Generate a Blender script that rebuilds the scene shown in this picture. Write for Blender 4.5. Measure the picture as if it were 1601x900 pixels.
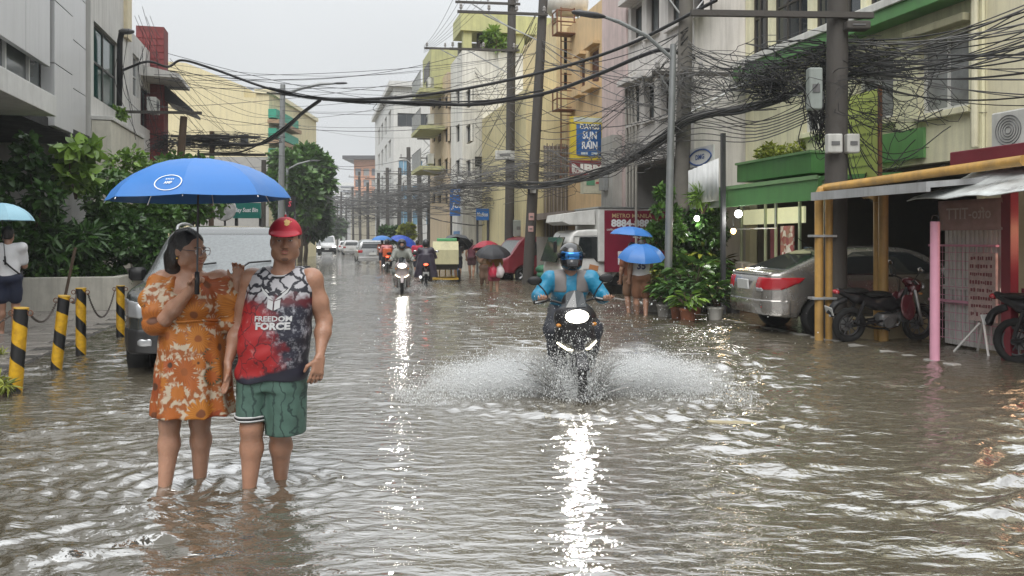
import bpy, bmesh, math, random
import numpy as np
from mathutils import Vector, Matrix
from mathutils.bvhtree import BVHTree

for o in list(bpy.data.objects):
    bpy.data.objects.remove(o)
scene = bpy.context.scene
COL = scene.collection
random.seed(7)
rng = np.random.default_rng(7)
R = math.radians
PI = math.pi

# ------------------------------------------------------------------ camera
FPX, HOR, CAMH = 1250.0, 374.0, 1.5          # focal length in photo pixels, horizon row, eye height over the water
cam_d = bpy.data.cameras.new('camera')
cam_d.sensor_width = 36.0
cam_d.lens = FPX * 36.0 / 1601.0
cam_d.shift_y = -(450.0 - HOR) / 1601.0
cam_d.clip_start, cam_d.clip_end = 0.05, 3000.0
cam = bpy.data.objects.new('camera', cam_d)
COL.objects.link(cam)
cam.location = (0, 0, CAMH)
cam.rotation_euler = (R(90), 0, 0)
scene.camera = cam

# ------------------------------------------------------------------ sky, sun, exposure
SUN_EL, SUN_ROT = R(52), R(192)
world = bpy.data.worlds.new('World')
scene.world = world
world.use_nodes = True
wn, wl = world.node_tree.nodes, world.node_tree.links
wn.clear()
sky = wn.new('ShaderNodeTexSky')
sky.sky_type = 'NISHITA'
sky.sun_disc = False
sky.sun_elevation, sky.sun_rotation = SUN_EL, SUN_ROT
sky.air_density, sky.dust_density, sky.ozone_density = 1.0, 6.0, 1.0
tc = wn.new('ShaderNodeTexCoord')
sep = wn.new('ShaderNodeSeparateXYZ')
wl.new(tc.outputs['Generated'], sep.inputs[0])
zc = wn.new('ShaderNodeMath'); zc.operation = 'MAXIMUM'; zc.inputs[1].default_value = 0.0
wl.new(sep.outputs['Z'], zc.inputs[0])
z2 = wn.new('ShaderNodeMath'); z2.operation = 'MULTIPLY_ADD'; z2.inputs[1].default_value = 2.2; z2.inputs[2].default_value = 1.0
wl.new(zc.outputs[0], z2.inputs[0])
zm = wn.new('ShaderNodeMath'); zm.operation = 'MULTIPLY_ADD'; zm.inputs[2].default_value = 1.0     # 1 + z + 2.2 z^2
wl.new(zc.outputs[0], zm.inputs[0]); wl.new(z2.outputs[0], zm.inputs[1])
cl = wn.new('ShaderNodeTexNoise'); cl.inputs['Scale'].default_value = 1.6; cl.inputs['Detail'].default_value = 4
wl.new(tc.outputs['Generated'], cl.inputs['Vector'])
clm = wn.new('ShaderNodeMapRange'); clm.inputs[1].default_value = .3; clm.inputs[2].default_value = .7
clm.inputs[3].default_value = .93; clm.inputs[4].default_value = 1.07
wl.new(cl.outputs['Fac'], clm.inputs[0])
zz = wn.new('ShaderNodeMath'); zz.operation = 'MULTIPLY'
wl.new(zm.outputs[0], zz.inputs[0]); wl.new(clm.outputs[0], zz.inputs[1])
ov = wn.new('ShaderNodeVectorMath'); ov.operation = 'SCALE'
ov.inputs[0].default_value = (3.2, 3.31, 3.40)     # the cloud layer (overcast, a little brighter overhead)
wl.new(zz.outputs[0], ov.inputs['Scale'])
hs = wn.new('ShaderNodeHueSaturation'); hs.inputs['Saturation'].default_value = 0.25
wl.new(sky.outputs[0], hs.inputs['Color'])
mx = wn.new('ShaderNodeMix'); mx.data_type = 'RGBA'; mx.inputs[0].default_value = 0.95
wl.new(hs.outputs[0], mx.inputs[6]); wl.new(ov.outputs[0], mx.inputs[7])
bg = wn.new('ShaderNodeBackground'); bg.inputs['Strength'].default_value = 0.1
wl.new(mx.outputs[2], bg.inputs['Color'])
wo = wn.new('ShaderNodeOutputWorld')
wl.new(bg.outputs[0], wo.inputs['Surface'])

sun_d = bpy.data.lights.new('sun', 'SUN')
sun_d.energy, sun_d.angle, sun_d.color = 1.5, R(50), (1.0, 0.97, 0.93)
sun = bpy.data.objects.new('sun', sun_d)
COL.objects.link(sun)
sun.rotation_euler = (R(90) - SUN_EL, 0, R(-12))    # soft light from high, behind the camera and a little left
vs = scene.view_settings
vs.view_transform, vs.look, vs.gamma, vs.exposure = 'Standard', 'None', 1.0, 0.8
scene.cycles.use_denoising = True
scene.cycles.max_bounces = 9
scene.cycles.diffuse_bounces = 6
scene.cycles.transparent_max_bounces = 16
scene.cycles.volume_bounces = 2
scene.cycles.caustics_reflective = False
scene.cycles.caustics_refractive = False
scene.cycles.sample_clamp_indirect = 6.0

# ------------------------------------------------------------------ places
TH = math.atan(310.0 / 1250.0)               # the street runs 14 degrees left of the viewing direction
CS, SN = math.cos(TH), math.sin(TH)
def st(a, b, z=0.0):                         # a metres right of the street's axis line, b metres along it
    return Vector((a * CS - b * SN, a * SN + b * CS, z))
def unst(x, y):
    return (x * CS + y * SN, -x * SN + y * CS)
def gp(px, py, z=0.0):                       # point on the water plane
    Y = CAMH * FPX / (py - HOR)
    return Vector(((px - 800) / FPX * Y, Y, z))
def at(px, py, Y):
    return Vector(((px - 800) / FPX * Y, Y, CAMH - (py - HOR) / FPX * Y))
def ab(px, a):                               # distance along the street where the line a metres out passes column px
    t = (px - 800) / FPX
    return a * (CS - t * SN) / (t * CS + SN)
def zat(py, a, b):
    return CAMH - (py - HOR) / FPX * st(a, b).y

# ------------------------------------------------------------------ scene helpers
def tag(o, label=None, cat=None, group=None, kind=None):
    if label: o['label'] = label
    if cat: o['category'] = cat
    if group: o['group'] = group
    if kind: o['kind'] = kind
    return o
def thing(name, label, cat, loc=(0, 0, 0), rz=0.0, group=None):
    o = bpy.data.objects.new(name, None)
    o.empty_display_size = .2
    COL.objects.link(o)
    o.location = loc; o.rotation_euler = (0, 0, rz)
    return tag(o, label, cat, group)
def copy_tree(o, parent=None):
    c = o.copy(); COL.objects.link(c); c.parent = parent
    for ch in o.children: copy_tree(ch, c)
    return c
def link(name, me, parent=None, mat=None):
    if mat is not None:
        me.materials.clear(); me.materials.append(mat)
    o = bpy.data.objects.new(name, me)
    COL.objects.link(o)
    if parent is not None: o.parent = parent
    return o

def rot_to(d, up=(0, 0, 1)):
    d = Vector(d).normalized()
    up = Vector(up)
    if abs(d.dot(up)) > .995: up = Vector((0, 1, 0))
    x = up.cross(d).normalized(); y = d.cross(x)
    return Matrix((x, y, d)).transposed()

class MB:
    """collects verts and faces for one mesh"""
    def __init__(s): s.v = []; s.f = []; s.M = None
    def add(s, vs, fs):
        n = len(s.v)
        if s.M is not None: vs = [s.M @ Vector(p) for p in vs]
        s.v += [tuple(p) for p in vs]
        s.f += [tuple(i + n for i in f) for f in fs]
        return s
    def box(s, c, d, rot=None, bev=0.0):
        c = Vector(c); hx, hy, hz = d[0] / 2, d[1] / 2, d[2] / 2
        if bev <= 0:
            pts = [Vector((x * hx, y * hy, z * hz)) for z in (-1, 1) for x, y in ((-1, -1), (1, -1), (1, 1), (-1, 1))]
            fs = [(3, 2, 1, 0), (4, 5, 6, 7), (0, 1, 5, 4), (1, 2, 6, 5), (2, 3, 7, 6), (3, 0, 4, 7)]
        else:
            bev = min(bev, hx * .9, hy * .9, hz * .9)
            def ring(ix, iy, z):
                return [Vector(p + (z,)) for p in ((-hx + ix, -hy + iy + bev), (-hx + ix + bev, -hy + iy), (hx - ix - bev, -hy + iy), (hx - ix, -hy + iy + bev),
                        (hx - ix, hy - iy - bev), (hx - ix - bev, hy - iy), (-hx + ix + bev, hy - iy), (-hx + ix, hy - iy - bev))]
            pts = ring(bev * .6, bev * .6, -hz) + ring(0, 0, -hz + bev) + ring(0, 0, hz - bev) + ring(bev * .6, bev * .6, hz)
            fs = [tuple(range(7, -1, -1)), tuple(range(24, 32))]
            for k in range(3):
                for i in range(8):
                    j = (i + 1) % 8
                    fs.append((k * 8 + i, k * 8 + j, k * 8 + 8 + j, k * 8 + 8 + i))
        if rot is not None: pts = [rot @ p for p in pts]
        return s.add([p + c for p in pts], fs)
    def box2(s, lo, hi, bev=0.0):
        lo, hi = Vector(lo), Vector(hi)
        return s.box((lo + hi) / 2, hi - lo, None, bev)
    def cyl(s, p0, p1, r0, r1=None, n=10, cap=True):
        p0, p1 = Vector(p0), Vector(p1)
        r1 = r0 if r1 is None else r1
        m = rot_to(p1 - p0)
        vs = []
        for p, r in ((p0, r0), (p1, r1)):
            for i in range(n):
                t = 2 * PI * i / n
                vs.append(p + m @ Vector((r * math.cos(t), r * math.sin(t), 0)))
        fs = [(i, (i + 1) % n, n + (i + 1) % n, n + i) for i in range(n)]
        if cap: fs += [tuple(range(n - 1, -1, -1)), tuple(range(n, 2 * n))]
        return s.add(vs, fs)
    def tube(s, pts, r, n=6, cap=True, closed=False):
        pts = [Vector(p) for p in pts]
        k = len(pts)
        rs = r if isinstance(r, (list, tuple)) else [r] * k
        vs = []; ref = None
        for i, p in enumerate(pts):
            a = pts[(i - 1) % k] if (closed or i > 0) else p
            b = pts[(i + 1) % k] if (closed or i < k - 1) else p
            d = (b - a)
            d = d.normalized() if d.length > 1e-9 else Vector((0, 0, 1))
            if ref is None:
                ref = Vector((0, 0, 1)) if abs(d.z) < .9 else Vector((1, 0, 0))
            x = ref - d * ref.dot(d)
            x = x.normalized() if x.length > 1e-6 else d.orthogonal().normalized()
            y = d.cross(x); ref = x
            for j in range(n):
                t = 2 * PI * j / n
                vs.append(p + (x * math.cos(t) + y * math.sin(t)) * rs[i])
        fs = []
        for i in range(k if closed else k - 1):
            i2 = (i + 1) % k
            for j in range(n):
                j2 = (j + 1) % n
                fs.append((i * n + j, i * n + j2, i2 * n + j2, i2 * n + j))
        if cap and not closed:
            fs += [tuple(range(n - 1, -1, -1)), tuple(range((k - 1) * n, k * n))]
        return s.add(vs, fs)
    def lathe(s, prof, n=16, c=(0, 0, 0), m=None):
        c = Vector(c); vs = []
        for r, z in prof:
            for i in range(n):
                t = 2 * PI * i / n
                p = Vector((r * math.cos(t), r * math.sin(t), z))
                vs.append((m @ p if m else p) + c)
        fs = []
        for k in range(len(prof) - 1):
            for i in range(n):
                j = (i + 1) % n
                fs.append((k * n + i, k * n + j, k * n + n + j, k * n + n + i))
        if prof[0][0] > 1e-6: fs.append(tuple(range(n - 1, -1, -1)))
        if prof[-1][0] > 1e-6: fs.append(tuple(range((len(prof) - 1) * n, len(prof) * n)))
        return s.add(vs, fs)
    def ball(s, c, r, n=10, m=5):
        if not isinstance(r, (tuple, list)): r = (r, r, r)
        prof = [(math.sin(PI * k / m), -math.cos(PI * k / m)) for k in range(m + 1)]
        M0 = s.M
        mm = Matrix.Translation(Vector(c)) @ Matrix.Diagonal((r[0], r[1], r[2], 1))
        s.M = (M0 @ mm) if M0 is not None else mm
        s.lathe(prof, n); s.M = M0
        return s
    def torus(s, c, Rr, r, n=20, k=6, axis='y', arc=(0, 2 * PI)):
        full = abs(arc[1] - arc[0] - 2 * PI) < 1e-6
        pts = []
        for i in range(n + (0 if full else 1)):
            t = arc[0] + (arc[1] - arc[0]) * i / n
            a, b = Rr * math.cos(t), Rr * math.sin(t)
            p = {'y': (a, 0, b), 'x': (0, a, b), 'z': (a, b, 0)}[axis]
            pts.append(Vector(c) + Vector(p))
        return s.tube(pts, r, k, closed=full)
    def prism(s, poly, lo, hi, axis='x'):
        def P(u, v, w): return {'x': (w, u, v), 'y': (u, w, v), 'z': (u, v, w)}[axis]
        n = len(poly)
        vs = [P(u, v, lo) for u, v in poly] + [P(u, v, hi) for u, v in poly]
        fs = [(i, (i + 1) % n, n + (i + 1) % n, n + i) for i in range(n)] + [tuple(range(n - 1, -1, -1)), tuple(range(n, 2 * n))]
        return s.add(vs, fs)
    def quad(s, a, b, c, d): return s.add([a, b, c, d], [(0, 1, 2, 3)])
    def loft(s, rings, cap=True, closed=True):
        n = len(rings[0]); vs = [p for r in rings for p in r]; fs = []
        for k in range(len(rings) - 1):
            for i in range(n if closed else n - 1):
                j = (i + 1) % n
                fs.append((k * n + i, k * n + j, k * n + n + j, k * n + n + i))
        if cap and closed: fs += [tuple(range(n - 1, -1, -1)), tuple(range((len(rings) - 1) * n, len(rings) * n))]
        return s.add(vs, fs)
    def mesh(s, name='m', smooth=False, fix=True):
        me = bpy.data.meshes.new(name)
        me.from_pydata(s.v, [], s.f)
        if fix:
            bm = bmesh.new(); bm.from_mesh(me)
            bmesh.ops.recalc_face_normals(bm, faces=bm.faces)
            bm.to_mesh(me); bm.free()
        if smooth == 'auto':
            me.polygons.foreach_set('use_smooth', [True] * len(me.polygons))
            try: me.set_sharp_from_angle(angle=R(38))
            except Exception: pass
        elif smooth:
            me.polygons.foreach_set('use_smooth', [True] * len(me.polygons))
        return me
    def build(s, name, mat, parent=None, smooth=False, fix=True):
        return link(name, s.mesh(name, smooth, fix), parent, mat)

def np_mesh(name, V, Q, smooth=True):
    V = np.asarray(V, dtype=np.float32); Q = np.asarray(Q, dtype=np.int32)
    me = bpy.data.meshes.new(name)
    k = Q.shape[1]
    me.vertices.add(len(V)); me.vertices.foreach_set('co', V.ravel())
    me.loops.add(Q.size); me.loops.foreach_set('vertex_index', Q.ravel())
    me.polygons.add(len(Q))
    me.polygons.foreach_set('loop_start', np.arange(0, Q.size, k, dtype=np.int32))
    me.polygons.foreach_set('loop_total', np.full(len(Q), k, dtype=np.int32))
    if smooth: me.polygons.foreach_set('use_smooth', np.ones(len(Q), dtype=bool))
    me.update(calc_edges=True)
    return me

_txt_cache = {}
def text_geo(s, bold=0.0, spacing=1.0):
    """(verts2d, faces, width, height) of a line of text, letters one unit tall"""
    key = (s, bold, spacing)
    if key in _txt_cache: return _txt_cache[key]
    cu = bpy.data.curves.new('t', 'FONT')
    cu.body = s; cu.size = 1.0; cu.resolution_u = 2; cu.offset = bold; cu.space_character = spacing
    cu.fill_mode = 'FRONT'
    ob = bpy.data.objects.new('t', cu); COL.objects.link(ob)
    dg = bpy.context.evaluated_depsgraph_get()
    me = bpy.data.meshes.new_from_object(ob.evaluated_get(dg))
    vs = [v.co.copy() for v in me.vertices]; fs = [tuple(p.vertices) for p in me.polygons]
    bpy.data.objects.remove(ob); bpy.data.curves.remove(cu); bpy.data.meshes.remove(me)
    if vs:
        x0 = min(v.x for v in vs); x1 = max(v.x for v in vs); y0 = min(v.y for v in vs); y1 = max(v.y for v in vs)
        vs = [(v.x - (x0 + x1) / 2, v.y - (y0 + y1) / 2) for v in vs]
    else: x0 = x1 = y0 = y1 = 0
    _txt_cache[key] = (vs, fs, x1 - x0, y1 - y0)
    return _txt_cache[key]
def lettering(name, s, parent, mat, O, U, V, w=None, h=None, bold=0.01, slant=0.0):
    """flat lettering centred at O, reading along U, upright along V"""
    vs, fs, tw, thh = text_geo(s, bold)
    if not vs: return None
    sx = (w / tw) if w else h / thh
    sy = (h / thh) if h else sx
    U, V, O = Vector(U).normalized(), Vector(V).normalized(), Vector(O)
    mb = MB(); mb.add([O + U * (x * sx + slant * y * sy) + V * y * sy for x, y in vs], fs)
    return mb.build(name, mat, parent, fix=False)

# ------------------------------------------------------------------ materials
def nd(nt, typ, **kw):
    n = nt.nodes.new(typ)
    for k, v in kw.items(): setattr(n, k, v)
    return n
_mats = {}
def pm(name, col, rough=.6, metal=0.0, var=.12, scale=4.0, bump=0.0, bscale=40.0, streak=0.0, coat=0.0, spec=.5, dirt=None, emit=None, estr=0.0, alpha=1.0, trans=0.0, island=0.0):
    if name in _mats: return _mats[name]
    m = bpy.data.materials.new(name); m.use_nodes = True
    nt = m.node_tree; L = nt.links.new
    b = nt.nodes['Principled BSDF']
    b.inputs['Roughness'].default_value = rough; b.inputs['Metallic'].default_value = metal
    b.inputs['Specular IOR Level'].default_value = spec
    b.inputs['Coat Weight'].default_value = coat; b.inputs['Coat Roughness'].default_value = .05
    b.inputs['Alpha'].default_value = alpha; b.inputs['Transmission Weight'].default_value = trans
    tcn = nd(nt, 'ShaderNodeTexCoord')
    colr = nd(nt, 'ShaderNodeRGB'); colr.outputs[0].default_value = (*col, 1)
    cur = colr.outputs[0]
    if var > 0:
        nz = nd(nt, 'ShaderNodeTexNoise'); nz.inputs['Scale'].default_value = scale; nz.inputs['Detail'].default_value = 6; nz.inputs['Roughness'].default_value = .65
        L(tcn.outputs['Object'], nz.inputs['Vector'])
        mr = nd(nt, 'ShaderNodeMapRange'); mr.inputs[1].default_value = .25; mr.inputs[2].default_value = .75
        mr.inputs[3].default_value = 1 - var; mr.inputs[4].default_value = 1 + var
        L(nz.outputs['Fac'], mr.inputs[0])
        sc = nd(nt, 'ShaderNodeVectorMath', operation='SCALE')
        L(cur, sc.inputs[0]); L(mr.outputs[0], sc.inputs['Scale']); cur = sc.outputs[0]
        rr = nd(nt, 'ShaderNodeMapRange'); rr.inputs[1].default_value = .3; rr.inputs[2].default_value = .7
        rr.inputs[3].default_value = max(.02, rough * .8); rr.inputs[4].default_value = min(1, rough * 1.2)
        L(nz.outputs['Fac'], rr.inputs[0]); L(rr.outputs[0], b.inputs['Roughness'])
    if island > 0:
        g = nd(nt, 'ShaderNodeNewGeometry')
        mr = nd(nt, 'ShaderNodeMapRange'); mr.inputs[3].default_value = 1 - island; mr.inputs[4].default_value = 1 + island
        L(g.outputs['Random Per Island'], mr.inputs[0])
        sc = nd(nt, 'ShaderNodeVectorMath', operation='SCALE')
        L(cur, sc.inputs[0]); L(mr.outputs[0], sc.inputs['Scale']); cur = sc.outputs[0]
    if streak > 0:                                    # rain stains running down the surface
        mp = nd(nt, 'ShaderNodeMapping'); mp.inputs['Scale'].default_value = (3.2, 3.2, .22)
        L(tcn.outputs['Object'], mp.inputs['Vector'])
        nz = nd(nt, 'ShaderNodeTexNoise'); nz.inputs['Scale'].default_value = 1.6; nz.inputs['Detail'].default_value = 7; nz.inputs['Roughness'].default_value = .7
        L(mp.outputs[0], nz.inputs['Vector'])
        mr = nd(nt, 'ShaderNodeMapRange'); mr.inputs[1].default_value = .44; mr.inputs[2].default_value = .76
        mr.inputs[3].default_value = 0; mr.inputs[4].default_value = streak
        L(nz.outputs['Fac'], mr.inputs[0])
        mxn = nd(nt, 'ShaderNodeMix', data_type='RGBA')
        mxn.inputs[7].default_value = (*(dirt or (.10, .09, .075)), 1)
        L(mr.outputs[0], mxn.inputs[0]); L(cur, mxn.inputs[6]); cur = mxn.outputs[2]
    L(cur, b.inputs['Base Color'])
    if bump > 0:
        nz = nd(nt, 'ShaderNodeTexNoise'); nz.inputs['Scale'].default_value = bscale; nz.inputs['Detail'].default_value = 5
        L(tcn.outputs['Object'], nz.inputs['Vector'])
        bp = nd(nt, 'ShaderNodeBump'); bp.inputs['Strength'].default_value = bump; bp.inputs['Distance'].default_value = .02
        L(nz.outputs['Fac'], bp.inputs['Height']); L(bp.outputs[0], b.inputs['Normal'])
    if emit:
        b.inputs['Emission Color'].default_value = (*emit, 1); b.inputs['Emission Strength'].default_value = estr
    _mats[name] = m
    return m

# ------------------------------------------------------------------ implicit surfaces (bodies, clothes, car bodies)
class Field:
    def __init__(s, lo, hi, vs):
        s.lo = np.array(lo, float); s.vs = vs
        s.n = np.maximum(np.ceil((np.array(hi) - s.lo) / vs).astype(int) + 1, 4)
        s.ax = [s.lo[i] + np.arange(s.n[i]) * vs for i in range(3)]
        s.D = np.full(s.n, 1.0, dtype=np.float32)
    def win(s, lo, hi, pad):
        sl = []
        for i in range(3):
            a = int(max(0, math.floor((lo[i] - pad - s.lo[i]) / s.vs))); b = int(min(s.n[i], math.ceil((hi[i] + pad - s.lo[i]) / s.vs) + 1))
            if b <= a: return None, None
            sl.append(slice(a, b))
        X = s.ax[0][sl[0]][:, None, None]; Y = s.ax[1][sl[1]][None, :, None]; Z = s.ax[2][sl[2]][None, None, :]
        return tuple(sl), (X, Y, Z)
    def blend(s, sl, d, k, op):
        a = s.D[sl]
        if op == 'sub': d = -d
        if op == 'add':
            if k <= 0: s.D[sl] = np.minimum(a, d)
            else:
                h = np.clip(.5 + .5 * (d - a) / k, 0, 1); s.D[sl] = d * (1 - h) + a * h - k * h * (1 - h)
        else:
            if k <= 0: s.D[sl] = np.maximum(a, d)
            else:
                h = np.clip(.5 - .5 * (d - a) / k, 0, 1); s.D[sl] = d * (1 - h) + a * h + k * h * (1 - h)
    def cap(s, a, b, ra, rb=None, k=.02, op='add'):
        rb = ra if rb is None else rb
        a = np.array(a, float); b = np.array(b, float); rm = max(ra, rb)
        sl, P = s.win(np.minimum(a, b) - rm, np.maximum(a, b) + rm, k + 3 * s.vs)
        if sl is None: return s
        ba = b - a; q = [P[i] - a[i] for i in range(3)]
        t = np.clip((q[0] * ba[0] + q[1] * ba[1] + q[2] * ba[2]) / max(ba @ ba, 1e-12), 0, 1)
        d = np.sqrt((q[0] - t * ba[0]) ** 2 + (q[1] - t * ba[1]) ** 2 + (q[2] - t * ba[2]) ** 2) - (ra + (rb - ra) * t)
        s.blend(sl, d, k, op); return s
    def chain(s, pts, rs, k=.02):
        for i in range(len(pts) - 1): s.cap(pts[i], pts[i + 1], rs[i], rs[i + 1], k)
        return s
    def ell(s, c, r, k=.02, op='add', rot=None):
        c = np.array(c, float); r = np.array(r, float); rm = np.full(3, r.max()) if rot is not None else r
        sl, P = s.win(c - rm, c + rm, k + 3 * s.vs)
        if sl is None: return s
        q = [P[i] - c[i] for i in range(3)]
        if rot is not None:
            m = np.array(rot)      # columns are the ellipsoid's axes
            q = [q[0] * m[0, j] + q[1] * m[1, j] + q[2] * m[2, j] for j in range(3)]
        k0 = np.sqrt((q[0] / r[0]) ** 2 + (q[1] / r[1]) ** 2 + (q[2] / r[2]) ** 2)
        k1 = np.sqrt((q[0] / r[0] ** 2) ** 2 + (q[1] / r[1] ** 2) ** 2 + (q[2] / r[2] ** 2) ** 2)
        d = k0 * (k0 - 1) / np.maximum(k1, 1e-6)
        s.blend(sl, d, k, op); return s
    def loft(s, st_, k=.02, op='add', pw=2.0, fold=None):
        """stations (z, cx, cy, rx, ry) of a flattened trunk"""
        st_ = sorted(st_); A = np.array(st_, float)
        z0, z1 = A[0, 0], A[-1, 0]
        lo = (np.min(A[:, 1] - A[:, 3]) - .03, np.min(A[:, 2] - A[:, 4]) - .03, z0); hi = (np.max(A[:, 1] + A[:, 3]) + .03, np.max(A[:, 2] + A[:, 4]) + .03, z1)
        sl, P = s.win(lo, hi, k + 3 * s.vs)
        if sl is None: return s
        z = np.clip(P[2], z0, z1)
        f = [np.interp(z, A[:, 0], A[:, j]) for j in range(1, 5)]
        dx = (P[0] - f[0]); dy = (P[1] - f[1])
        rx, ry = f[2], f[3]
        if fold is not None:
            g = 1 + fold(np.arctan2(dy, dx), z); rx = rx * g; ry = ry * g
        k0 = (np.abs(dx / rx) ** pw + np.abs(dy / ry) ** pw) ** (1 / pw)
        d = (k0 - 1) * np.minimum(rx, ry)
        d = np.maximum(d, np.maximum(P[2] - z1, z0 - P[2]))
        s.blend(sl, d, k, op); return s
    def plane(s, p, n, k=0.0):
        """cut away everything on the side the normal points to"""
        n = np.array(n, float); n /= np.linalg.norm(n)
        d = (s.ax[0][:, None, None] - p[0]) * n[0] + (s.ax[1][None, :, None] - p[1]) * n[1] + (s.ax[2][None, None, :] - p[2]) * n[2]
        s.blend(tuple(slice(None) for _ in range(3)), d, k, 'int'); return s
    def wob(s, fn):
        s.D += fn(s.ax[0][:, None, None], s.ax[1][None, :, None], s.ax[2][None, None, :]).astype(np.float32); return s
    def net(s):
        D = s.D
        for i in range(3):                          # close at the border
            sl = [slice(None)] * 3
            for e in (0, -1):
                sl[i] = e; D[tuple(sl)] = np.maximum(D[tuple(sl)], s.vs * .5)
        neg = D < 0
        nx, ny, nz = D.shape
        cnt = np.zeros((nx - 1, ny - 1, nz - 1), np.int8)
        for i in (0, 1):
            for j in (0, 1):
                for k in (0, 1):
                    cnt += neg[i:nx - 1 + i, j:ny - 1 + j, k:nz - 1 + k]
        act = (cnt > 0) & (cnt < 8)
        I, J, K = np.nonzero(act)
        if len(I) == 0: return np.zeros((0, 3)), np.zeros((0, 4), int)
        idx = np.full(act.shape, -1, np.int32); idx[I, J, K] = np.arange(len(I))
        acc = np.zeros((len(I), 3)); num = np.zeros(len(I))
        cn = [(i, j, k) for i in (0, 1) for j in (0, 1) for k in (0, 1)]
        val = {c: D[I + c[0], J + c[1], K + c[2]] for c in cn}
        for c in cn:
            for ax in range(3):
                if c[ax] == 0:
                    e = list(c); e[ax] = 1; e = tuple(e)
                    a, b = val[c], val[e]
                    m = (a < 0) != (b < 0)
                    t = np.where(m, a / np.where(m, a - b, 1), 0)
                    p = np.array(c, float)[None, :].repeat(len(I), 0); p[:, ax] = t
                    acc += p * m[:, None]; num += m
        V = s.lo + (np.stack([I, J, K], 1) + acc / num[:, None]) * s.vs
        Q = []
        for ax in range(3):
            u, w = [(1, 2), (2, 0), (0, 1)][ax]
            a = [slice(None)] * 3; b = [slice(None)] * 3
            a[ax] = slice(0, -1); b[ax] = slice(1, None)
            sa, sb = neg[tuple(a)], neg[tuple(b)]
            ed = np.stack(np.nonzero(sa != sb), 1)
            ok = (ed[:, u] > 0) & (ed[:, w] > 0) & (ed[:, u] < D.shape[u] - 1) & (ed[:, w] < D.shape[w] - 1)
            ed = ed[ok]
            if len(ed) == 0: continue
            fl = sa[tuple(ed.T)]
            def g(du, dw):
                e = ed.copy(); e[:, u] -= du; e[:, w] -= dw
                return idx[tuple(e.T)]
            q = np.stack([g(1, 1), g(0, 1), g(0, 0), g(1, 0)], 1)
            q[~fl] = q[~fl][:, ::-1]
            Q.append(q)
        return V, np.concatenate(Q)
    def build(s, name, mat, parent=None, relax=1):
        V, Q = s.net()
        for _ in range(relax):
            A = np.zeros_like(V); n = np.zeros(len(V))
            for i in range(4):
                j = (i + 1) % 4
                np.add.at(A, Q[:, i], V[Q[:, j]]); np.add.at(n, Q[:, i], 1)
                np.add.at(A, Q[:, j], V[Q[:, i]]); np.add.at(n, Q[:, j], 1)
            V = .5 * V + .5 * A / np.maximum(n, 1)[:, None]
        return link(name, np_mesh(name, V, Q), parent, mat)

# ================================================================== ground, road, water
def sheet(name, mat, pts, z, parent=None):
    mb = MB(); mb.add([(p[0], p[1], z) for p in pts], [tuple(range(len(pts)))])
    o = mb.build(name, mat, parent); tag(o, kind='structure'); return o
M_ground = pm('wet_ground', (.10, .095, .085), .5, var=.3, scale=.5)
M_road = pm('wet_asphalt', (.05, .05, .05), .35, var=.3, scale=2, bump=.3, bscale=120)
M_pave = pm('wet_pavers', (.23, .21, .19), .22, var=.3, scale=2.5, bump=.2, bscale=60)
M_curb = pm('kerb_concrete', (.30, .29, .27), .5, var=.25, scale=6, bump=.3, streak=.3)
sheet('ground', M_ground, [(-900, -300), (900, -300), (900, 1500), (-900, 1500)], -.30)
sheet('road', M_road, [st(-4.2, -30), st(7.3, -30), st(7.3, 420), st(-4.2, 420)], -.16)

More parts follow.
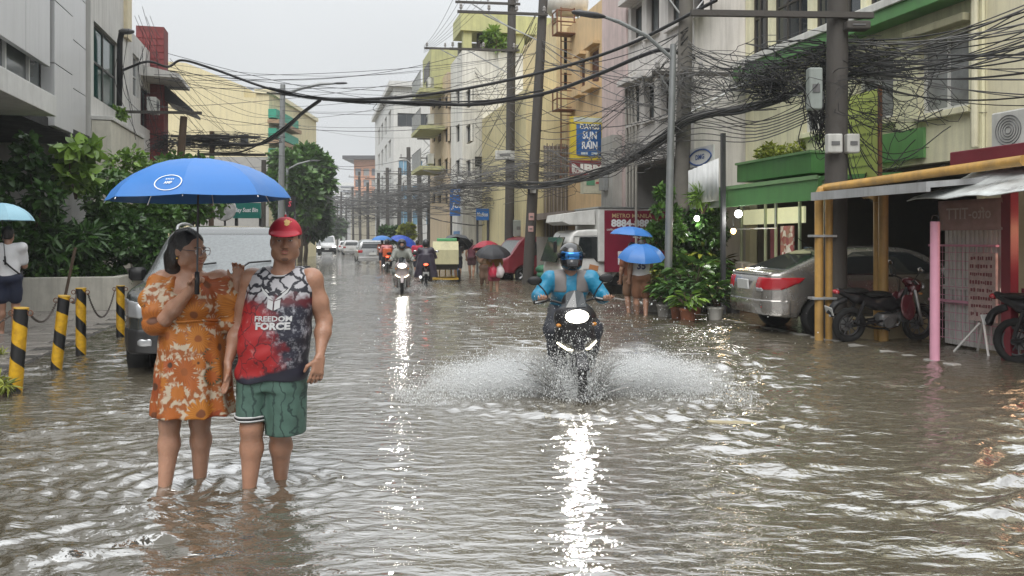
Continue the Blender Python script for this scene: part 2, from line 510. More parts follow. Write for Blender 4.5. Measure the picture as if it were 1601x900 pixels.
# water: a sheet of ripples, finer towards the viewer
def make_water():
    ys = [2.2]
    while ys[-1] < 34: ys.append(ys[-1] * 1.0046)
    while ys[-1] < 900: ys.append(ys[-1] * 1.03)
    ys = np.array(ys); nr = len(ys)
    u = np.linspace(-1, 1, 640)
    ex = np.cumsum(np.linspace(.05, 1.6, 34)); ex = ex / ex[-1]
    cols = []
    Y = ys[:, None]
    inner = (Y * .70 + .6) * u[None, :]
    out_r = (Y * .70 + .6) + (22 + .35 * Y) * ex[None, :]
    X = np.concatenate([-out_r[:, ::-1], inner, out_r], 1)
    Yf = np.repeat(Y, X.shape[1], 1)
    dx = np.gradient(X, axis=1); sp = np.maximum(np.repeat(np.gradient(ys)[:, None], X.shape[1], 1), dx)
    r = np.random.default_rng(5)
    def lf(n, lmin, lmax):
        h = np.zeros_like(X)
        for _ in range(n):
            lam = math.exp(r.uniform(math.log(lmin), math.log(lmax))); t = r.uniform(0, 2 * PI); k = 2 * PI / lam
            h += np.sin(k * (X * math.cos(t) + Yf * math.sin(t)) + r.uniform(0, 6.3))
        return h / math.sqrt(n)
    wx, wy = lf(10, .5, 2.5) * .07, lf(10, .5, 2.5) * .07
    patch = np.clip(.62 + .36 * lf(9, 1.2, 5), .2, 1.5)
    A, B = X * CS + Yf * SN, -X * SN + Yf * CS
    # calmer in the lane the motorbike has not reached, rougher towards both edges and near the walkers
    edge = np.where(A > .9, np.clip((A - .9) / 1.7, .42, 1.9), np.clip((.9 - A) / 2.2, .42, 1.45))
    near = 1.0 + .5 * np.exp(-(((X + 1.95) / 1.2) ** 2 + ((Yf - 4.5) / 1.0) ** 2))
    h = np.zeros_like(X)
    for i in range(84):
        lam = math.exp(r.uniform(math.log(.075), math.log(.7)))
        t = PI / 2 + r.normal(0, .42)
        k = 2 * PI / lam
        amp = lam * .0052 * (.8 if lam > .3 else 1.1)
        fade = np.clip((lam / sp - 2.2) / 2.0, 0, 1)
        ph = k * ((X + wx) * math.cos(t) + (Yf + wy) * math.sin(t)) + r.uniform(0, 6.3)
        sn = np.sin(ph)
        h += amp * fade * (sn + .35 * np.cos(2 * ph) * .5)
    h *= patch * edge * near
    # rings round the walkers' legs, wake behind the motorbike
    for (cx, cy, a0, l0, dec) in ((-2.10, 4.82, .009, .16, .45), (-1.95, 4.99, .007, .14, .4), (-1.57, 4.78, .010, .17, .5), (-1.44, 4.97, .008, .15, .4)):
        d = np.hypot(X - cx, Yf - cy)
        h += a0 * np.sin(2 * PI * d / l0) * np.exp(-d / dec) * np.clip((l0 / sp - 2) / 2, 0, 1)
    bx, by = .62, 7.4
    dd = np.hypot((X - bx) / 1.5, (Yf - by) / .9)
    rough = np.exp(-dd ** 2)
    h += rough * (.016 * lf(30, .09, .5)) * np.clip((.25 / sp - 2) / 2, 0, 1)
    fr = np.hypot((X - bx), (Yf - (by + .75)) * .95)             # bow wave in front of the wheel
    h += .03 * np.exp(-((fr - 1.35) / .13) ** 2) * (Yf < by + .8) * np.exp(-((X - bx) / 1.7) ** 2)
    V = np.stack([X, Yf, h], -1).reshape(-1, 3)
    nc = X.shape[1]
    I = (np.arange(nr - 1)[:, None] * nc + np.arange(nc - 1)[None, :]).ravel()
    Q = np.stack([I, I + 1, I + nc + 1, I + nc], 1)
    me = np_mesh('water', V, Q)
    m = bpy.data.materials.new('flood_water'); m.use_nodes = True
    nt = m.node_tree; L = nt.links.new; b = nt.nodes['Principled BSDF']
    b.inputs['Roughness'].default_value = .035; b.inputs['IOR'].default_value = 4.5
    b.inputs['Specular IOR Level'].default_value = .5
    t = nd(nt, 'ShaderNodeTexCoord')
    nz = nd(nt, 'ShaderNodeTexNoise'); nz.inputs['Scale'].default_value = .45; nz.inputs['Detail'].default_value = 5
    L(t.outputs['Object'], nz.inputs['Vector'])
    cr = nd(nt, 'ShaderNodeValToRGB')
    cr.color_ramp.elements[0].position = .3; cr.color_ramp.elements[0].color = (.070, .060, .041, 1)
    cr.color_ramp.elements[1].position = .75; cr.color_ramp.elements[1].color = (.12, .105, .077, 1)
    L(nz.outputs['Fac'], cr.inputs[0]); L(cr.outputs[0], b.inputs['Base Color'])
    mp = nd(nt, 'ShaderNodeMapping'); mp.inputs['Scale'].default_value = (3.2, 7.5, 1); mp.inputs['Rotation'].default_value = (0, 0, .12)
    L(t.outputs['Object'], mp.inputs['Vector'])
    n1 = nd(nt, 'ShaderNodeTexNoise'); n1.inputs['Scale'].default_value = 1.5; n1.inputs['Detail'].default_value = 4; n1.inputs['Distortion'].default_value = .4
    L(mp.outputs[0], n1.inputs['Vector'])
    bp = nd(nt, 'ShaderNodeBump'); bp.inputs['Strength'].default_value = 1.0; bp.inputs['Distance'].default_value = .028
    L(n1.outputs['Fac'], bp.inputs['Height'])
    v = nd(nt, 'ShaderNodeTexNoise'); v.inputs['Scale'].default_value = 26; v.inputs['Detail'].default_value = 3
    L(t.outputs['Object'], v.inputs['Vector'])
    b2 = nd(nt, 'ShaderNodeBump'); b2.inputs['Strength'].default_value = .22; b2.inputs['Distance'].default_value = .006
    L(v.outputs['Fac'], b2.inputs['Height']); L(bp.outputs[0], b2.inputs['Normal']); L(b2.outputs[0], b.inputs['Normal'])
    o = link('water', me, None, m); tag(o, kind='structure')
make_water()

# left pavement just breaking the surface: rows of paving slabs (the joints are recessed)
pv = MB(); pv.box2((-6, 0, -.05), (0, 44, 0))
pavement = thing('pavement', None, None, st(-3.35, 9.0, .0), TH); pavement['kind'] = 'structure'
base = MB(); base.box2((-9.0, 0, -.2), (0.0, 46, .015)); base.build('pavement_bed', pm('paver_joint', (.07, .065, .06), .3), pavement)
slab_me = None
for i in range(8):
    for j in range(34):
        if slab_me is None:
            mb = MB(); mb.box((0, 0, 0), (.585, .385, .03), None, .006); slab_me = mb.mesh('paving_slab')
            slab_me.materials.append(M_pave)
        o = bpy.data.objects.new('paving_slab', slab_me); COL.objects.link(o); o.parent = pavement
        o.location = (-.32 - i * .6 - (.3 if j % 2 else 0), .22 + j * .4, .018 + random.uniform(-.007, .006))
        o.rotation_euler = (random.uniform(-.008, .008), random.uniform(-.008, .008), random.uniform(-.006, .006))
kb = MB(); kb.box2((-.001, -12, -.2), (.16, 60, .02), .015)
ko = kb.build('kerb', M_curb); ko.location = st(-3.35, 9.0, -.05); ko.rotation_euler = (0, 0, TH); tag(ko, kind='structure')
# right-hand forecourt and kerb, nearly at water level
fc = MB(); fc.box2((0, -6, -.3), (8, 200, -.02)); fo = fc.build('forecourt', pm('wet_concrete', (.20, .19, .175), .25, var=.25, scale=1.5, bump=.15, bscale=50))
fo.location = st(7.55, 4.0); fo.rotation_euler = (0, 0, TH); tag(fo, kind='structure')
kr = MB(); kr.box2((-.14, 4.0, -.25), (0, 90, .004), .012)
kr_o = kr.build('kerb', M_curb); kr_o.location = st(7.55, 4.0); kr_o.rotation_euler = (0, 0, TH); tag(kr_o, kind='structure')
# yellow painted strip of the road showing at the surface
ym = MB(); ym.box((0, 0, 0), (.62, .10, .03), None, .008)
yo = ym.build('road_marking', pm('worn_road_yellow', (.34, .29, .18), .5, var=.3, scale=9)); yo.location = gp(1165, 661, -.013); yo.rotation_euler = (0, 0, R(-24)); tag(yo, kind='structure')

# ================================================================== buildings
def facade(mb, O, U, W, Ht, holes, depth, N):
    O, U, N = Vector(O), Vector(U), Vector(N); V = Vector((0, 0, 1))
    us = sorted({0, W, *[h[0] for h in holes], *[h[1] for h in holes]}); vs_ = sorted({0, Ht, *[h[2] for h in holes], *[h[3] for h in holes]})
    us = [u for u in us if 0 <= u <= W]; vs_ = [v for v in vs_ if 0 <= v <= Ht]
    for i in range(len(us) - 1):
        for j in range(len(vs_) - 1):
            cu, cv = (us[i] + us[i + 1]) / 2, (vs_[j] + vs_[j + 1]) / 2
            if any(h[0] < cu < h[1] and h[2] < cv < h[3] for h in holes): continue
            mb.quad(O + U * us[i] + V * vs_[j], O + U * us[i + 1] + V * vs_[j], O + U * us[i + 1] + V * vs_[j + 1], O + U * us[i] + V * vs_[j + 1])
    for h in holes:
        c = [O + U * h[0] + V * h[2], O + U * h[1] + V * h[2], O + U * h[1] + V * h[3], O + U * h[0] + V * h[3]]
        for k in range(4):
            a, b = c[k], c[(k + 1) % 4]
            mb.quad(a, b, b - N * depth, a - N * depth)
def window(parent, O, U, N, h, depth, fm, gm, nx=2, nz=1, bar=.05, name='window', each=True):
    """frame set into the opening, one pane for each light"""
    O, U, N = Vector(O), Vector(U), Vector(N); V = Vector((0, 0, 1))
    C = O + U * h[0] + V * h[2] - N * (depth - .04); w, t = h[1] - h[0], h[3] - h[2]
    m = Matrix((U, N, V)).transposed()
    f = MB()
    def bx(mb, u0, u1, v0, v1, d): mb.box(C + U * (u0 + u1) / 2 + V * (v0 + v1) / 2, (u1 - u0, d, v1 - v0), m)
    bx(f, 0, bar, 0, t, .06); bx(f, w - bar, w, 0, t, .06); bx(f, bar, w - bar, 0, bar, .058); bx(f, bar, w - bar, t - bar, t, .058)
    for i in range(1, nx): bx(f, w * i / nx - bar * .4, w * i / nx + bar * .4, bar, t - bar, .05)
    for i in range(1, nz): bx(f, bar, w - bar, t * i / nz - bar * .4, t * i / nz + bar * .4, .045)
    fo = f.build(name, fm, parent)
    if each:
        for i in range(nx):
            for j in range(nz):
                p = MB(); e = .004
                p.box(C + U * (w * (i + .5) / nx) + V * (t * (j + .5) / nz) - N * .01, (w / nx - e, .012, t / nz - e), m); p.build('pane', gm, fo)
    else:
        p = MB(); p.box(C + U * w / 2 + V * t / 2 - N * .01, (w - .004, .012, t - .004), m); p.build('pane', gm, fo)
    return fo
G_dark = pm('dark_glass', (.025, .03, .035), .06, var=.3, scale=1.2, spec=.8)
G_grey = pm('grey_glass', (.10, .115, .12), .08, var=.35, scale=.9, spec=.8)
G_curtain = pm('curtained_glass', (.24, .25, .25), .12, var=.45, scale=2.2, spec=.7)
G_green = pm('green_glass', (.008, .055, .045), .07, var=.4, scale=1.0, spec=.7)
F_white = pm('white_frame', (.62, .62, .60), .45)
F_dark = pm('dark_frame', (.05, .045, .04), .45)
F_brown = pm('brown_frame', (.14, .06, .035), .5)
M_roofc = pm('roof_concrete', (.3, .29, .27), .8, var=.2)
M_steel = pm('galvanised_steel', (.42, .43, .43), .4, .6, var=.2, scale=8)
M_rust = pm('rusty_iron', (.17, .075, .04), .75, .2, var=.35, scale=9, bump=.2)
M_black = pm('black_plastic', (.012, .012, .013), .45, spec=.3)
M_white = pm('white_paint', (.74, .74, .72), .5, var=.05)
M_dkgrey = pm('dark_grey_metal', (.07, .07, .075), .5, .3)

def building(name, label, side, a, b0, b1, z1, mat, holes=(), end_holes=(), deep=12.0, z0=-.3, depth=.16, roof=True):
    """holes: (b0, b1, z0, z1) in street metres; returns (root, fn to place windows, end-wall fn)"""
    root = thing(name, label, 'building', st(a, b0, 0), TH)
    sg = 1 if side == 'r' else -1
    W, Ht = b1 - b0, z1 - z0
    mb = MB()
    hl = [(h[0] - b0, h[1] - b0, h[2] - z0, h[3] - z0) for h in holes]
    facade(mb, (0, 0, z0), (0, 1, 0), W, Ht, hl, depth, (-sg, 0, 0))
    he = [(h[0], h[1], h[2] - z0, h[3] - z0) for h in end_holes]
    facade(mb, (0, 0, z0), (sg, 0, 0), deep, Ht, he, depth, (0, -1, 0))
    mb.quad((0, W, z0), (0, W, z1), (sg * deep, W, z1), (sg * deep, W, z0))
    mb.quad((sg * deep, 0, z0), (sg * deep, W, z0), (sg * deep, W, z1), (sg * deep, 0, z1))
    if roof: mb.quad((0, 0, z1), (0, W, z1), (sg * deep, W, z1), (sg * deep, 0, z1))
    mb.build('wall', mat, root, fix=False)
    def fw(i, fm, gm, nx=2, nz=1, bar=.05, name='window', each=True):
        return window(root, (0, 0, z0), (0, 1, 0), (-sg, 0, 0), hl[i], depth, fm, gm, nx, nz, bar, name, each)
    def ew(i, fm, gm, nx=2, nz=1, bar=.05, name='window', each=True):
        return window(root, (0, 0, z0), (sg, 0, 0), (0, -1, 0), he[i], depth, fm, gm, nx, nz, bar, name, each)
    return root, fw, ew
def part(name, mat, root, lo, hi, bev=0.0, smooth=False):
    mb = MB(); mb.box2(lo, hi, bev); return mb.build(name, mat, root, smooth)
def aircon(root, c, n=(-1, 0, 0), w=.8, h=.55, d=.32, mat=None):
    n = Vector(n); u = Vector((0, 0, 1)).cross(n); m = Matrix((u, n, Vector((0, 0, 1)))).transposed(); c = Vector(c)
    mb = MB(); mb.box(c, (w, d, h), m, .02); ac = mb.build('air_conditioner', mat or pm('aircon_casing', (.50, .50, .47), .5, streak=.4), root)
    g = MB(); M0 = Matrix.Translation(c + n * (d / 2 + .006) - u * .1) @ m.to_4x4()
    g.M = M0
    for k in range(5): g.torus((0, 0, 0), .05 + .04 * k, .006, 18, 4, 'y')
    g.build('fan_grille', M_dkgrey, ac)
    return ac

# ---- right side: shop house with cream walls and green trim (nearest), red stall
c_olive = pm('cream_olive_render', (.76, .73, .52), .75, var=.12, scale=1.2, bump=.15, bscale=25, streak=.36)
aR2 = 9.8
bA, bB = ab(1535, aR2), ab(1165, aR2)
def hb(px0, px1, y0, y1, a):                 # opening from picture columns/rows on the line a
    b0_, b1_ = ab(px1, a), ab(px0, a); bm_ = (b0_ + b1_) / 2
    return (b0_, b1_, zat(y1, a, bm_), zat(y0, a, bm_))
W1 = hb(1435, 1514, 52, 172, aR2); W2 = hb(1338, 1396, 92, 188, aR2); W3 = hb(1254, 1288, 100, 205, aR2)
top3 = [(ab(p1, aR2), ab(p0, aR2), 5.75, 7.4) for p0, p1 in ((1172, 1200), (1206, 1262), (1270, 1345), (1354, 1450))]
door_r = (bA + .1, bB - .2, -.02, 2.75)
R2, fw, ew = building('shop_house', 'cream olive shop house with green ledges behind the tangled cables', 'r', aR2, bA, bB, 9.5, c_olive,
                      [W1, W2, W3, *top3, door_r], depth=.18)
for i in range(3): fw(i, F_white, G_curtain, 2, 1, .055)
for i in range(3, 7): fw(i, F_dark, G_dark, 3, 2, .05)
M_green = pm('green_paint', (.10, .27, .085), .5, var=.14, scale=3, streak=.3, dirt=(.05, .08, .04))
M_lgreen = pm('pale_green_paint', (.20, .36, .16), .5, var=.14, scale=3, streak=.25)
Wd = bB - bA
part('ledge_top', pm('white_ledge', (.66, .66, .62), .6, streak=.4), R2, (-.45, -.05, 5.42), (.1, Wd - .1, 5.56), .01)
part('ledge', M_green, R2, (-.40, -.02, 5.20), (.0, Wd - .12, 5.418), .01)
for i, w in enumerate((W1, W2, W3)):         # window surrounds and sills
    part('window_sill', c_olive, R2, (-.10, w[0] - bA - .08, w[2] - .12), (.0, w[1] - bA + .08, w[2] - .02), .008)
    part('sun_hood', pm('olive_hood', (.36, .34, .22), .8, streak=.5), R2, (-.22, w[0] - bA - .12, w[3] + .03), (.0, w[1] - bA + .12, w[3] + .15), .01)
for bb in (.05,):
    mb = MB(); mb.tube([(-.09, bb, 2.9), (-.09, bb, 9.2)], .055, 8); mb.build('drain_pipe', pm('cream_pipe', (.60, .57, .42), .5), R2, 'auto')
# inside of the open shop: back wall, dark shutter bays
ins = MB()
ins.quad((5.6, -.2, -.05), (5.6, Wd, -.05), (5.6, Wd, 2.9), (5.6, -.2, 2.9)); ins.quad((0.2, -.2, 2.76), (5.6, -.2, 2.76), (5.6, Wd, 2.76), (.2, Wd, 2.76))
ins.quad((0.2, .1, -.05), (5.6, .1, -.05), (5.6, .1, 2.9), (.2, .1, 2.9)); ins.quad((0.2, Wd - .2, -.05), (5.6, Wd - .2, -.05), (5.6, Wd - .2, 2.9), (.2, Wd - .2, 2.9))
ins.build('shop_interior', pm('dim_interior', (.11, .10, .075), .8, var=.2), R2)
b_mid = ab(1290, 9.8) - bA                   # the half nearer the viewer is closed by dark blue roller shutters
shm = pm('dark_blue_shutter', (.012, .018, .035), .45, .2)
k = 0
for s0, s1 in ((.25, b_mid * .5 - .05), (b_mid * .5 + .05, b_mid - .1)):
    sh = MB()
    n = 26
    for i in range(n):
        sh.box2((5.40, s0, .0 + i * 2.7 / n), (5.43, s1, .0 + (i + .82) * 2.7 / n))
    sh.box2((5.435, s0, -.02), (5.45, s1, 2.72)); sh.build('roller_shutter', shm, R2)
part('pier', c_olive, R2, (-.02, b_mid - .1, -.02), (.2, b_mid + .12, 2.9))
# green planter box over the shop, green fascia awning
pb0, pb1 = ab(1283, 9.0) - bA, ab(1165, 9.0) - bA
pl = MB(); pl.box2((-1.0, pb0, 2.72), (-.02, pb1, 3.08)); pl.build('planter_box', M_green, R2)
part('planter_rim', M_lgreen, R2, (-1.04, pb0 - .02, 3.083), (-.03, pb1 + .02, 3.13))
part('planter_panel', pm('green_wall_panel', (.12, .30, .10), .6, streak=.4), R2, (-.06, ab(1440, 9.7) - bA, 2.85), (-.012, ab(1372, 9.7) - bA, 3.35))
af0, af1 = ab(1283, 8.2) - bA, ab(1058, 8.2) - bA
aw = MB(); aw.prism([(-1.66, 2.16), (-1.66, 2.50), (-1.60, 2.56), (0.0, 2.66), (0.0, 2.60), (-1.58, 2.48), (-1.58, 2.16)], af0, af1 - 2.1, 'y'); aw.build('awning', M_green, R2)
part('awning_edge', M_lgreen, R2, (-1.69, af0 - .01, 2.505), (-1.655, af1 - 2.1, 2.575))
aw = MB(); aw.prism([(-1.64, 2.17), (-1.64, 2.46), (-1.58, 2.52), (0.0, 2.60), (0.0, 2.54), (-1.56, 2.42), (-1.56, 2.17)], af1 - 2.09, af1, 'y'); aw.build('awning', pm('grey_awning', (.26, .29, .26), .6, streak=.4), R2)
# shop front under the awning: light box strip, posts, poster panels, counter
lb = MB(); lb.box2((-.35, b_mid + .2, 1.83), (-.30, b_mid + 2.5, 2.16)); lb.build('sign_band', pm('pale_yellow_band', (.62, .62, .40), .5, emit=(.9, .9, .55), estr=.25), R2)
for y in (b_mid + .3, b_mid + 1.15, b_mid + 1.55, b_mid + 2.55):
    mb = MB(); mb.cyl((-.37, y, -.05), (-.37, y, 2.5), .035, n=8); mb.build('post', pm('pale_green_post', (.45, .52, .36), .5), R2)
mb = MB(); mb.tube([(-1.0, b_mid + .1, 1.72), (-1.0, af1 - 1.4, 1.72)], .015, 6); mb.tube([(-1.0, b_mid + .15, 1.72), (-1.0, b_mid + .15, 2.4)], .015, 6); mb.build('rail', M_steel, R2)
M_poster = bpy.data.materials.new('photo_poster'); M_poster.use_nodes = True
_nt = M_poster.node_tree; _t = nd(_nt, 'ShaderNodeTexCoord'); _v = nd(_nt, 'ShaderNodeTexVoronoi'); _v.inputs['Scale'].default_value = 9
_nt.links.new(_t.outputs['Object'], _v.inputs['Vector']); _c = nd(_nt, 'ShaderNodeValToRGB')
for p, c in ((0, (.42, .10, .13, 1)), (.35, (.55, .26, .24, 1)), (.6, (.30, .16, .10, 1)), (1, (.62, .5, .44, 1))):
    e = _c.color_ramp.elements.new(p); e.color = c
_s = nd(_nt, 'ShaderNodeSeparateColor'); _nt.links.new(_v.outputs['Color'], _s.inputs[0]); _nt.links.new(_s.outputs[0], _c.inputs[0])
_nt.links.new(_c.outputs[0], _nt.nodes['Principled BSDF'].inputs['Base Color'])
mb = MB(); mb.box2((-.30, b_mid + .62, .55), (-.27, b_mid + 1.1, 1.78)); mb.build('poster_panel', M_poster, R2)
mb = MB(); mb.box2((-.30, b_mid + .02, .5), (-.27, b_mid + .28, 1.35)); mb.build('poster_panel', pm('landscape_poster', (.10, .16, .22), .5, var=.6, scale=4), R2)
mb = MB(); mb.box2((-.29, b_mid + 1.2, .05), (-.26, b_mid + 1.5, 1.75)); mb.build('door_leaf', pm('plum_door', (.20, .06, .08), .5), R2)
mb = MB(); mb.box2((-.75, b_mid + .5, -.05), (-.42, b_mid + 2.9, .78), .01); mb.build('counter', pm('brown_counter', (.20, .09, .035), .45, var=.3), R2)
mb = MB(); mb.box2((-.80, b_mid + .45, .785), (-.38, b_mid + 2.95, .83), .01); mb.build('counter_top', pm('counter_top', (.45, .30, .16), .35), R2)
for y, z, c in ((b_mid + 1.75, .90, (.5, .48, .42)), (b_mid + 2.1, .93, (.55, .53, .50)), (b_mid + .75, .9, (.6, .5, .35)), (b_mid + 1.3, .86, (.55, .30, .10))):
    mb = MB(); mb.box((-.6, y, z), (.22, .30, .16), None, .02); mb.build('goods', pm('goods%g' % y, c, .5), R2)
# bulbs the photograph shows lit under the awning
def bulb(name, label, p, r, col, e, watt):
    t = thing(name, label, 'lamp', p)
    mb = MB(); mb.ball((0, 0, 0), r, 12, 8); mb.build('bulb', pm('lit_' + name + '%g' % e, (1, 1, 1), .3, var=0, emit=col, estr=e), t, True)
    mb = MB(); mb.cyl((0, 0, r * .8), (0, 0, r + .05), r * .4, n=8); mb.tube([(0, 0, r + .05), (0, .02, r + .25)], .006, 5); mb.build('socket', M_black, t)
    ld = bpy.data.lights.new('bulb_light', 'POINT'); ld.energy = watt; ld.color = col; ld.shadow_soft_size = r
    lo = bpy.data.objects.new('bulb_light', ld); COL.objects.link(lo); lo.parent = t; lo.location = (0, 0, -r - .03)
    return t
bulb('hanging_bulb', 'bright white bulb hanging under the green awning', at(1154, 334, st(8.2, ab(1154, 8.2)).y), .075, (1, .98, .92), 12, 12)
bulb('hanging_bulb', 'small white bulb glowing in the vines under the grey awning', at(1089, 341, st(8.0, ab(1089, 8.0)).y), .06, (1, .98, .92), 7, 6)
bulb('hanging_bulb', 'dim amber lamp hanging below the bright bulb', at(1146, 361, st(8.3, ab(1146, 8.3)).y), .06, (1, .62, .2), 2.2, 4)

# red food stall at the right edge
bS0, bS1 = bA - 5.2, bA - .02
c_cream = pm('cream_render', (.72, .67, .48), .75, var=.12, scale=1.5, bump=.15, bscale=25, streak=.32)
R1, fw, ew = building('corner_house', 'cream house at the right edge above the red stall', 'r', 9.85, bS0, bS1, 9.5, c_cream, [(bS0 + .3, bS1 - 1.55, 3.35, 5.2), (bS0 + .3, bS1 - .9, -.02, 2.6)])
lv = MB()
for i in range(13): lv.box((-.08, (bS1 - bS0) - 1.6, 3.45 + i * .14), (.2, .7, .02), Matrix.Rotation(.6, 3, 'Y'))
lv.build('louvre_slats', F_dark, R1)
fw(0, F_dark, G_dark, 3, 2)
aircon(R1, (-.3, (bS1 - bS0) - .95, 3.02))
ins = MB(); ins.quad((1.2, -1, -.05), (1.2, 5.1, -.05), (1.2, 5.1, 2.7), (1.2, -1, 2.7)); ins.build('stall_back', pm('crimson_wall', (.42, .03, .06), .5), R1)
aS = 8.35
stall = thing('food_stall', 'dark red food stall with grey plastic awning at right edge', 'stall', st(aS, ab(1575, aS)), TH)
M_maroon = pm('maroon_paint', (.16, .018, .028), .4, var=.15)
part('post', M_maroon, stall, (-.06, -.10, -.05), (.06, .04, 2.3)); part('fascia', M_maroon, stall, (-.4, -2.6, 2.42), (.06, .5, 2.62), .01)
part('side_panel', pm('crimson_panel', (.50, .035, .085), .45, var=.1), stall, (.9, -2.2, -.05), (.95, .0, 2.2))
part('counter', M_maroon, stall, (.06, -2.0, -.05), (.5, -.14, .9))
tube = MB(); tube.cyl((.45, -.9, 1.62), (.45, -.2, 1.62), .02, n=8); tube.build('lamp_tube', pm('warm_tube', (1, .8, .5), .4, var=0, emit=(1, .62, .28), estr=5), stall)
lamp_d = bpy.data.lights.new('tube_light', 'POINT'); lamp_d.energy = 7; lamp_d.color = (1, .6, .35); lamp_d.shadow_soft_size = .3
lamp_o = bpy.data.objects.new('tube_light', lamp_d); COL.objects.link(lamp_o); lamp_o.parent = stall; lamp_o.location = (.3, -.55, 1.5)
# plastic sheet awning, sagging
ag = MB(); n = 22
rows = []
for i in range(n + 1):
    row = []
    for j in range(11):
        t, s_ = i / n, j / 10
        y = -3.0 + 3.5 * t; x = -1.05 + 1.1 * s_
        z = 2.02 + .40 * s_ + .02 * math.sin(9 * t * PI + 3 * s_) - .03 * math.sin(s_ * PI) + random.uniform(-.006, .006) - (.03 * abs(math.sin(t * 11)) if j == 0 else 0)
        row.append((x, y, z))
    rows.append(row)
ag.loft(rows, cap=False, closed=False); ago = ag.build('awning', pm('grey_plastic_sheet', (.56, .59, .58), .3, var=.25, scale=5, bump=.3, bscale=12, streak=.4), stall, True)
sm = ago.modifiers.new('s', 'SOLIDIFY'); sm.thickness = .012
# white gate with banner and pink post beside the stall
gate = thing('steel_gate', 'white ribbed steel gate standing between pink post and red stall', 'gate', st(8.75, ab(1478, 8.75)), TH)
gy0, gy1 = ab(1568, 8.75) - ab(1478, 8.75), 0.0
gm_ = pm('gate_white', (.66, .65, .63), .45, var=.15, streak=.35)
nsl = 26
for i in range(nsl):
    y = gy0 + (gy1 - gy0) * (i + .5) / nsl; mb = MB(); mb.box((0, y, .98), (.03 if i % 2 else .05, (gy1 - gy0) / nsl * .86, 1.9)); mb.build('slat', gm_, gate)
part('crossbar', gm_, gate, (-.055, gy0, .8), (-.026, gy1, .86)); part('crossbar', pm('pink_paint', (.62, .30, .40), .5, var=.1), gate, (-.12, gy0, .62), (-.06, gy1 + .2, .655)); part('crossbar', _mats['pink_paint'], gate, (-.12, gy0, 1.40), (-.06, gy1 + .2, 1.43))
part('backing', F_dark, gate, (.03, gy0, .02), (.05, gy1, 1.95))
msh = MB()
for i in range(9): msh.cyl((-.09, gy0 + .1 + i * .12, .1), (-.09, gy0 + .1 + i * .12, 1.4), .004, n=4, cap=False)
for i in range(11): msh.cyl((-.09, gy0, .12 + i * .12), (-.09, gy1 + .1, .12 + i * .12), .004, n=4, cap=False)
msh.build('wire_mesh', _mats['pink_paint'], gate)
ban = thing('shop_banner', 'pale pink cloth banner hanging above the white gate', 'banner', st(8.3, ab(1468, 8.3), 0), TH)
bw = ab(1568, 8.3) - ab(1468, 8.3)
rows = [[(.015 * math.sin(i * 1.3 + j), bw * i / 14, 1.62 + .40 * j / 5) for j in range(6)] for i in range(15)]
bn = MB(); bn.loft(rows, cap=False, closed=False); bo = bn.build('cloth', pm('faded_banner', (.34, .22, .21), .6, var=.25, scale=6), ban, True)
sm = bo.modifiers.new('s', 'SOLIDIFY'); sm.thickness = .006
lettering('lettering', 'ofto-TITT', ban, pm('faded_letters', (.50, .42, .40), .6), (-.03, bw / 2, 1.84), (0, 1, 0), (0, 0, 1), w=abs(bw) * .7, h=.15)
menu = thing('menu_board', 'lettered menu board on white trestle in front of the gate', 'sign', st(8.55, ab(1556, 8.55)), TH)
part('board', pm('menu_paper', (.48, .36, .34), .6, var=.3, scale=14), menu, (-.02, -.02, .42), (.02, .42, 1.32))
def scribble(root, x, y0, y1, z, h, mat):       # a row of writing too small to read: short strokes
    mb = MB(); y = y0
    while y < y1:
        w = random.uniform(.35, .8) * h; mb.box((x, y + w / 2, z + random.uniform(-.08, .08) * h), (.004, w * .7, h * random.uniform(.5, 1))); y += w + (h * .6 if random.random() < .2 else h * .12)
    mb.build('lettering', mat, root)
for i in range(8): scribble(menu, -.024, .03, .37, 1.25 - i * .105, .055, pm('menu_ink', (.20, .05, .06), .6))
mb = MB(); mb.tube([(-.15, -.05, -.05), (0, .2, .45), (.15, .45, -.05)], .015, 6); mb.tube([(-.2, .5, -.03), (-.05, .2, .4)], .015, 6); mb.build('trestle', M_white, menu)
pp = thing('pink_post', 'pink painted pipe post at the water edge by gate', 'post', gp(1461, 563))
mb = MB(); mb.cyl((0, 0, -.2), (.03, .05, 1.72), .058, .056, 14); mb.build('pipe', _mats['pink_paint'], pp, 'auto')
mb = MB(); mb.torus((.03, .05, 1.76), .045, .008, 12, 5, 'y'); mb.build('hook', M_black, pp)
# grey canopy, yellow drain pipes and dark shed front between the pole and the stall
can = thing('canopy', 'pale grey sheet metal canopy on yellow post beside the pole', 'canopy', st(8.0, ab(1350, 8.0)), TH)
cy0, cy1 = ab(1545, 8.0) - ab(1350, 8.0), .0
cb = MB(); cb.prism([(-.9, 2.07), (-.9, 2.19), (1.7, 2.40), (1.7, 2.34), (-.84, 2.12), (-.84, 2.07)], cy0, cy1, 'y'); cb.build('sheet', pm('canopy_grey', (.40, .41, .42), .4, .2, streak=.5), can)
M_yel = pm('ochre_pipe_paint', (.47, .27, .07), .5, var=.25, scale=5, streak=.55)
mb = MB(); q = ab(1385, 8.3) - ab(1350, 8.0); mb.cyl((.25, q, -.1), (.25, q, 2.24), .07, n=12); mb.cyl((.25, q + .14, -.1), (.25, q + .14, 2.05), .05, n=12); mb.tube([(.25, q + .14, 2.05), (.25, q + .16, 2.13), (.25, q + .3, 2.17), (.25, q + .42, 2.17)], .05, 10); mb.build('post', M_yel, can, 'auto')
pipe = thing('drain_pipe', 'ochre yellow drain pipe bending from the pole to the stall roof', 'pipe', gp(1280, 531))
a_p, b_p = unst(*pipe.location.xy)
def loc(v): return Matrix.Rotation(0, 3, 'Z') @ (v - Vector(pipe.location))
zt = 2.27
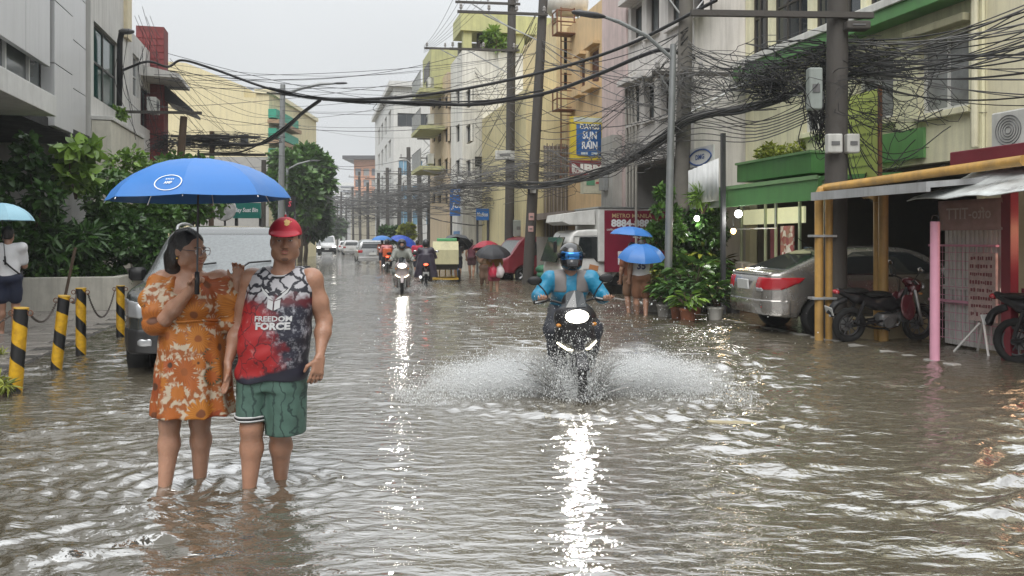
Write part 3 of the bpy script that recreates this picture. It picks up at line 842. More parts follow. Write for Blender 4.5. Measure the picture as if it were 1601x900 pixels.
p_end = st(a_p + .35, ab(1600, a_p + .35), 2.38)
mb = MB(); mb.tube([(0, 0, -.1), (0, 0, zt - .1), (.03, -.0, zt - .03), (.10, -.02, zt), *[tuple((loc(p_end) - Vector((.1, -.02, zt))) * t + Vector((.1, -.02, zt))) for t in (.33, .66, 1)]], .062, 14)
mb.build('pipe', M_yel, pipe, 'auto')
mb = MB(); mb.cyl((.17, .05, -.1), (.17, .05, zt - .15), .055, n=12); mb.build('pipe', M_yel, pipe, 'auto')
for z in (.62, 1.55): mb = MB(); mb.box((.06, .03, z), (.36, .22, .035), None, .005); mb.build('clamp', M_steel, pipe)
# lime sign board
lime = thing('sign_board', 'lime green sign board with faint lines of writing behind pole', 'sign', st(9.1, ab(1374, 9.1), 0), TH)
w_ = ab(1318, 9.1) - ab(1374, 9.1)
part('panel', pm('lime_panel', (.52, .60, .16), .5, var=.08), lime, (-.02, 0, 2.55), (.02, w_, 4.0))
for i in range(7): scribble(lime, -.026, w_ * .15, w_ * .8, 3.82 - i * .18, .05, pm('sign_ink', (.20, .24, .08), .6))
part('frame', M_rust, lime, (-.03, -.04, 2.4), (.03, 0, 4.05))

# ---- white building with garage recess
aR3 = 8.5
b30, b31 = bB + .02, ab(944, aR3)
c_white = pm('white_render', (.66, .63, .60), .7, var=.08, scale=1.3, bump=.1, bscale=20, streak=.5)
H3 = [hb(986, 1003, 8, 62, aR3), hb(1010, 1030, -10, 52, aR3), hb(984, 999, 136, 192, aR3), hb(1007, 1022, 128, 186, aR3), hb(1033, 1046, 122, 180, aR3), hb(1044, 1062, -20, 40, aR3), hb(1085, 1100, -30, 20, aR3), hb(978, 1070, 252, 520, aR3)]
R3, fw, ew = building('apartment_house', 'white apartment house with grey garage recess behind the delivery truck', 'r', aR3, b30, b31, 12.0, c_white, H3, depth=.22)
for i in range(7): fw(i, F_dark, G_grey, 2, 1, .05)
W3_ = b31 - b30
for h in H3[:7]:
    part('sun_hood', c_white, R3, (-.35, h[0] - b30 - .1, h[3] + .06), (.0, h[1] - b30 + .1, h[3] + .2), .01)
    part('window_sill', c_white, R3, (-.10, h[0] - b30 - .06, h[2] - .1), (.0, h[1] - b30 + .06, h[2] - .02), .006)
g = H3[7]
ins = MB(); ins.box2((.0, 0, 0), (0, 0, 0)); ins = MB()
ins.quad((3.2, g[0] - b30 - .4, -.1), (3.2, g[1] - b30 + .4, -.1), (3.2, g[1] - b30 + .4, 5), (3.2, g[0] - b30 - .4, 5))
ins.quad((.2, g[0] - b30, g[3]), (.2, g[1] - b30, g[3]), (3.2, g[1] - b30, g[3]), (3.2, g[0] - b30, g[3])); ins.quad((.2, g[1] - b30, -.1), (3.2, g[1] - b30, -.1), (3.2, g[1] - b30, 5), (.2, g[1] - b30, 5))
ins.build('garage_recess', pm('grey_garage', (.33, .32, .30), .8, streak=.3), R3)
part('pink_pilaster', pm('pink_render', (.60, .48, .46), .75, streak=.4), R3, (-.06, W3_ - 1.9, -.1), (-.01, W3_ + .02, 11.9))
part('column', pm('grey_column', (.42, .41, .38), .8, streak=.4), R3, (-.35, W3_ - 1.6, -.1), (-.065, W3_ - .7, zat(215, aR3, b31 - 1)))
for k in range(4):
    mb = MB(); y = W3_ - 2.0 - .22 * k; mb.tube([(-.08, y, .0), (-.08, y, 3.4 + .9 * (k % 2)), (-.08, y + .1, 6.0)], .035, 6); mb.build('conduit', pm('conduit_grey', (.40, .38, .34), .6), R3)
part('meter_box', M_steel, R3, (-.50, W3_ - 1.3, 2.9), (-.36, W3_ - .9, 3.5), .01)
# opticians sign and blank white banner
op = thing('optical_sign', 'small white sign with blue eye outline above blank banner', 'sign', st(8.2, ab(1116, 8.2), 0), TH)
w_ = ab(1076, 8.2) - ab(1116, 8.2); zc_ = zat(250, 8.2, ab(1096, 8.2))
part('panel', M_white, op, (-.02, 0, zc_ - .32), (.02, w_, zc_ + .28))
eye = MB(); pts = [(-.03, w_ / 2 + w_ * .44 * math.cos(t), zc_ + .06 + .17 * math.sin(t) * abs(math.sin(t)) ** .3) for t in np.linspace(0, 2 * PI, 25)[:-1]]; eye.tube(pts, .018, 5, closed=True); eye.build('eye_outline', pm('sign_blue', (.04, .10, .30), .5), op)
lettering('lettering', 'DMG', op, _mats['sign_blue'], (-.027, w_ / 2, zc_ + .07), (0, -1, 0), (0, 0, 1), w=w_ * .34, h=.11, bold=.03)
lettering('lettering', 'VISION CARE', op, pm('sign_black', (.03, .03, .03), .5), (-.027, w_ / 2, zc_ - .2), (0, -1, 0), (0, 0, 1), w=w_ * .9, h=.16, bold=.02)
wb = thing('blank_banner', 'blank white corrugated banner leaning above the grey awning', 'banner', st(7.9, ab(1122, 7.9), 0), TH)
w_ = ab(1075, 7.9) - ab(1122, 7.9); bm_ = ab(1098, 7.9)
rows = [[(.015 * math.sin(i * 1.9), w_ * i / 20, (zat(316, 7.9, bm_)) * (1 - j) + (zat(252 + i * .55, 7.9, bm_)) * j) for j in (0, 1)] for i in range(21)]
bn = MB(); bn.loft(rows, cap=False, closed=False); bo = bn.build('sheet', pm('blank_white', (.72, .73, .72), .45, streak=.2), wb, True); sm = bo.modifiers.new('s', 'SOLIDIFY'); sm.thickness = .02
part('post', M_dkgrey, wb, (.03, -.12, 0), (.11, -.04, zat(215, 7.9, bm_)))

# ---- orange and yellow building with ladder
aR4 = 9.3
b40, b41 = ab(948, aR4), ab(886, aR4)
c_orange = pm('orange_render', (.66, .48, .27), .75, var=.14, scale=1.5, streak=.3)
H4 = [hb(906, 914, 92, 140, aR4), hb(922, 936, 78, 130, aR4), hb(905, 935, 330, 372, aR4)]
R4, fw, ew = building('orange_building', 'orange building with brown shuttered windows behind paint sign', 'r', aR4, b40, b41, zat(20, aR4, (b40 + b41) / 2), c_orange, H4)
fw(0, F_brown, pm('brown_louvre', (.12, .05, .03), .5), 1, 6); fw(1, F_brown, _mats['brown_louvre'], 2, 6); fw(2, F_brown, G_dark, 2, 1)
for h in H4[:2]: part('window_ledge', c_orange, R4, (-.3, h[0] - b40 - .1, h[2] - .25), (0, h[1] - b40 + .1, h[2] - .05)); part('window_hood', c_orange, R4, (-.25, h[0] - b40 - .1, h[3] + .1), (0, h[1] - b40 + .1, h[3] + .2))
part('shop_canopy', pm('old_canopy', (.30, .25, .22), .7, streak=.4), R4, (-1.3, .3, zat(342, aR4, b40 + 2)), (-.0, 4.4, zat(332, aR4, b40 + 2)))
tk = thing('water_tank', 'white round water tank on the orange roof', 'tank', at(885, 24, st(10.5, b41).y))
mb = MB(); mb.M = Matrix.Rotation(R(90), 4, 'Y'); mb.lathe([(0, -.85), (.35, -.8), (.52, -.6), (.55, 0), (.52, .6), (.35, .8), (0, .85)], 18, (-.5, 0, 0)); mb.M = None; mb.build('tank', pm('tank_white', (.60, .59, .55), .4, streak=.3), tk, True)
mb = MB()
for sx in (-.5, .5): mb.box((sx, 0, -.06), (.12, .9, .3))
mb.build('cradle', M_steel, tk)
a4b = 7.7
b42, b43 = b41 + .02, ab(750, a4b)
c_yel = pm('pale_yellow_render', (.70, .62, .36), .75, var=.08, scale=1.4, streak=.3)
dE = lambda px: (at(px, 300, st(aR4, b42).y).x - st(a4b, b42).x) / CS
R4b, fw, ew = building('yellow_building', 'pale yellow building end wall with narrow dark windows and ladder', 'r', a4b, b42, b43, zat(152, a4b, b42 + 2), c_yel, [], [(dE(868), dE(878), 3.2, 4.1)], deep=10)
R4c, fwc, ewc = building('yellow_annex', 'tall cream yellow stair tower with two slit windows and iron ladder', 'r', 8.9, b42 + .05, b42 + 5, zat(26, 9, b42), pm('cream_yellow_render', (.70, .58, .34), .75, streak=.3), [],
    [(.30, .62, zat(98, 9, b42), zat(56, 9, b42)), (.30, .62, zat(150, 9, b42), zat(112, 9, b42))], deep=6)
ewc(0, F_dark, G_dark, 1, 1, each=False); ewc(1, F_dark, G_dark, 1, 1, each=False); ew(0, F_dark, G_dark, 1, 1, each=False)
lad = thing('iron_ladder', 'rusty iron ladder with two cage platforms on the orange corner', 'ladder', st(9.15, b41 - .5, 0), TH)
z_lo, z_hi = zat(290, 9.15, b41), zat(18, 9.15, b41)
mb = MB()
for x in (-.26, .26): mb.cyl((x, -.05, z_lo), (x, -.05, z_hi), .028, n=6)
mb.build('stile', M_rust, lad)
for i in range(22):
    z = z_lo + .15 + i * (z_hi - z_lo - .2) / 21; mb = MB(); mb.cyl((-.26, -.05, z), (.26, -.05, z), .018, n=5); mb.build('rung', M_rust, lad)
for y0, y1 in ((62, 28), (178, 145)):
    za, zb = zat(y0, 9.15, b41), zat(y1, 9.15, b41); mb = MB()
    for x in (-.55, .55):
        for y in (-.5, .05): mb.cyl((x, y, za), (x, y, zb), .03, n=5)
    for z in (za, (za + zb) / 2, zb): mb.tube([(-.55, .05, z), (-.55, -.5, z), (.55, -.5, z), (.55, .05, z)], .03, 5)
    mb.box((0, -.22, za), (1.1, .55, .03)); mb.build('cage', M_rust, lad)
# paint shop sign (projecting, faces the viewer)
sg_ = thing('paint_sign', 'yellow paint shop sign showing a blue can over red lettering', 'sign', st(7.75, ab(945, 8.9), 0), TH)
Ysg = st(8.4, ab(945, 8.9)).y; mpx = Ysg / FPX
zt_, zb_ = CAMH + (HOR - 183) * mpx, CAMH + (HOR - 250) * mpx
w_ = 64 * mpx
part('panel', pm('sign_yellow', (.66, .52, .05), .45, var=.06), sg_, (0, -.06, zb_), (w_, .06, zt_))
part('header', pm('sign_cream', (.55, .60, .55), .5), sg_, (w_ * .08, -.068, zt_ - .12 * (zt_ - zb_)), (w_ * .92, -.062, zt_ - .02))
cm = MB(); cx, cz = w_ * .47, (zt_ + zb_) / 2 - .05; rw, rh = w_ * .33, (zt_ - zb_) * .37
cm.lathe([(rw * .92, -rh), (rw, -rh * .94), (rw, rh * .9), (rw * .95, rh)], 20, (cx, 0, cz), Matrix.Diagonal((1, .16, 1))); cm.v = [(x, y - .05, z) for x, y, z in cm.v]
cm.build('paint_can', pm('can_blue', (.02, .11, .33), .4, var=.2), sg_, 'auto')
for s_, zz_, ww, hh, col in (('DAVISS', cz + rh * .82, rw * 1.5, .17, (.75, .74, .62)), ('SUN', cz + rh * .28, rw * 1.1, .24, (.75, .78, .8)), ('&', cz - rh * .03, rw * .2, .12, (.75, .78, .8)), ('RAIN', cz - rh * .35, rw * 1.2, .24, (.75, .78, .8))):
    lettering('lettering', s_, sg_, pm('sgn' + s_, col, .5), (cx, -.05 - .16 * rw - .012, zz_), (1, 0, 0), (0, 0, 1), w=ww, h=hh, bold=.03)
cm = MB(); cm.box((cx, -.052 - .16 * rw * .8, cz - rh * .86), (rw * 1.3, .02, rh * .14)); cm.build('can_band', pm('can_band', (.5, .58, .62), .5), sg_)
zt2, zb2 = zb_ - .02, CAMH + (HOR - 275) * mpx
part('panel', pm('sign_maroon', (.20, .04, .045), .5), sg_, (0, -.06, zb2), (w_ * 1.0, .06, zt2))
lettering('lettering', 'NBM', sg_, pm('sign_white', (.75, .74, .70), .5), (w_ * .45, -.066, zt2 - .24), (1, 0, 0), (0, 0, 1), w=w_ * .84, h=.26, bold=.05)
lettering('lettering', 'INDUSTRIAL SUPPLY', sg_, _mats['sign_white'], (w_ * .5, -.066, zb2 + .14), (1, 0, 0), (0, 0, 1), w=w_ * .9, h=.15, bold=.02)
zb3 = CAMH + (HOR - 303) * mpx
part('panel', pm('sign_pale', (.55, .54, .42), .5, var=.2), sg_, (w_ * .28, -.3, zb3), (w_ * .82, .05, zb2 - .04))
part('print', pm('print_green', (.10, .28, .16), .5), sg_, (w_ * .34, -.312, zb3 + .25), (w_ * .55, -.304, zb2 - .14))
part('print', pm('print_red', (.5, .10, .10), .5), sg_, (w_ * .58, -.312, zb3 + .3), (w_ * .74, -.304, zb2 - .2))
part('bracket', M_rust, sg_, (w_, -.02, zb_ + .3), (w_ + 1.0, .02, zb_ + .36)); part('bracket', M_rust, sg_, (w_, -.02, zt_ - .3), (w_ + 1.0, .02, zt_ - .24))
# slatted bamboo screen and pink wall under the yellow building
scn = thing('slat_screen', 'weathered grey slat screen beside the pink wall', 'screen', st(7.75, b42 - .15, 0), TH)
for i in range(26):
    mb = MB(); x = .62 + i * .052; mb.box((x, random.uniform(-.02, .02), 3.0 + random.uniform(-.06, .06)), (.03, .03, 4.1)); mb.build('slat', pm('old_slat%d' % (i % 3), [(.22, .19, .16), (.34, .31, .28), (.14, .12, .10)][i % 3], .8), scn)
part('rail', M_rust, scn, (.6, .03, 4.9), (2.0, .06, 5.0))
part('wall', pm('pale_pink_wall', (.62, .44, .38), .7, streak=.3), scn, (1.98, -.05, -.1), (2.55, .1, 3.4))
part('wall', pm('old_white_wall', (.5, .49, .46), .7, streak=.4), scn, (.3, -.12, -.1), (1.9, -.05, 1.6))

# ---- white tall building with green terrace
a5 = 6.75
b50, b51 = b43 - .5, ab(704, 6.75)
c_white2 = pm('white_render_b', (.70, .69, .64), .75, var=.08, scale=.8, streak=.6)
z5 = zat(78, a5, b50)
H5 = []
for pxs in ((712, 718), (728, 735)):
    for y0, y1 in ((140, 165), (195, 222), (250, 275)): H5.append(hb(pxs[0], pxs[1], y0, y1, a5))
R5, fw, ew = building('white_block', 'tall white block with roof terrace and pale green parapet', 'r', a5, b50, b51, z5, c_white2, H5, [(.6, 1.3, 4.2, 5.4)], deep=9)
for i in range(len(H5)): fw(i, F_dark, G_grey, 2, 1, each=False)
ew(0, F_dark, G_dark, 2, 1)
c_lime = pm('lime_cream_render', (.46, .46, .22), .7, streak=.4)
W5 = b51 - b50
part('terrace_parapet', c_lime, R5, (-.1, -.15, z5 + .9), (9, W5 * .6, z5 + 1.75)); 
for x in (.05, 2.6, 5.0): part('terrace_pier', c_lime, R5, (x, 0, z5), (x + .4, .4, z5 + .9))
part('terrace_back', pm('terrace_shade', (.2, .2, .18), .8), R5, (.2, 2.2, z5), (8.8, 2.4, z5 + .9))
part('drain_pipe', c_white2, R5, (1.7, -.16, -.2), (1.82, -.02, z5))
part('blue_wall', pm('blue_paint', (.10, .22, .42), .6), R5, (-.03, .6, -.1), (-.008, W5 - 1, 1.9))
part('yellow_panel', pm('yellow_panel', (.7, .6, .15), .5), R5, (-.05, 2.0, .3), (-.032, 2.9, 1.5))
# ---- beige block with balconies
a6 = 6.6
b60, b61 = b51 + .05, ab(672, 6.6)
c_beige = pm('beige_render', (.52, .42, .29), .75, var=.08, scale=.8, streak=.35)
z6 = zat(112, a6, b60)
H6 = []
for k, (p0, p1) in enumerate(((675, 680), (684, 689), (694, 700))):
    for y0, y1 in ((150, 170), (200, 222), (248, 272), (300, 318)): H6.append(hb(p0, p1, y0, y1, a6))
R6, fw, ew = building('balcony_block', 'beige block with stacked yellow green balconies', 'r', a6, b60, b61, z6, c_beige, H6, deep=10)
for i in range(len(H6)): fw(i, F_dark, G_dark, 2, 1, each=False)
c_bal = pm('balcony_green', (.40, .40, .20), .7, streak=.45)
for y in (150, 205, 265):
    z = zat(y, a6, b60 + 3); bal = part('balcony', c_bal, R6, (-1.3, .8, z - .2), (0, 4.6, z))
    mb = MB()
    for i in range(14): mb.cyl((-1.25, 1.0 + i * .27, z), (-1.25, 1.0 + i * .27, z + .9), .02, n=4)
    mb.tube([(-1.25, .9, z + .9), (-1.25, 4.6, z + .9)], .03, 4); mb.build('railing', M_steel, bal)
    aircon(R6, (-.6, 2.0, z + .45))
part('stair_tower', c_bal, R6, (-.6, 1.6, z6 - .5), (3, 5, z6 + 1.6), 0)
part('tower_opening', F_dark, R6, (-.63, 2.2, z6 + .2), (-.605, 4.4, z6 + 1.0))
# ---- grey modern block and the orange grid block further on
a7, b70 = 8.1, 84.0
c_grey = pm('pale_grey_cladding', (.56, .56, .54), .6, var=.06, scale=.6, streak=.25)
z7 = zat(128, a7, b70)
E7 = [(.5 + 1.45 * i, 1.6 + 1.45 * i, 3.0 + 2.6 * j, 4.6 + 2.6 * j) for i in range(3) for j in range(3)] + [(.4, 4.2, z7 - 4.6, z7 - 3.2)]
R7, fw, ew = building('office_block', 'pale grey office block with dark window band left of the balconies', 'r', a7, b70, b70 + 26, z7, c_grey, [(b70 + 3 + 5 * i, b70 + 6 + 5 * i, 4 + 3.2 * j, 6 + 3.2 * j) for i in range(4) for j in range(4)], E7, deep=12)
for i in range(16): fw(i, F_white, G_grey, 2, 1, each=False)
for i in range(9): ew(i, F_white, pm('sky_blue_glass', (.16, .30, .42), .1), 2, 1, each=False)
ew(9, F_dark, G_dark, 4, 1, each=False)
part('cornice', c_grey, R7, (-.5, -.5, z7 - .5), (12, 26, z7 + .05)); b71 = 115.0
Y8 = 165.0
R8 = thing('grid_block', 'far orange and grey block with flat overhanging roof', 'building', (at(553, 374, Y8).x, Y8, 0))
w8 = 64 / FPX * Y8; h8 = CAMH + (HOR - 242) / FPX * Y8
mb = MB(); facade(mb, (0, 0, -1), (1, 0, 0), w8, h8, [(w8 * (i + .14) / 5, w8 * (i + .86) / 5, 2 + j * (h8 - 3) / 7, 2 + (j + .66) * (h8 - 3) / 7) for i in range(5) for j in range(7)], .3, (0, -1, 0)); mb.quad((0, 0, h8 - 1), (w8, 0, h8 - 1), (w8, 20, h8 - 1), (0, 20, h8 - 1)); mb.quad((0, 0, -1), (0, 20, -1), (0, 20, h8 - 1), (0, 0, h8 - 1))
mb.build('wall', pm('terracotta_cladding', (.50, .26, .17), .7, var=.15), R8, fix=False)
for i in range(5):
    for j in range(7):
        part('window', pm('far_glass%d' % ((i + j) % 3), [(.22, .24, .26), (.30, .31, .31), (.14, .15, .17)][(i + j) % 3], .15), R8, (w8 * (i + .14) / 5, .28, 1 + j * (h8 - 3) / 7), (w8 * (i + .86) / 5, .32, 1 + (j + .66) * (h8 - 3) / 7))
part('roof', M_dkgrey, R8, (-2, -2, h8 - 1), (w8 + 1, 21, h8 - .3))
# far white condos beyond the tree
for (p0, p1, yt, Yd, lab, fl) in ((498, 540, 300, 300, 'far pale condominium at the end of the street', 9), (530, 560, 285, 380, 'farthest hazy tower behind the condominium', 12), (470, 500, 318, 260, 'far low white block right of the big tree', 5)):
    r_ = thing('far_block', lab, 'building', (at(p0, 374, Yd).x, Yd, 0), 0, 'far blocks at the end of the street')
    w_ = (p1 - p0) / FPX * Yd; h_ = CAMH + (HOR - yt) / FPX * Yd
    part('wall', pm('far_white', (.55, .55, .54), .7), r_, (0, 0, -1), (w_, 15, h_))
    for j in range(fl):
        part('window_band', pm('far_band', (.16, .17, .19), .2), r_, (w_ * .06, -.06, 2 + j * (h_ - 2.5) / fl), (w_ * .94, -.01, 2 + (j + .5) * (h_ - 2.5) / fl))
# filler houses in the street's far right row
bf = b71
for i in range(5):
    b0_ = bf + i * 28; hh = [7, 9, 6, 8, 5.5][i]
    r_, fw, ew = building('row_house', ['far cream row house beyond the grey office block', 'far tall grey row house', 'far low green row house', 'far pale row house near the street end', 'last low row house of the street'][i], 'r', 6.3, b0_, b0_ + 27, hh,
        pm('rowh%d' % i, [(.5, .46, .36), (.45, .45, .44), (.34, .40, .33), (.5, .5, .48), (.4, .36, .3)][i], .7, streak=.3), [(b0_ + 3 + 6 * k, b0_ + 6 + 6 * k, 3.2 + 3 * j, 5 + 3 * j) for k in range(4) for j in range(max(1, int((hh - 3) / 3)))], depth=.2)
    for k in range(4 * max(1, int((hh - 3) / 3))): fw(k, F_dark, G_dark, 2, 1, each=False)
# blue billboard and small blue sign on the right row
def board(name, label, px0, px1, y0, y1, Y, mat, txt, tmat, rz=0):
    t = thing(name, label, 'sign', (at((px0 + px1) / 2, 374, Y).x, Y, 0), rz)
    w_, zt_, zb_ = (px1 - px0) / FPX * Y, CAMH + (HOR - y0) / FPX * Y, CAMH + (HOR - y1) / FPX * Y
    part('panel', mat, t, (-w_ / 2, -.08, zb_), (w_ / 2, .08, zt_))
    n = len(txt)
    for i, s_ in enumerate(txt):
        lettering('lettering', s_, t, tmat, (0, -.088, zt_ - (zt_ - zb_) * (i + .75) / (n + .5)), (1, 0, 0), (0, 0, 1), w=w_ * min(.85, .2 * len(s_) + .1), h=(zt_ - zb_) * .55 / (n + .5), bold=.03, slant=.15)
    part('post', M_dkgrey, t, (w_ / 2 - .1, .1, 0), (w_ / 2, .2, zb_)); part('post', M_dkgrey, t, (-w_ / 2, .1, 0), (-w_ / 2 + .1, .2, zb_))
    return t
M_bblue = pm('billboard_blue', (.015, .15, .50), .5, var=.1)
M_swhite = pm('sign_letter_white', (.74, .76, .78), .5)
board('billboard', 'bright blue billboard with white script behind the utility poles', 703, 738, 287, 337, 38, M_bblue, ['Say', 'Jones'], M_swhite)
board('shop_sign', 'small blue shop sign right of the blue billboard', 744, 764, 326, 344, 36, M_bblue, ['Medicus'], M_swhite)

# ================================================================== left side
aL = -6.0
c_panel = pm('white_aluminium_panel', (.60, .60, .60), .35, .15, var=.04, scale=.7, streak=.15)
L1 = thing('office_building', 'white panelled office building overhanging the dark planting at left', 'building', st(aL, 12.0), TH)
bE = ab(141, aL) - 12.0
part('core', pm('office_core', (.42, .42, .41), .7), L1, (-9, -6, 4.35), (-.35, bE, 16))
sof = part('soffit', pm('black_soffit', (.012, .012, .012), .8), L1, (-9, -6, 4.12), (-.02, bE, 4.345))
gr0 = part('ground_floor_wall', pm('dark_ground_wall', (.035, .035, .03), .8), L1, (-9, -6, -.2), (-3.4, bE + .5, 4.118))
# cladding: every panel is a piece
def panels(root, x, y0, y1, z0, z1, ny, nz, th=.06, name='cladding_panel', mat=None, gap=.012):
    dy, dz = (y1 - y0) / ny, (z1 - z0) / nz
    for i in range(ny):
        for j in range(nz):
            mb = MB(); mb.box2((x - th, y0 + i * dy + gap, z0 + j * dz + gap), (x, y0 + (i + 1) * dy - gap, z0 + (j + 1) * dz - gap), .006); mb.build(name, mat or c_panel, root)
yl = lambda px, a: ab(px, a) - 12.0
panels(L1, -.05, yl(108, aL) + .02, yl(137, aL), 4.15, 13.0, 1, 7)
panels(L1, .12, yl(76, aL), yl(106, aL), 4.15, 13.0, 1, 6, .3)
br = MB()
for z in (5.6, 6.9, 8.3): br.box((-.1, yl(109, aL), z), (.1, .12, .12))
br.build('bracket', M_dkgrey, L1)
panels(L1, .10, yl(0, -5.9) - 5, yl(78, -5.9), zat(60, aL, ab(0, aL)), 13.0, 5, 3, .12)
pn = part('window_band', G_grey, L1, (-.3, -6, 5.0), (-.2, yl(76, aL), 7.2))
for i in range(7): part('mullion', F_white, L1, (-.2, yl(76, aL) - .9 - i * 1.4, 5.0), (-.14, yl(76, aL) - .84 - i * 1.4, 7.2))
part('ledge', pm('white_ledge_b', (.68, .68, .66), .6, streak=.25), L1, (-.4, -6, zat(138, -5.2, ab(0, -5.2))), (.75, yl(88, -5.25), zat(138, -5.2, ab(0, -5.2)) + .42), .01)
for i in range(6): mb = MB(); mb.cyl((.2, yl(70, -5.6) - i * 1.1, 4.45), (.2, yl(70, -5.6) - i * 1.1, 4.62), .16, .13, 14); mb.build('downlight', pm('downlight_white', (.5, .5, .5), .4), L1, 'auto')
# green-glass house
b10, b11 = ab(141, aL), ab(200, aL)
c_lw = pm('left_white_render', (.60, .59, .56), .75, var=.1, scale=1.2, streak=.4)
zz = lambda y, px, a=aL: zat(y, a, ab(px, a))
L2, fw, ew = building('glass_front_house', 'white house with tall dark green window beside the office building', 'l', aL, b10 + .02, b11, 13, c_lw, [(ab(146, aL), ab(184, aL), zz(163, 165), zz(50, 165))], deep=8)
fw(0, F_dark, G_green, 2, 2, .07)
part('window_box', c_lw, L2, (.0, ab(142, aL) - b10 - .02, zz(196, 160)), (.55, ab(198, aL) - b10, zz(190, 160)), .01)
part('lower_wall', pm('cream_low_wall', (.62, .59, .50), .75, streak=.4), L2, (.01, ab(142, aL) - b10, -.1), (.5, ab(199, aL) - b10, zz(197, 160)))
part('corner_pilaster', pm('cream_pilaster', (.66, .58, .40), .7, streak=.2), L2, (.0, b11 - b10 - .7, zz(60, 195)), (.12, b11 - b10 - .05, 13))
# narrow house and red brick pillar
b12, b13 = b11 + .02, ab(246, aL)
L3, fw, ew = building('narrow_house', 'narrow grey white house with small canopy and open front', 'l', aL - .1, b12, b13, zz(66, 225), pm('grey_white_render', (.55, .54, .52), .75, streak=.45), [(ab(212, aL), ab(222, aL), zz(150, 215), zz(85, 215)), (ab(224, aL), ab(242, aL), zz(200, 232), zz(140, 232))], deep=8)
fw(0, F_white, G_grey, 1, 2); fw(1, F_dark, G_dark, 2, 1)
cn = MB(); cn.prism([(0, zz(128, 235)), (1.3, zz(134, 240)), (1.3, zz(128, 240)), (0, zz(112, 235))], ab(224, aL) - b12, ab(246, aL) - b12, 'y'); cn.build('canopy', c_lw, L3)
aircon(L3, (.35, ab(228, aL) - b12, zz(165, 228)), (1, 0, 0))
c_brick = pm('brick_core', (.16, .035, .035), .8, var=.2)
bp0 = ab(256, -5.6)
L4 = thing('brick_pillar', 'tall dark red brick pillar with dark awning', 'pillar', st(-5.6, bp0), TH)
zp = zat(42, -5.6, bp0)
part('core', c_brick, L4, (-1.0, 0, -.1), (0, .9, zp))
brm = None
for j in range(int((zp - 3.0) / .26)):
    for i in range(4):
        mb = MB()
        if brm is None:
            mb.box((0, 0, 0), (.235, .04, .235), None, .006); brm = mb.mesh('brick'); brm.materials.append(pm('red_brick', (.20, .04, .042), .75, var=.3, scale=3))
        o = bpy.data.objects.new('brick', brm); COL.objects.link(o); o.parent = L4; o.location = (-.875 + .25 * i, -.01 + random.uniform(-.004, .004), 3.1 + j * .26)
cn = MB(); cn.prism([(0, zp - 2.2), (1.0, zp - 3.1), (1.0, zp - 3.2), (0, zp - 2.8)], .1, 2.5, 'y'); cn.build('awning', pm('dark_awning', (.04, .04, .045), .6), L4)
# cream building (end wall seen) with green balcony edge
Yc = 58.0
pts_l = at(262, 92, Yc); pts_r = at(420, 145, Yc)
L5 = thing('cream_building', 'large plain cream building with stepped top beyond the brick pillar', 'building', (pts_l.x, Yc, 0), 0)
wc = pts_r.x - pts_l.x; k_ = Yc / FPX
zq = lambda y: CAMH + (HOR - y) * k_; xq = lambda p: (p - 262) * k_
poly = [(-6, -.2), (wc, -.2), (wc, zq(146)), (xq(400), zq(146)), (xq(400), zq(152)), (xq(381), zq(152)), (xq(380), zq(134)), (xq(290), zq(98)), (xq(262), zq(96)), (-6, zq(96))]
mb = MB(); mb.prism(poly, 0, 14, 'y'); mb.build('wall', pm('cream_wall', (.66, .58, .36), .75, var=.06, scale=.5, streak=.28), L5)
part('coping', pm('cream_coping', (.7, .64, .44), .7), L5, (xq(398), -.15, zq(146)), (wc + .2, 14, zq(146) + .3))
for y in (170, 200, 232): part('balcony', pm('teal_balcony', (.02, .26, .17), .5), L5, (wc - .02, -.1, zq(y + 14)), (wc + .55, 6, zq(y)))
for y in (187, 218): part('balcony_slab', pm('brown_slab', (.30, .20, .12), .7), L5, (wc - .02, -.3, zq(y + 6)), (wc + .8, 6, zq(y)))
part('base_band', pm('grey_base', (.33, .32, .30), .7), L5, (2, -.05, -.1), (wc, -.01, zq(245)))
for k in range(4): part('window', G_dark, L5, (xq(286 + 30 * k), -.03, zq(228)), (xq(298 + 30 * k), -.006, zq(210)))
# green road-side sign, round sign, small dark sign
board('street_sign', 'green sign with white script lettering beyond the grey car', 365, 407, 317, 341, 30, pm('sign_green', (.01, .17, .14), .5), ['Bay Suat Bin'], M_swhite)
rs = thing('round_sign', 'round white sign beside the green lettered sign', 'sign', (at(350, 330, 29.5).x, 29.5, 0))
mb = MB(); mb.M = Matrix.Translation((0, 0, at(350, 326, 29.5).z)) @ Matrix.Rotation(R(90), 4, 'X'); mb.lathe([(0, .03), (.42, .03), (.45, 0), (.42, -.03), (0, -.03)], 24); mb.build('disc', pm('sign_disc', (.55, .55, .56), .5, var=.4, scale=3), rs)
part('post', M_dkgrey, rs, (-.03, .05, -.1), (.03, .11, 2.6))
board('hanging_sign', 'small black sign with a red S on the left pole', 446, 461, 306, 331, 42, M_black, ['S'], pm('red_letter', (.5, .05, .08), .5))

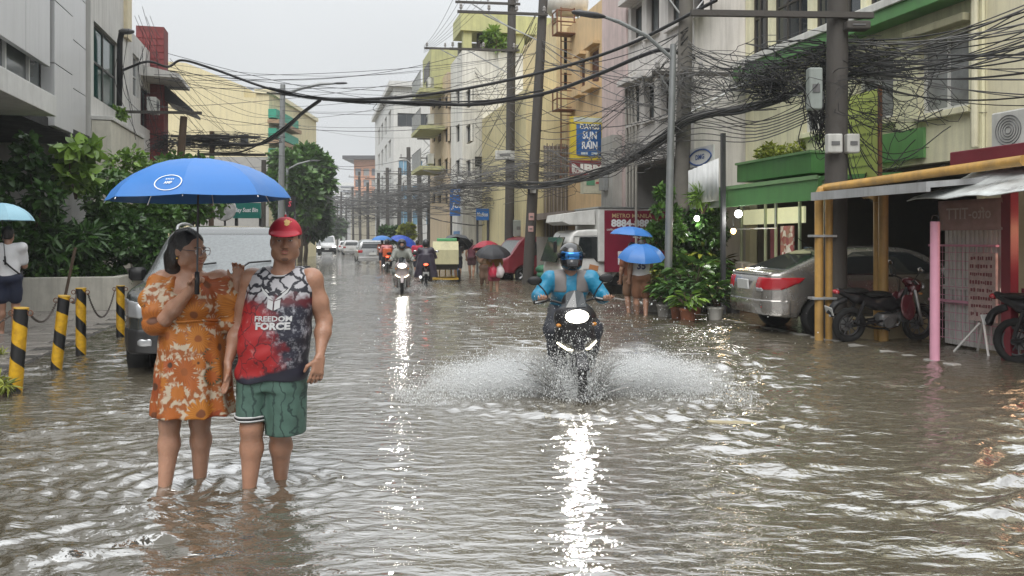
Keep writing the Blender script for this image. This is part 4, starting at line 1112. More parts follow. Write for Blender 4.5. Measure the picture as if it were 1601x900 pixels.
# ================================================================== poles and cables
M_conc = pm('pole_concrete', (.135, .125, .11), .8, var=.25, scale=5, bump=.3, bscale=30, streak=.4)
M_conc2 = pm('pole_concrete_dark', (.062, .056, .05), .8, var=.25, scale=5, bump=.3, bscale=30)
M_wood = pm('old_timber', (.085, .055, .035), .85, var=.3, scale=6, bump=.3)
M_lamp = pm('lamp_steel', (.22, .23, .23), .5, .4, var=.15)
M_cable = pm('black_cable', (.012, .012, .013), .5, var=0)
M_cable_g = pm('aged_grey_cable', (.10, .098, .095), .6, var=.3, scale=3)
M_insul = pm('insulator', (.28, .27, .26), .3)
def pole(label, base, top, r0, r1, mat, arms=(), ins=True, group=None, name='utility_pole', boxes=()):
    """arms: (fraction of the height, half length left, half length right, yaw)"""
    base, top = Vector(base), Vector(top)
    t = thing(name, label, 'pole', base, 0, group)
    d = top - base
    mb = MB(); n = 7
    mb.tube([d * (i / n) for i in range(n + 1)], [r0 + (r1 - r0) * i / n for i in range(n + 1)], 12); mb.build('shaft', mat, t, 'auto')
    for fr, l0, l1, yaw in arms:
        c = d * fr; u = Vector((math.cos(yaw), math.sin(yaw), 0))
        m = Matrix((u, Vector((-u.y, u.x, 0)), Vector((0, 0, 1)))).transposed()
        mb = MB(); mb.box(c + u * (l1 - l0) / 2 + Vector((-u.y, u.x, 0)) * -(r0 * .8 + .05), (l0 + l1, .08, .085), m)
        arm = mb.build('crossarm', M_conc2 if mat is not M_lamp else M_steel, t)
        if ins:
            k = max(2, int((l0 + l1) / .75))
            for i in range(k):
                p = c + u * (-l0 + .12 + (l0 + l1 - .24) * i / (k - 1)) - Vector((-u.y, u.x, 0)) * (r0 * .8 + .05)
                mb = MB(); mb.lathe([(.02, .05), (.02, .1), (.055, .11), (.06, .16), (.035, .18), (.05, .2), (.05, .24), (.02, .28)], 8, p); mb.build('insulator', M_insul, arm)
            mb = MB(); mb.cyl(c - u * l0 * .7, c - Vector((0, 0, .9)), .025, n=5); mb.cyl(c + u * l1 * .7, c - Vector((0, 0, .9)), .025, n=5); mb.build('brace', M_steel, t)
    for (fr, off, sz, bm_) in boxes:
        c = d * fr + Vector(off); mb = MB(); mb.box(c, sz, None, .015); bx_ = mb.build('junction_box', bm_, t)
        mb = MB(); mb.box(c + Vector((0, -sz[1] / 2 - .006, 0)), (sz[0] * .55, .01, sz[2] * .2)); mb.build('label_plate', pm('plate_dark', (.12, .12, .12), .5), bx_)
    return t
def pix_pole(label, p0, p1, Y, r0, r1, mat, zb=-.2, **kw):
    b = at(p0[0], p0[1], Y); b.z = zb
    tp = at(p1[0], p1[1], Y)
    return pole(label, b, tp, r0, r1, mat, **kw)
M_box = pm('pale_meter_box', (.50, .50, .47), .5, streak=.4)
M_box2 = pm('grey_green_box', (.26, .29, .27), .5, streak=.4)
pA = gp(1304, 529)
pole('thick concrete pole in front of the silver sedan, wrapped in cables', (pA.x, pA.y, -.2), (pA.x + .08, pA.y, 8.2), .175, .14, M_conc2, arms=((.60, 2.3, .45, .05), (.68, .4, 1.2, .3)), ins=False,
     boxes=((.372, (-.12, -.2, 0), (.22, .14, .28), M_box), (.372, (.15, -.2, 0), (.19, .14, .28), M_box), (.46, (-.36, -.05, .1), (.20, .16, .62), M_box2), (.58, (.2, -.2, 0), (.35, .2, .12), M_conc2)))
bs = MB(); bs.box((0, 0, 0), (1.3, .3, .42), Matrix.Rotation(TH * .2, 3, 'Z'), .03)
pb_ = tag(bs.build('concrete_block', pm('ochre_concrete', (.34, .28, .17), .7, var=.25, streak=.4)), 'low ochre concrete kerb block behind the red motorcycle', 'block'); pb_.location = (pA.x + .80, pA.y + .12, .1)
pB = at(1062, 480, 18.0)
pole('concrete pole with step bolts behind the grey street lamp', (pB.x, 18.0, -.2), (pB.x + .18, 18.0, 8.5), .19, .15, M_conc, arms=((.62, .8, 2.4, .1), (.86, 1.0, 1.0, .1)), boxes=((.97, (-.3, -.2, 0), (.28, .28, .5), M_box), (.40, (-.28, 0, .2), (.12, .12, .8), M_black)))
# street lamp right: steel post with long arm over the road
Yl = 16.4
lb_ = at(1043, 490, Yl)
def street_lamp(label, base, h, r, arm_pts, head_dir, mat=M_lamp):
    t = thing('street_lamp', label, 'street lamp', base)
    mb = MB(); mb.tube([(0, 0, -.2), (.05, 0, h * .5), (.12, 0, h)], [r, r * .9, r * .75], 12); mb.build('post', mat, t, 'auto')
    mb = MB(); mb.tube(arm_pts, [r * .5] * (len(arm_pts) - 1) + [r * .35], 8); mb.build('arm', mat, t, 'auto')
    e = Vector(arm_pts[-1]); hd = Vector(head_dir).normalized()
    m = rot_to(hd).to_4x4(); mb = MB(); mb.M = Matrix.Translation(e) @ m
    mb.lathe([(.02, -.05), (.05, 0), (.085, .15), (.08, .45), (.05, .62), (0, .66)], 10, (0, 0, 0), Matrix.Diagonal((1.4, .7, 1))); mb.M = None; mb.build('head', M_dkgrey, t, True)
    return t
zarm = at(1075, 92, Yl).z
street_lamp('grey steel street lamp leaning in the potted plants', (lb_.x, Yl, 0), zarm + .3, .085,
            [(.1, 0, zarm), ((1010 - 1043) / FPX * Yl, -.1, at(0, 58, Yl).z), ((965 - 1043) / FPX * Yl, -.2, at(0, 38, Yl).z), ((940 - 1043) / FPX * Yl, -.3, at(0, 32, Yl).z)], (-1, -.1, .12))
Yk = 40.0
lk = at(438, 374, Yk)
street_lamp('tall grey street lamp on the left rising behind the walkers', (lk.x, Yk, 0), at(0, 132, Yk).z, .17,
            [(.12, 0, at(0, 148, Yk).z), (1.0, 0, at(0, 138, Yk).z), (2.0, 0, at(0, 131, Yk).z), (2.7, 0, at(0, 130, Yk).z)], (1, 0, .02))
Yk2 = 52.0
lk2 = at(446, 374, Yk2)
street_lamp('smaller pale street lamp arching in front of the big tree', (lk2.x, Yk2, 0), at(0, 262, Yk2).z, .12, [(.1, 0, at(0, 265, Yk2).z), (.8, 0, at(0, 256, Yk2).z), (1.6, 0, at(0, 251, Yk2).z)], (1, 0, 0))
# black lamp bracket on the green-glass house
bl = thing('wall_lamp', 'black lamp post with drooping head before the green window', 'street lamp', at(186, 165, 24.5))
k_ = 24.5 / FPX
mb = MB(); mb.tube([(0, 0, 0), (.02, 0, 100 * k_), (.06, 0, 112 * k_), (.16, 0, 118 * k_)], .085, 8); mb.build('post', M_black, bl, True)
mb = MB(); mb.ball((.22, 0, 116 * k_), (.26, .14, .09)); mb.build('head', pm('lamp_head', (.1, .1, .1), .4), bl, True)
# right row of poles
pix_pole('leaning concrete pole beside the red van', (824, 443), (850, -20), 27.2, .19, .15, M_conc2, arms=((.905, 2.9, .15, .12),), boxes=((.33, (0, -.2, 0), (.2, .1, .26), M_box), (.24, (0, -.18, 0), (.19, .04, .25), pm('pink_notice', (.5, .3, .27), .6)), (.20, (0, -.18, 0), (.18, .04, .2), _mats['pink_notice'])))
pix_pole('dark pole with grey transformer box behind the leaning pole', (795, 420), (800, -10), 31.0, .19, .16, M_conc2, arms=((.80, 2.4, .2, .12), (.96, 2.2, .3, .12)), boxes=((.19, (.45, -.2, 0), (.62, .3, .62), M_box2), (.44, (-.2, -.2, 0), (.75, .25, .35), M_box)))
pix_pole('concrete pole rising in front of the white block', (738, 400), (750, 48), 38.0, .2, .15, M_conc2, arms=((.92, 2.6, 1.9, .1), (.62, .6, 3.2, .1)), boxes=((.42, (-.1, -.2, 0), (.6, .3, .5), M_box),))
pix_pole('thin pole left of the white block pole', (734, 400), (734, 105), 41.0, .1, .09, M_conc2)
pix_pole('leaning pole in front of the balcony block', (696, 392), (683, 205), 47.0, .22, .18, M_conc, arms=((.94, 1.2, 1.2, .1),))
for i, (p, yt, Y, lab) in enumerate(((671, 250, 52, 'short dark pole right of the leaning balcony pole'), (657, 235, 58, 'dark pole before the beige block'), (641, 230, 64, 'dark pole before the grey office block'), (623, 262, 70, 'pole with crossarm before the office block'),
        (606, 262, 78, 'slim far pole over the silver car'), (590, 270, 86, 'far pole above the motorbikes'), (575, 285, 96, 'far slim pole before the orange grid block'), (563, 268, 108, 'far pole at the left corner of the grid block'), (552, 292, 120, 'farthest pole of the right row'))):
    pix_pole(lab, (p, 385), (p + random.uniform(-3, 3), yt), Y, .2, .16, M_conc2, arms=((.93, 1.4, 1.4, .1),) if i % 2 else ())
for i, (p, yt, Y, lab) in enumerate(((533, 300, 130, 'far pole of the left row by the condominium'), (541, 310, 150, 'second far pole of the left row'), (527, 318, 170, 'farthest slim pole at the street end'))):
    pix_pole(lab, (p, 382), (p, yt), Y, .2, .16, M_conc2)
pix_pole('old leaning timber post above the left hedge', (268, 300), (287, 182), 26.0, .15, .11, M_wood, zb=.4, arms=((1.02, 1.9, .6, .1),), ins=False)
pix_pole('short dark post carrying the left cable tangle', (329, 320), (331, 205), 27.0, .09, .08, M_wood, zb=.2, arms=((.96, 1.3, 1.6, .1), (.84, .4, 1.8, .1)), ins=False)
pix_pole('dark pole stub right of the cream building', (410, 360), (412, 250), 34, .12, .1, M_conc2)

def crom(pts, n=10):
    pts = [Vector(p) for p in pts]; out = []
    P = [pts[0] * 2 - pts[1]] + pts + [pts[-1] * 2 - pts[-2]]
    for i in range(1, len(P) - 2):
        a, b, c, d = P[i - 1], P[i], P[i + 1], P[i + 2]
        for k in range(n):
            t = k / n
            out.append(.5 * ((2 * b) + (c - a) * t + (2 * a - 5 * b + 4 * c - d) * t * t + (3 * b - a - 3 * c + d) * t ** 3))
    out.append(pts[-1]); return out
def cable(pts, r, label, group=None, mat=None, n=10, name='overhead_cable', sides=5):
    pts = [p if isinstance(p, Vector) else at(*p) for p in pts]
    q = crom(pts, n) if len(pts) > 2 else pts
    o0 = q[0]
    mb = MB(); mb.tube([p - o0 for p in q], r, sides, cap=False)
    o = mb.build(name, mat or M_cable, None, True, fix=False); o.location = o0
    return tag(o, label, 'cable', group)
def span(p0, p1, sag, r, label, group, mat=None, n=14):
    p0 = p0 if isinstance(p0, Vector) else at(*p0); p1 = p1 if isinstance(p1, Vector) else at(*p1)
    q = [p0.lerp(p1, i / n) - Vector((0, 0, sag * 4 * (i / n) * (1 - i / n))) for i in range(n + 1)]
    mb = MB(); mb.tube([p - p0 for p in q], r, 4, cap=False); o = mb.build('overhead_cable', mat or M_cable, None, True, fix=False); o.location = p0
    return tag(o, label, 'cable', group)
# heavy black bundles over the street
cable([(190, 110, 25), (230, 96, 25), (262, 104, 26), (285, 94, 26), (335, 108, 25), (420, 138, 25), (500, 154, 24), (620, 152, 23), (740, 136, 22), (880, 104, 20.5), (990, 66, 19), (1120, 0, 17)], .042, 'upper heavy black cable sagging across the whole street')
cable([(505, 155, 24.1), (560, 158, 23.6), (660, 161, 22.9), (745, 163, 22.2), (850, 146, 21), (930, 118, 20), (1000, 88, 19), (1040, 78, 18.5), (1085, 92, 18)], .05, 'lower heavy black cable meeting the upper one at mid street')
cable([(500, 156, 24.2), (470, 178, 25), (440, 206, 26), (400, 226, 26.6), (335, 222, 27), (300, 218, 27)], .06, 'heavy black cable dropping left from mid street to the hedge posts')
cable([(500, 157, 24.2), (462, 184, 25), (425, 212, 26), (380, 236, 26.6), (330, 240, 27)], .03, 'thinner black cable below the left dropping bundle')
for i in range(7):
    j = lambda s: random.uniform(-s, s)
    cable([(425 + j(10), 140 + j(6), 25), (500 + j(10), 154 + j(3), 24), (560, 157 + j(4), 23.6), (660, 160 + j(5), 22.9), (745, 161 + j(4), 22.2), (850, 144 + j(6), 21)], .016, 'thin strand wrapped round the heavy mid street cables', 'strands round the heavy cables')
# braided grey bundle from the near pole down the street
trunk = [(1300, 112, 12.8), (1225, 150, 14.2), (1150, 172, 15.6), (1078, 186, 17.2), (1030, 220, 18.6), (985, 246, 20), (930, 272, 22), (880, 286, 24), (830, 291, 26.5), (770, 288, 30), (700, 292, 38), (640, 300, 52), (585, 310, 75)]
for i in range(16):
    pts = []
    for k, (x, y, Y) in enumerate(trunk):
        s = 7 if k < 9 else 4
        pts.append((x + random.uniform(-s, s) * .6, y + random.uniform(-s, s), Y + random.uniform(-.15, .15)))
    cable(pts, random.choice((.012, .018, .024)), 'grey strand of the drooping bundle along the right row of poles', 'strands of the drooping grey bundle', M_cable_g if i % 3 else M_cable, n=6)
for i in range(7):
    pts = [(1300, 150 + i * 4, 12.8), (1180, 190 + i * 5, 15), (1085 + random.uniform(-5, 5), 165 + i * 9, 17.2), (1000, 235 + random.uniform(-12, 14), 19.5), (940, 255 + random.uniform(-14, 24), 22), (850, 240 + random.uniform(-30, 50), 26.5)]
    cable(pts, .011, 'thin wire hanging beside the drooping grey bundle', 'wires beside the drooping bundle', M_cable_g, n=6)
# fans of wires from the near pole to the right edge
for i in range(34):
    y0 = random.uniform(58, 125); y1 = random.uniform(-25, 165) if i > 10 else random.uniform(-20, 60)
    span((1302, y0, 12.75), (1660, y1, 8.2 + random.uniform(-.4, .6)), random.uniform(.02, .28), random.choice((.006, .008, .010)), 'thin dark wire running from the thick pole to the right edge', 'wires to the right edge', M_cable if i % 2 else M_cable_g)
for i in range(26):
    y0 = random.uniform(50, 150); y1 = random.uniform(60, 200)
    span((1302, y0, 12.75), (1075, y1, 17.5), random.uniform(.05, .5), random.choice((.006, .008, .012)), 'thin dark wire between the two big right-hand poles', 'wires between the right poles', M_cable if i % 2 else M_cable_g)
for i in range(24):
    span((1075, random.uniform(20, 200), 17.6), (845, random.uniform(60, 280), 27.2), random.uniform(.05, .8), random.choice((.007, .010, .012)), 'thin wire between the step-bolt pole and the leaning pole', 'wires along the right row', M_cable if i % 2 else M_cable_g)
for i in range(22):
    span((838, random.uniform(10, 290), 27.2), (740, random.uniform(80, 300), 38), random.uniform(.05, .7), .011, 'thin wire between the leaning pole and the white block pole', 'wires along the middle row', M_cable if i % 2 else M_cable_g)
for i in range(30):
    x1 = random.choice((641, 623, 606, 575)); Y1 = {641: 64, 623: 70, 606: 78, 575: 96}[x1]
    span((738, random.uniform(150, 320), 38), (x1, random.uniform(255, 335), Y1), random.uniform(.1, 1.2), .014, 'far wire along the right row of poles', 'far wires', M_cable if i % 2 else M_cable_g)
for i in range(16):
    span((606, random.uniform(262, 340), 78), (540, random.uniform(300, 345), 150), random.uniform(.1, 1.5), .022, 'very far wire near the street end', 'very far wires', M_cable_g)
for i in range(12):                          # crossing the street in the distance
    y = random.uniform(245, 345); span((440 + random.uniform(-5, 60), y + random.uniform(-8, 8), 45 + random.uniform(0, 25)), (700, y + random.uniform(-25, 25), 46), random.uniform(.2, .9), .014, 'dark wire crossing the street before the big tree', 'far crossing wires')
for i in range(20):                          # crossing high up
    xl, yl_ = random.choice(((262, 110), (262, 90), (240, 130), (420, 160), (438, 150))); Yl_ = 26 if xl < 300 else 40
    span((xl, yl_ + random.uniform(-15, 40), Yl_), (random.choice((742, 800, 838)), random.uniform(75, 190), random.choice((38, 31, 27))), random.uniform(.1, 1.0), random.choice((.006, .009)), 'thin wire crossing high over the street', 'high crossing wires', M_cable if i % 3 else M_cable_g)
for i in range(14):
    span((265, random.uniform(80, 220), 26), (438, random.uniform(150, 330), 40), random.uniform(.1, .7), .008, 'thin wire in front of the cream building', 'wires before the cream building')
for i in range(5):
    span((210 + i * 6, random.uniform(5, 30), 24), (255, random.uniform(60, 120), 33), .15, .007, 'thin wire above the left houses', 'wires above the left houses')
for i in range(10):                          # drops on the left facades
    x = random.uniform(180, 245); cable([(x, random.uniform(20, 90), 24), (x + random.uniform(-12, 18), random.uniform(100, 150), 24), (x + random.uniform(0, 30), random.uniform(150, 220), 24)], .008, 'loose wire hanging down the left house fronts', 'loose wires on the left houses', n=6)
for i in range(6):
    span((662, 72 + i * 2, 38), (720 + i * 14, -30, 30), .3, .008, 'thin wire rising from the crossarm to the top edge', 'wires rising to the top edge')
for i in range(22):                          # drops to the shop house
    x, y = random.uniform(1320, 1500), random.uniform(60, 260)
    cable([(1304, random.uniform(70, 190), 12.6), ((1304 + x) / 2, y + random.uniform(0, 70), 12.3), (x, y, st(9.72, ab(x, 9.72)).y)], random.choice((.005, .007, .009)), 'loose wire sagging from the thick pole to the shop house', 'loose wires to the shop house', M_cable, n=8)

def tangle(name, label, c, rad, n, r, mat, seed, seg=16, wob=.55):
    """a snarl of wire that nobody could count: many loose loops"""
    g = np.random.default_rng(seed); mb = MB()
    for i in range(n):
        p0 = g.normal(0, .5, 3); ph = g.uniform(0, 6.3, 6); f = g.uniform(.5, 1.6, 3); am = g.uniform(.25, wob + .3, 3)
        pts = []
        for k in range(seg):
            t = k / (seg - 1) * 6.3
            q = p0 + am * np.array([math.sin(f[0] * t + ph[0]), math.sin(f[1] * t + ph[1]), math.sin(f[2] * t + ph[2])]) + g.normal(0, .03, 3)
            pts.append((q[0] * rad[0], q[1] * rad[1], q[2] * rad[2]))
        mb.tube(pts, r * g.uniform(.6, 1.3), 3, cap=False)
    o = mb.build(name, mat, None, True, fix=False); o.location = c
    return tag(o, label, 'cables', None, 'stuff')
tangle('cable_tangle', 'dense black snarl of cable coils left of the thick pole', at(1200, 128, 14.2), (.40, .22, .32), 60, .010, M_cable, 3)
tangle('cable_tangle', 'snarl of cables round the head of the thick pole', at(1300, 100, 12.7), (1.1, .3, .30), 62, .008, M_cable, 4)
tangle('cable_tangle', 'loose cable loops hanging down the thick pole', at(1290, 180, 12.7), (.28, .22, .55), 46, .009, M_cable, 5)
tangle('cable_tangle', 'loose cable loops in front of the shop house windows', at(1370, 150, 12.0), (.8, .35, .5), 34, .006, M_cable, 6)
tangle('cable_tangle', 'cable snarl at the step-bolt pole', at(1080, 140, 17.4), (.9, .3, .6), 30, .009, M_cable_g, 7)
tangle('cable_tangle', 'cable coils hanging under the drooping bundle', at(1000, 240, 19.5), (.9, .4, .3), 44, .009, M_cable_g, 8)
tangle('cable_tangle', 'grey snarl between the leaning poles', at(810, 275, 28), (1.8, .8, .5), 50, .011, M_cable_g, 9)
tangle('cable_tangle', 'grey snarl before the blue billboard', at(740, 295, 36), (2.6, 1.2, .7), 64, .013, M_cable_g, 10)
tangle('cable_tangle', 'far grey snarl along the poles over the motorbikes', at(660, 315, 52), (4.0, 2, 1.0), 80, .016, M_cable_g, 11)
tangle('cable_tangle', 'farthest grey snarl of wires', at(590, 325, 85), (5.5, 5, 1.4), 70, .024, M_cable_g, 12)
tangle('cable_tangle', 'black snarl on the left hedge posts', at(330, 222, 27), (1.5, .3, .24), 50, .011, M_cable, 13)
tangle('cable_tangle', 'black snarl by the brick pillar foot', at(255, 225, 26), (.4, .2, .3), 40, .010, M_cable, 14)
cable([(575, 163, 23.5), (590, 158, 23.5), (600, 166, 23.5), (592, 174, 23.5), (583, 170, 23.5), (590, 160, 23.5)], .008, 'small loop of wire hanging under the heavy cables')

# ================================================================== plants
def leaf_mat(name, col, var=.45, rough=.35):
    if name in _mats: return _mats[name]
    m = bpy.data.materials.new(name); m.use_nodes = True; nt = m.node_tree; L = nt.links.new
    b = nt.nodes['Principled BSDF']; b.inputs['Roughness'].default_value = rough
    g = nd(nt, 'ShaderNodeNewGeometry'); cr = nd(nt, 'ShaderNodeValToRGB')
    e = cr.color_ramp.elements
    e[0].position = 0; e[0].color = (col[0] * (1 - var), col[1] * (1 - var), col[2] * (1 - var), 1)
    e[1].position = 1; e[1].color = (col[0] * (1 + var * 1.5), col[1] * (1 + var), col[2] * (1 + var * .6), 1)
    L(g.outputs['Random Per Island'], cr.inputs[0]); L(cr.outputs[0], b.inputs['Base Color'])
    tr = nd(nt, 'ShaderNodeBsdfTranslucent'); L(cr.outputs[0], tr.inputs['Color'])
    ms = nd(nt, 'ShaderNodeMixShader'); ms.inputs[0].default_value = .22
    L(b.outputs[0], ms.inputs[1]); L(tr.outputs[0], ms.inputs[2]); L(ms.outputs[0], nt.nodes['Material Output'].inputs['Surface'])
    _mats[name] = m; return m
def leaves(P, D, N, ln, wd, droop=.15):
    """leaf blades: base points P, directions D, normals N (arrays), lengths and widths"""
    n = len(P); D = D / np.linalg.norm(D, axis=1, keepdims=True)
    S = np.cross(D, N); S /= np.maximum(np.linalg.norm(S, axis=1, keepdims=True), 1e-6); U = np.cross(S, D)
    ln = np.broadcast_to(np.asarray(ln, float), (n,))[:, None]; wd = np.broadcast_to(np.asarray(wd, float), (n,))[:, None]
    b = P; l1 = P + D * ln * .28 + S * wd * .46 + U * wd * .16; l2 = P + D * ln * .65 + S * wd * .38 + U * (wd * .10 - ln * droop * .4)
    tp = P + D * ln - U * ln * droop; r1 = P + D * ln * .28 - S * wd * .46 + U * wd * .16; r2 = P + D * ln * .65 - S * wd * .38 + U * (wd * .10 - ln * droop * .4)
    V = np.stack([b, l1, l2, tp, r2, r1], 1).reshape(-1, 3)
    k = np.arange(n)[:, None] * 6
    Q = np.concatenate([k + np.array([0, 1, 2, 3]), k + np.array([0, 3, 4, 5])])
    return V, Q
def crown_pts(g, n, clumps):
    """points through a crown made of uneven clumps (cx,cy,cz,rx,ry,rz), denser towards the outside"""
    C = np.array(clumps, float); w = C[:, 3] * C[:, 4] * C[:, 5]; w = w ** .75; w /= w.sum()
    i = g.choice(len(C), n, p=w)
    d = g.normal(size=(n, 3)); d /= np.linalg.norm(d, axis=1, keepdims=True)
    r = g.uniform(.35, 1.0, n) ** .5 * g.uniform(.85, 1.12, n)
    return C[i, :3] + d * C[i, 3:] * r[:, None], d
def foliage(name, parent, mat, clumps, n, ln, wd, seed, up=.35, droop=.15):
    g = np.random.default_rng(seed)
    P, d = crown_pts(g, n, clumps)
    D = d + g.normal(0, .55, (n, 3)) + np.array([0, 0, -.1]); N = d * .5 + g.normal(0, .35, (n, 3)) + np.array([0, 0, up + .3])
    s = g.uniform(.6, 1.35, n)
    V, Q = leaves(P, D, N, ln * s, wd * s, droop)
    return link(name, np_mesh(name, V, Q, False), parent, mat)
def clumps_of(g, c, r, n, cr):
    out = []
    for _ in range(n):
        d = g.normal(size=3); d /= np.linalg.norm(d); q = g.uniform(.25, .95) ** .6
        s = g.uniform(.7, 1.3) * cr
        out.append((c[0] + d[0] * r[0] * q, c[1] + d[1] * r[1] * q, c[2] + d[2] * r[2] * q, s, s, s * .8))
    return out
def limbs(mb, base, tips, r0, g):
    base = Vector(base)
    for t in tips:
        t = Vector(t); m = base.lerp(t, .5) + Vector(g.normal(0, .06, 3)) * (t - base).length
        mb.tube(crom([base, m, t], 4), [r0 * (1 - .8 * i / 8) for i in range(9)], 6)
M_bark = pm('bark', (.09, .065, .045), .9, var=.3, scale=8, bump=.4)
LF_d = leaf_mat('leaf_dark', (.044, .115, .027)); LF_m = leaf_mat('leaf_mid', (.070, .165, .034)); LF_b = leaf_mat('leaf_bright', (.15, .28, .05)); LF_y = leaf_mat('leaf_yellow', (.24, .30, .055)); LF_t = leaf_mat('leaf_tree', (.065, .15, .034))
LF_far = leaf_mat('leaf_far', (.05, .11, .04))
def shrub(label, p, crowns, n, ln, wd, mat, seed, name='shrub', cat='shrub', group=None, stems=4):
    g = np.random.default_rng(seed); p = Vector(p)
    t = thing(name, label, cat, p, 0, group)
    cl_ = []
    for (c, r, k, cr) in crowns: cl_ += clumps_of(g, c, r, k, cr)
    foliage('foliage', t, mat, cl_, n, ln, wd, seed + 1)
    mb = MB(); limbs(mb, (0, 0, -.05), [cl_[i][:3] for i in g.choice(len(cl_), min(stems, len(cl_)), replace=False)], .03, g); mb.build('stem', M_bark, t, True)
    return t
# planter wall in front of the left building
plw = thing('planter_wall', 'low whitewashed planter wall under the left hedge', 'planter', st(-6.9, 18.2), TH)
M_ww = pm('whitewash', (.52, .50, .44), .75, var=.15, streak=.45)
part('front', M_ww, plw, (0, 0, -.2), (2.95, .18, .72), .015); part('side', M_ww, plw, (2.78, .182, -.2), (2.95, 14, .72), .015)
part('soil', pm('dark_soil', (.03, .022, .015), .9), plw, (0, .185, -.2), (2.77, 14, .62))
def lp(px, py, Y): return at(px, py, Y)
pxm = lambda px, Y: px / FPX * Y
def hedge(label, px, y0, y1, wpx, Y, n, ln, wd, mat, seed, name='hedge_shrub', cat='shrub', k=16):
    p = lp(px, 374, Y); z0, z1 = CAMH + (HOR - y1) / FPX * Y, CAMH + (HOR - y0) / FPX * Y
    w = pxm(wpx, Y) / 2; h = (z1 - z0) / 2
    p.z = max(z0 - .1, -.1)
    return shrub(label, p, [((0, 0, (z0 + z1) / 2 - p.z), (w, min(w, .8), h), k, min(w, h) * .42)], n, ln, wd, mat, seed, name, cat)
hedge('dark climbing vine with round leaves under the overhang, leftmost', 25, 200, 420, 110, 16.5, 2600, .17, .15, LF_d, 21, 'climbing_vine', 'vine')
hedge('bright large-leaved vine climbing at the overhang corner', 118, 205, 300, 52, 17.2, 360, .26, .22, LF_b, 22, 'climbing_vine', 'vine')
hedge('dark fan-leaved shrub behind the leftmost bollards', 95, 300, 440, 120, 17.4, 2400, .24, .07, LF_d, 23)
hedge('mid green shrub rising beside the cream wall', 170, 250, 380, 90, 18.6, 2300, .15, .09, LF_m, 24)
hedge('bright leafy shrub spilling over the wall left of the blue umbrella', 225, 238, 360, 110, 20, 2800, .16, .10, LF_b, 25)
hedge('shrub with yellow green tips behind the blue umbrella', 300, 242, 350, 100, 23, 2600, .17, .11, LF_m, 26)
hedge('dark shrub hanging over the planter wall corner', 205, 330, 450, 100, 18.2, 3000, .14, .09, LF_d, 27)
hedge('dark low shrub filling the planter behind the walking man in white', 40, 330, 440, 100, 18.6, 2000, .16, .12, LF_d, 28)
hedge('lush shrub between the planter and the grey car', 245, 290, 420, 70, 19.2, 2600, .13, .08, LF_m, 29)
hedge('ivy fringe trailing over the whitewashed planter wall', 120, 405, 452, 150, 17.5, 1500, .11, .09, LF_m, 30, 'ivy')
hedge('small plants in the window box below the green window', 178, 165, 194, 36, 25, 500, .16, .09, LF_b, 31, 'window_box_plant', 'plant', 8)
hedge('tiny bright plant at the left edge beside the first bollard', 0, 592, 612, 26, 7.6, 90, .10, .02, LF_y, 32, 'grass_tuft', 'plant', 5)
hedge('tiny grass tuft at the left edge by the walking man', 0, 545, 568, 14, 10.2, 60, .10, .02, LF_y, 33, 'grass_tuft', 'plant', 4)
# the big street tree
def tree(label, px, ytop, ybot, wpx, Y, n, ln, mat, seed, k=40):
    p = lp(px, 374, Y); p.z = -.2; g = np.random.default_rng(seed)
    z1 = CAMH + (HOR - ytop) / FPX * Y; z0 = CAMH + (HOR - ybot) / FPX * Y; w = pxm(wpx, Y) / 2
    t = thing('street_tree', label, 'tree', p)
    c = (0, 0, (z0 + z1) / 2 + .2); r = (w, w * .9, (z1 - z0) / 2)
    cl_ = clumps_of(g, c, (r[0] * .85, r[1] * .85, r[2] * .85), k, w * .28)
    foliage('crown', t, mat, cl_, n, ln, ln * .55, seed)
    mb = MB(); mb.tube([(0, 0, 0), (.1, 0, z0 * .6), (.05, .1, z0 + 1)], [w * .08, w * .07, w * .05], 8)
    limbs(mb, (.05, .1, z0 * .8), [q[:3] for q in cl_[:10]], w * .04, g); mb.build('trunk', M_bark, t, True)
    return t
tree('large dense green tree behind the left street lamp', 468, 222, 352, 100, 54, 16000, .5, LF_t, 41, 64)
tree('lower part of dark trees under the large tree', 476, 285, 374, 90, 56, 6000, .55, LF_far, 42, 30)
tree('small far tree right of the large tree', 520, 330, 372, 40, 120, 1500, .7, LF_far, 43, 14)
tree('small green tree behind the riders', 607, 352, 378, 34, 60, 1500, .35, LF_far, 44, 14)
tree('yellow green bush behind the tricycle', 638, 346, 378, 34, 54, 1300, .3, LF_y, 45, 12)
# roof terrace plant, plants in the green box
hedge('hanging plant on the roof terrace', 775, 46, 70, 34, st(7.5, b50).y, 400, .35, .15, LF_b, 46, 'terrace_plant', 'plant', 8)
hedge('leafy shrub growing in the green planter box over the shop', 1222, 225, 275, 92, 16.6, 2200, .10, .05, LF_y, 47, 'box_shrub', 'shrub', 22)
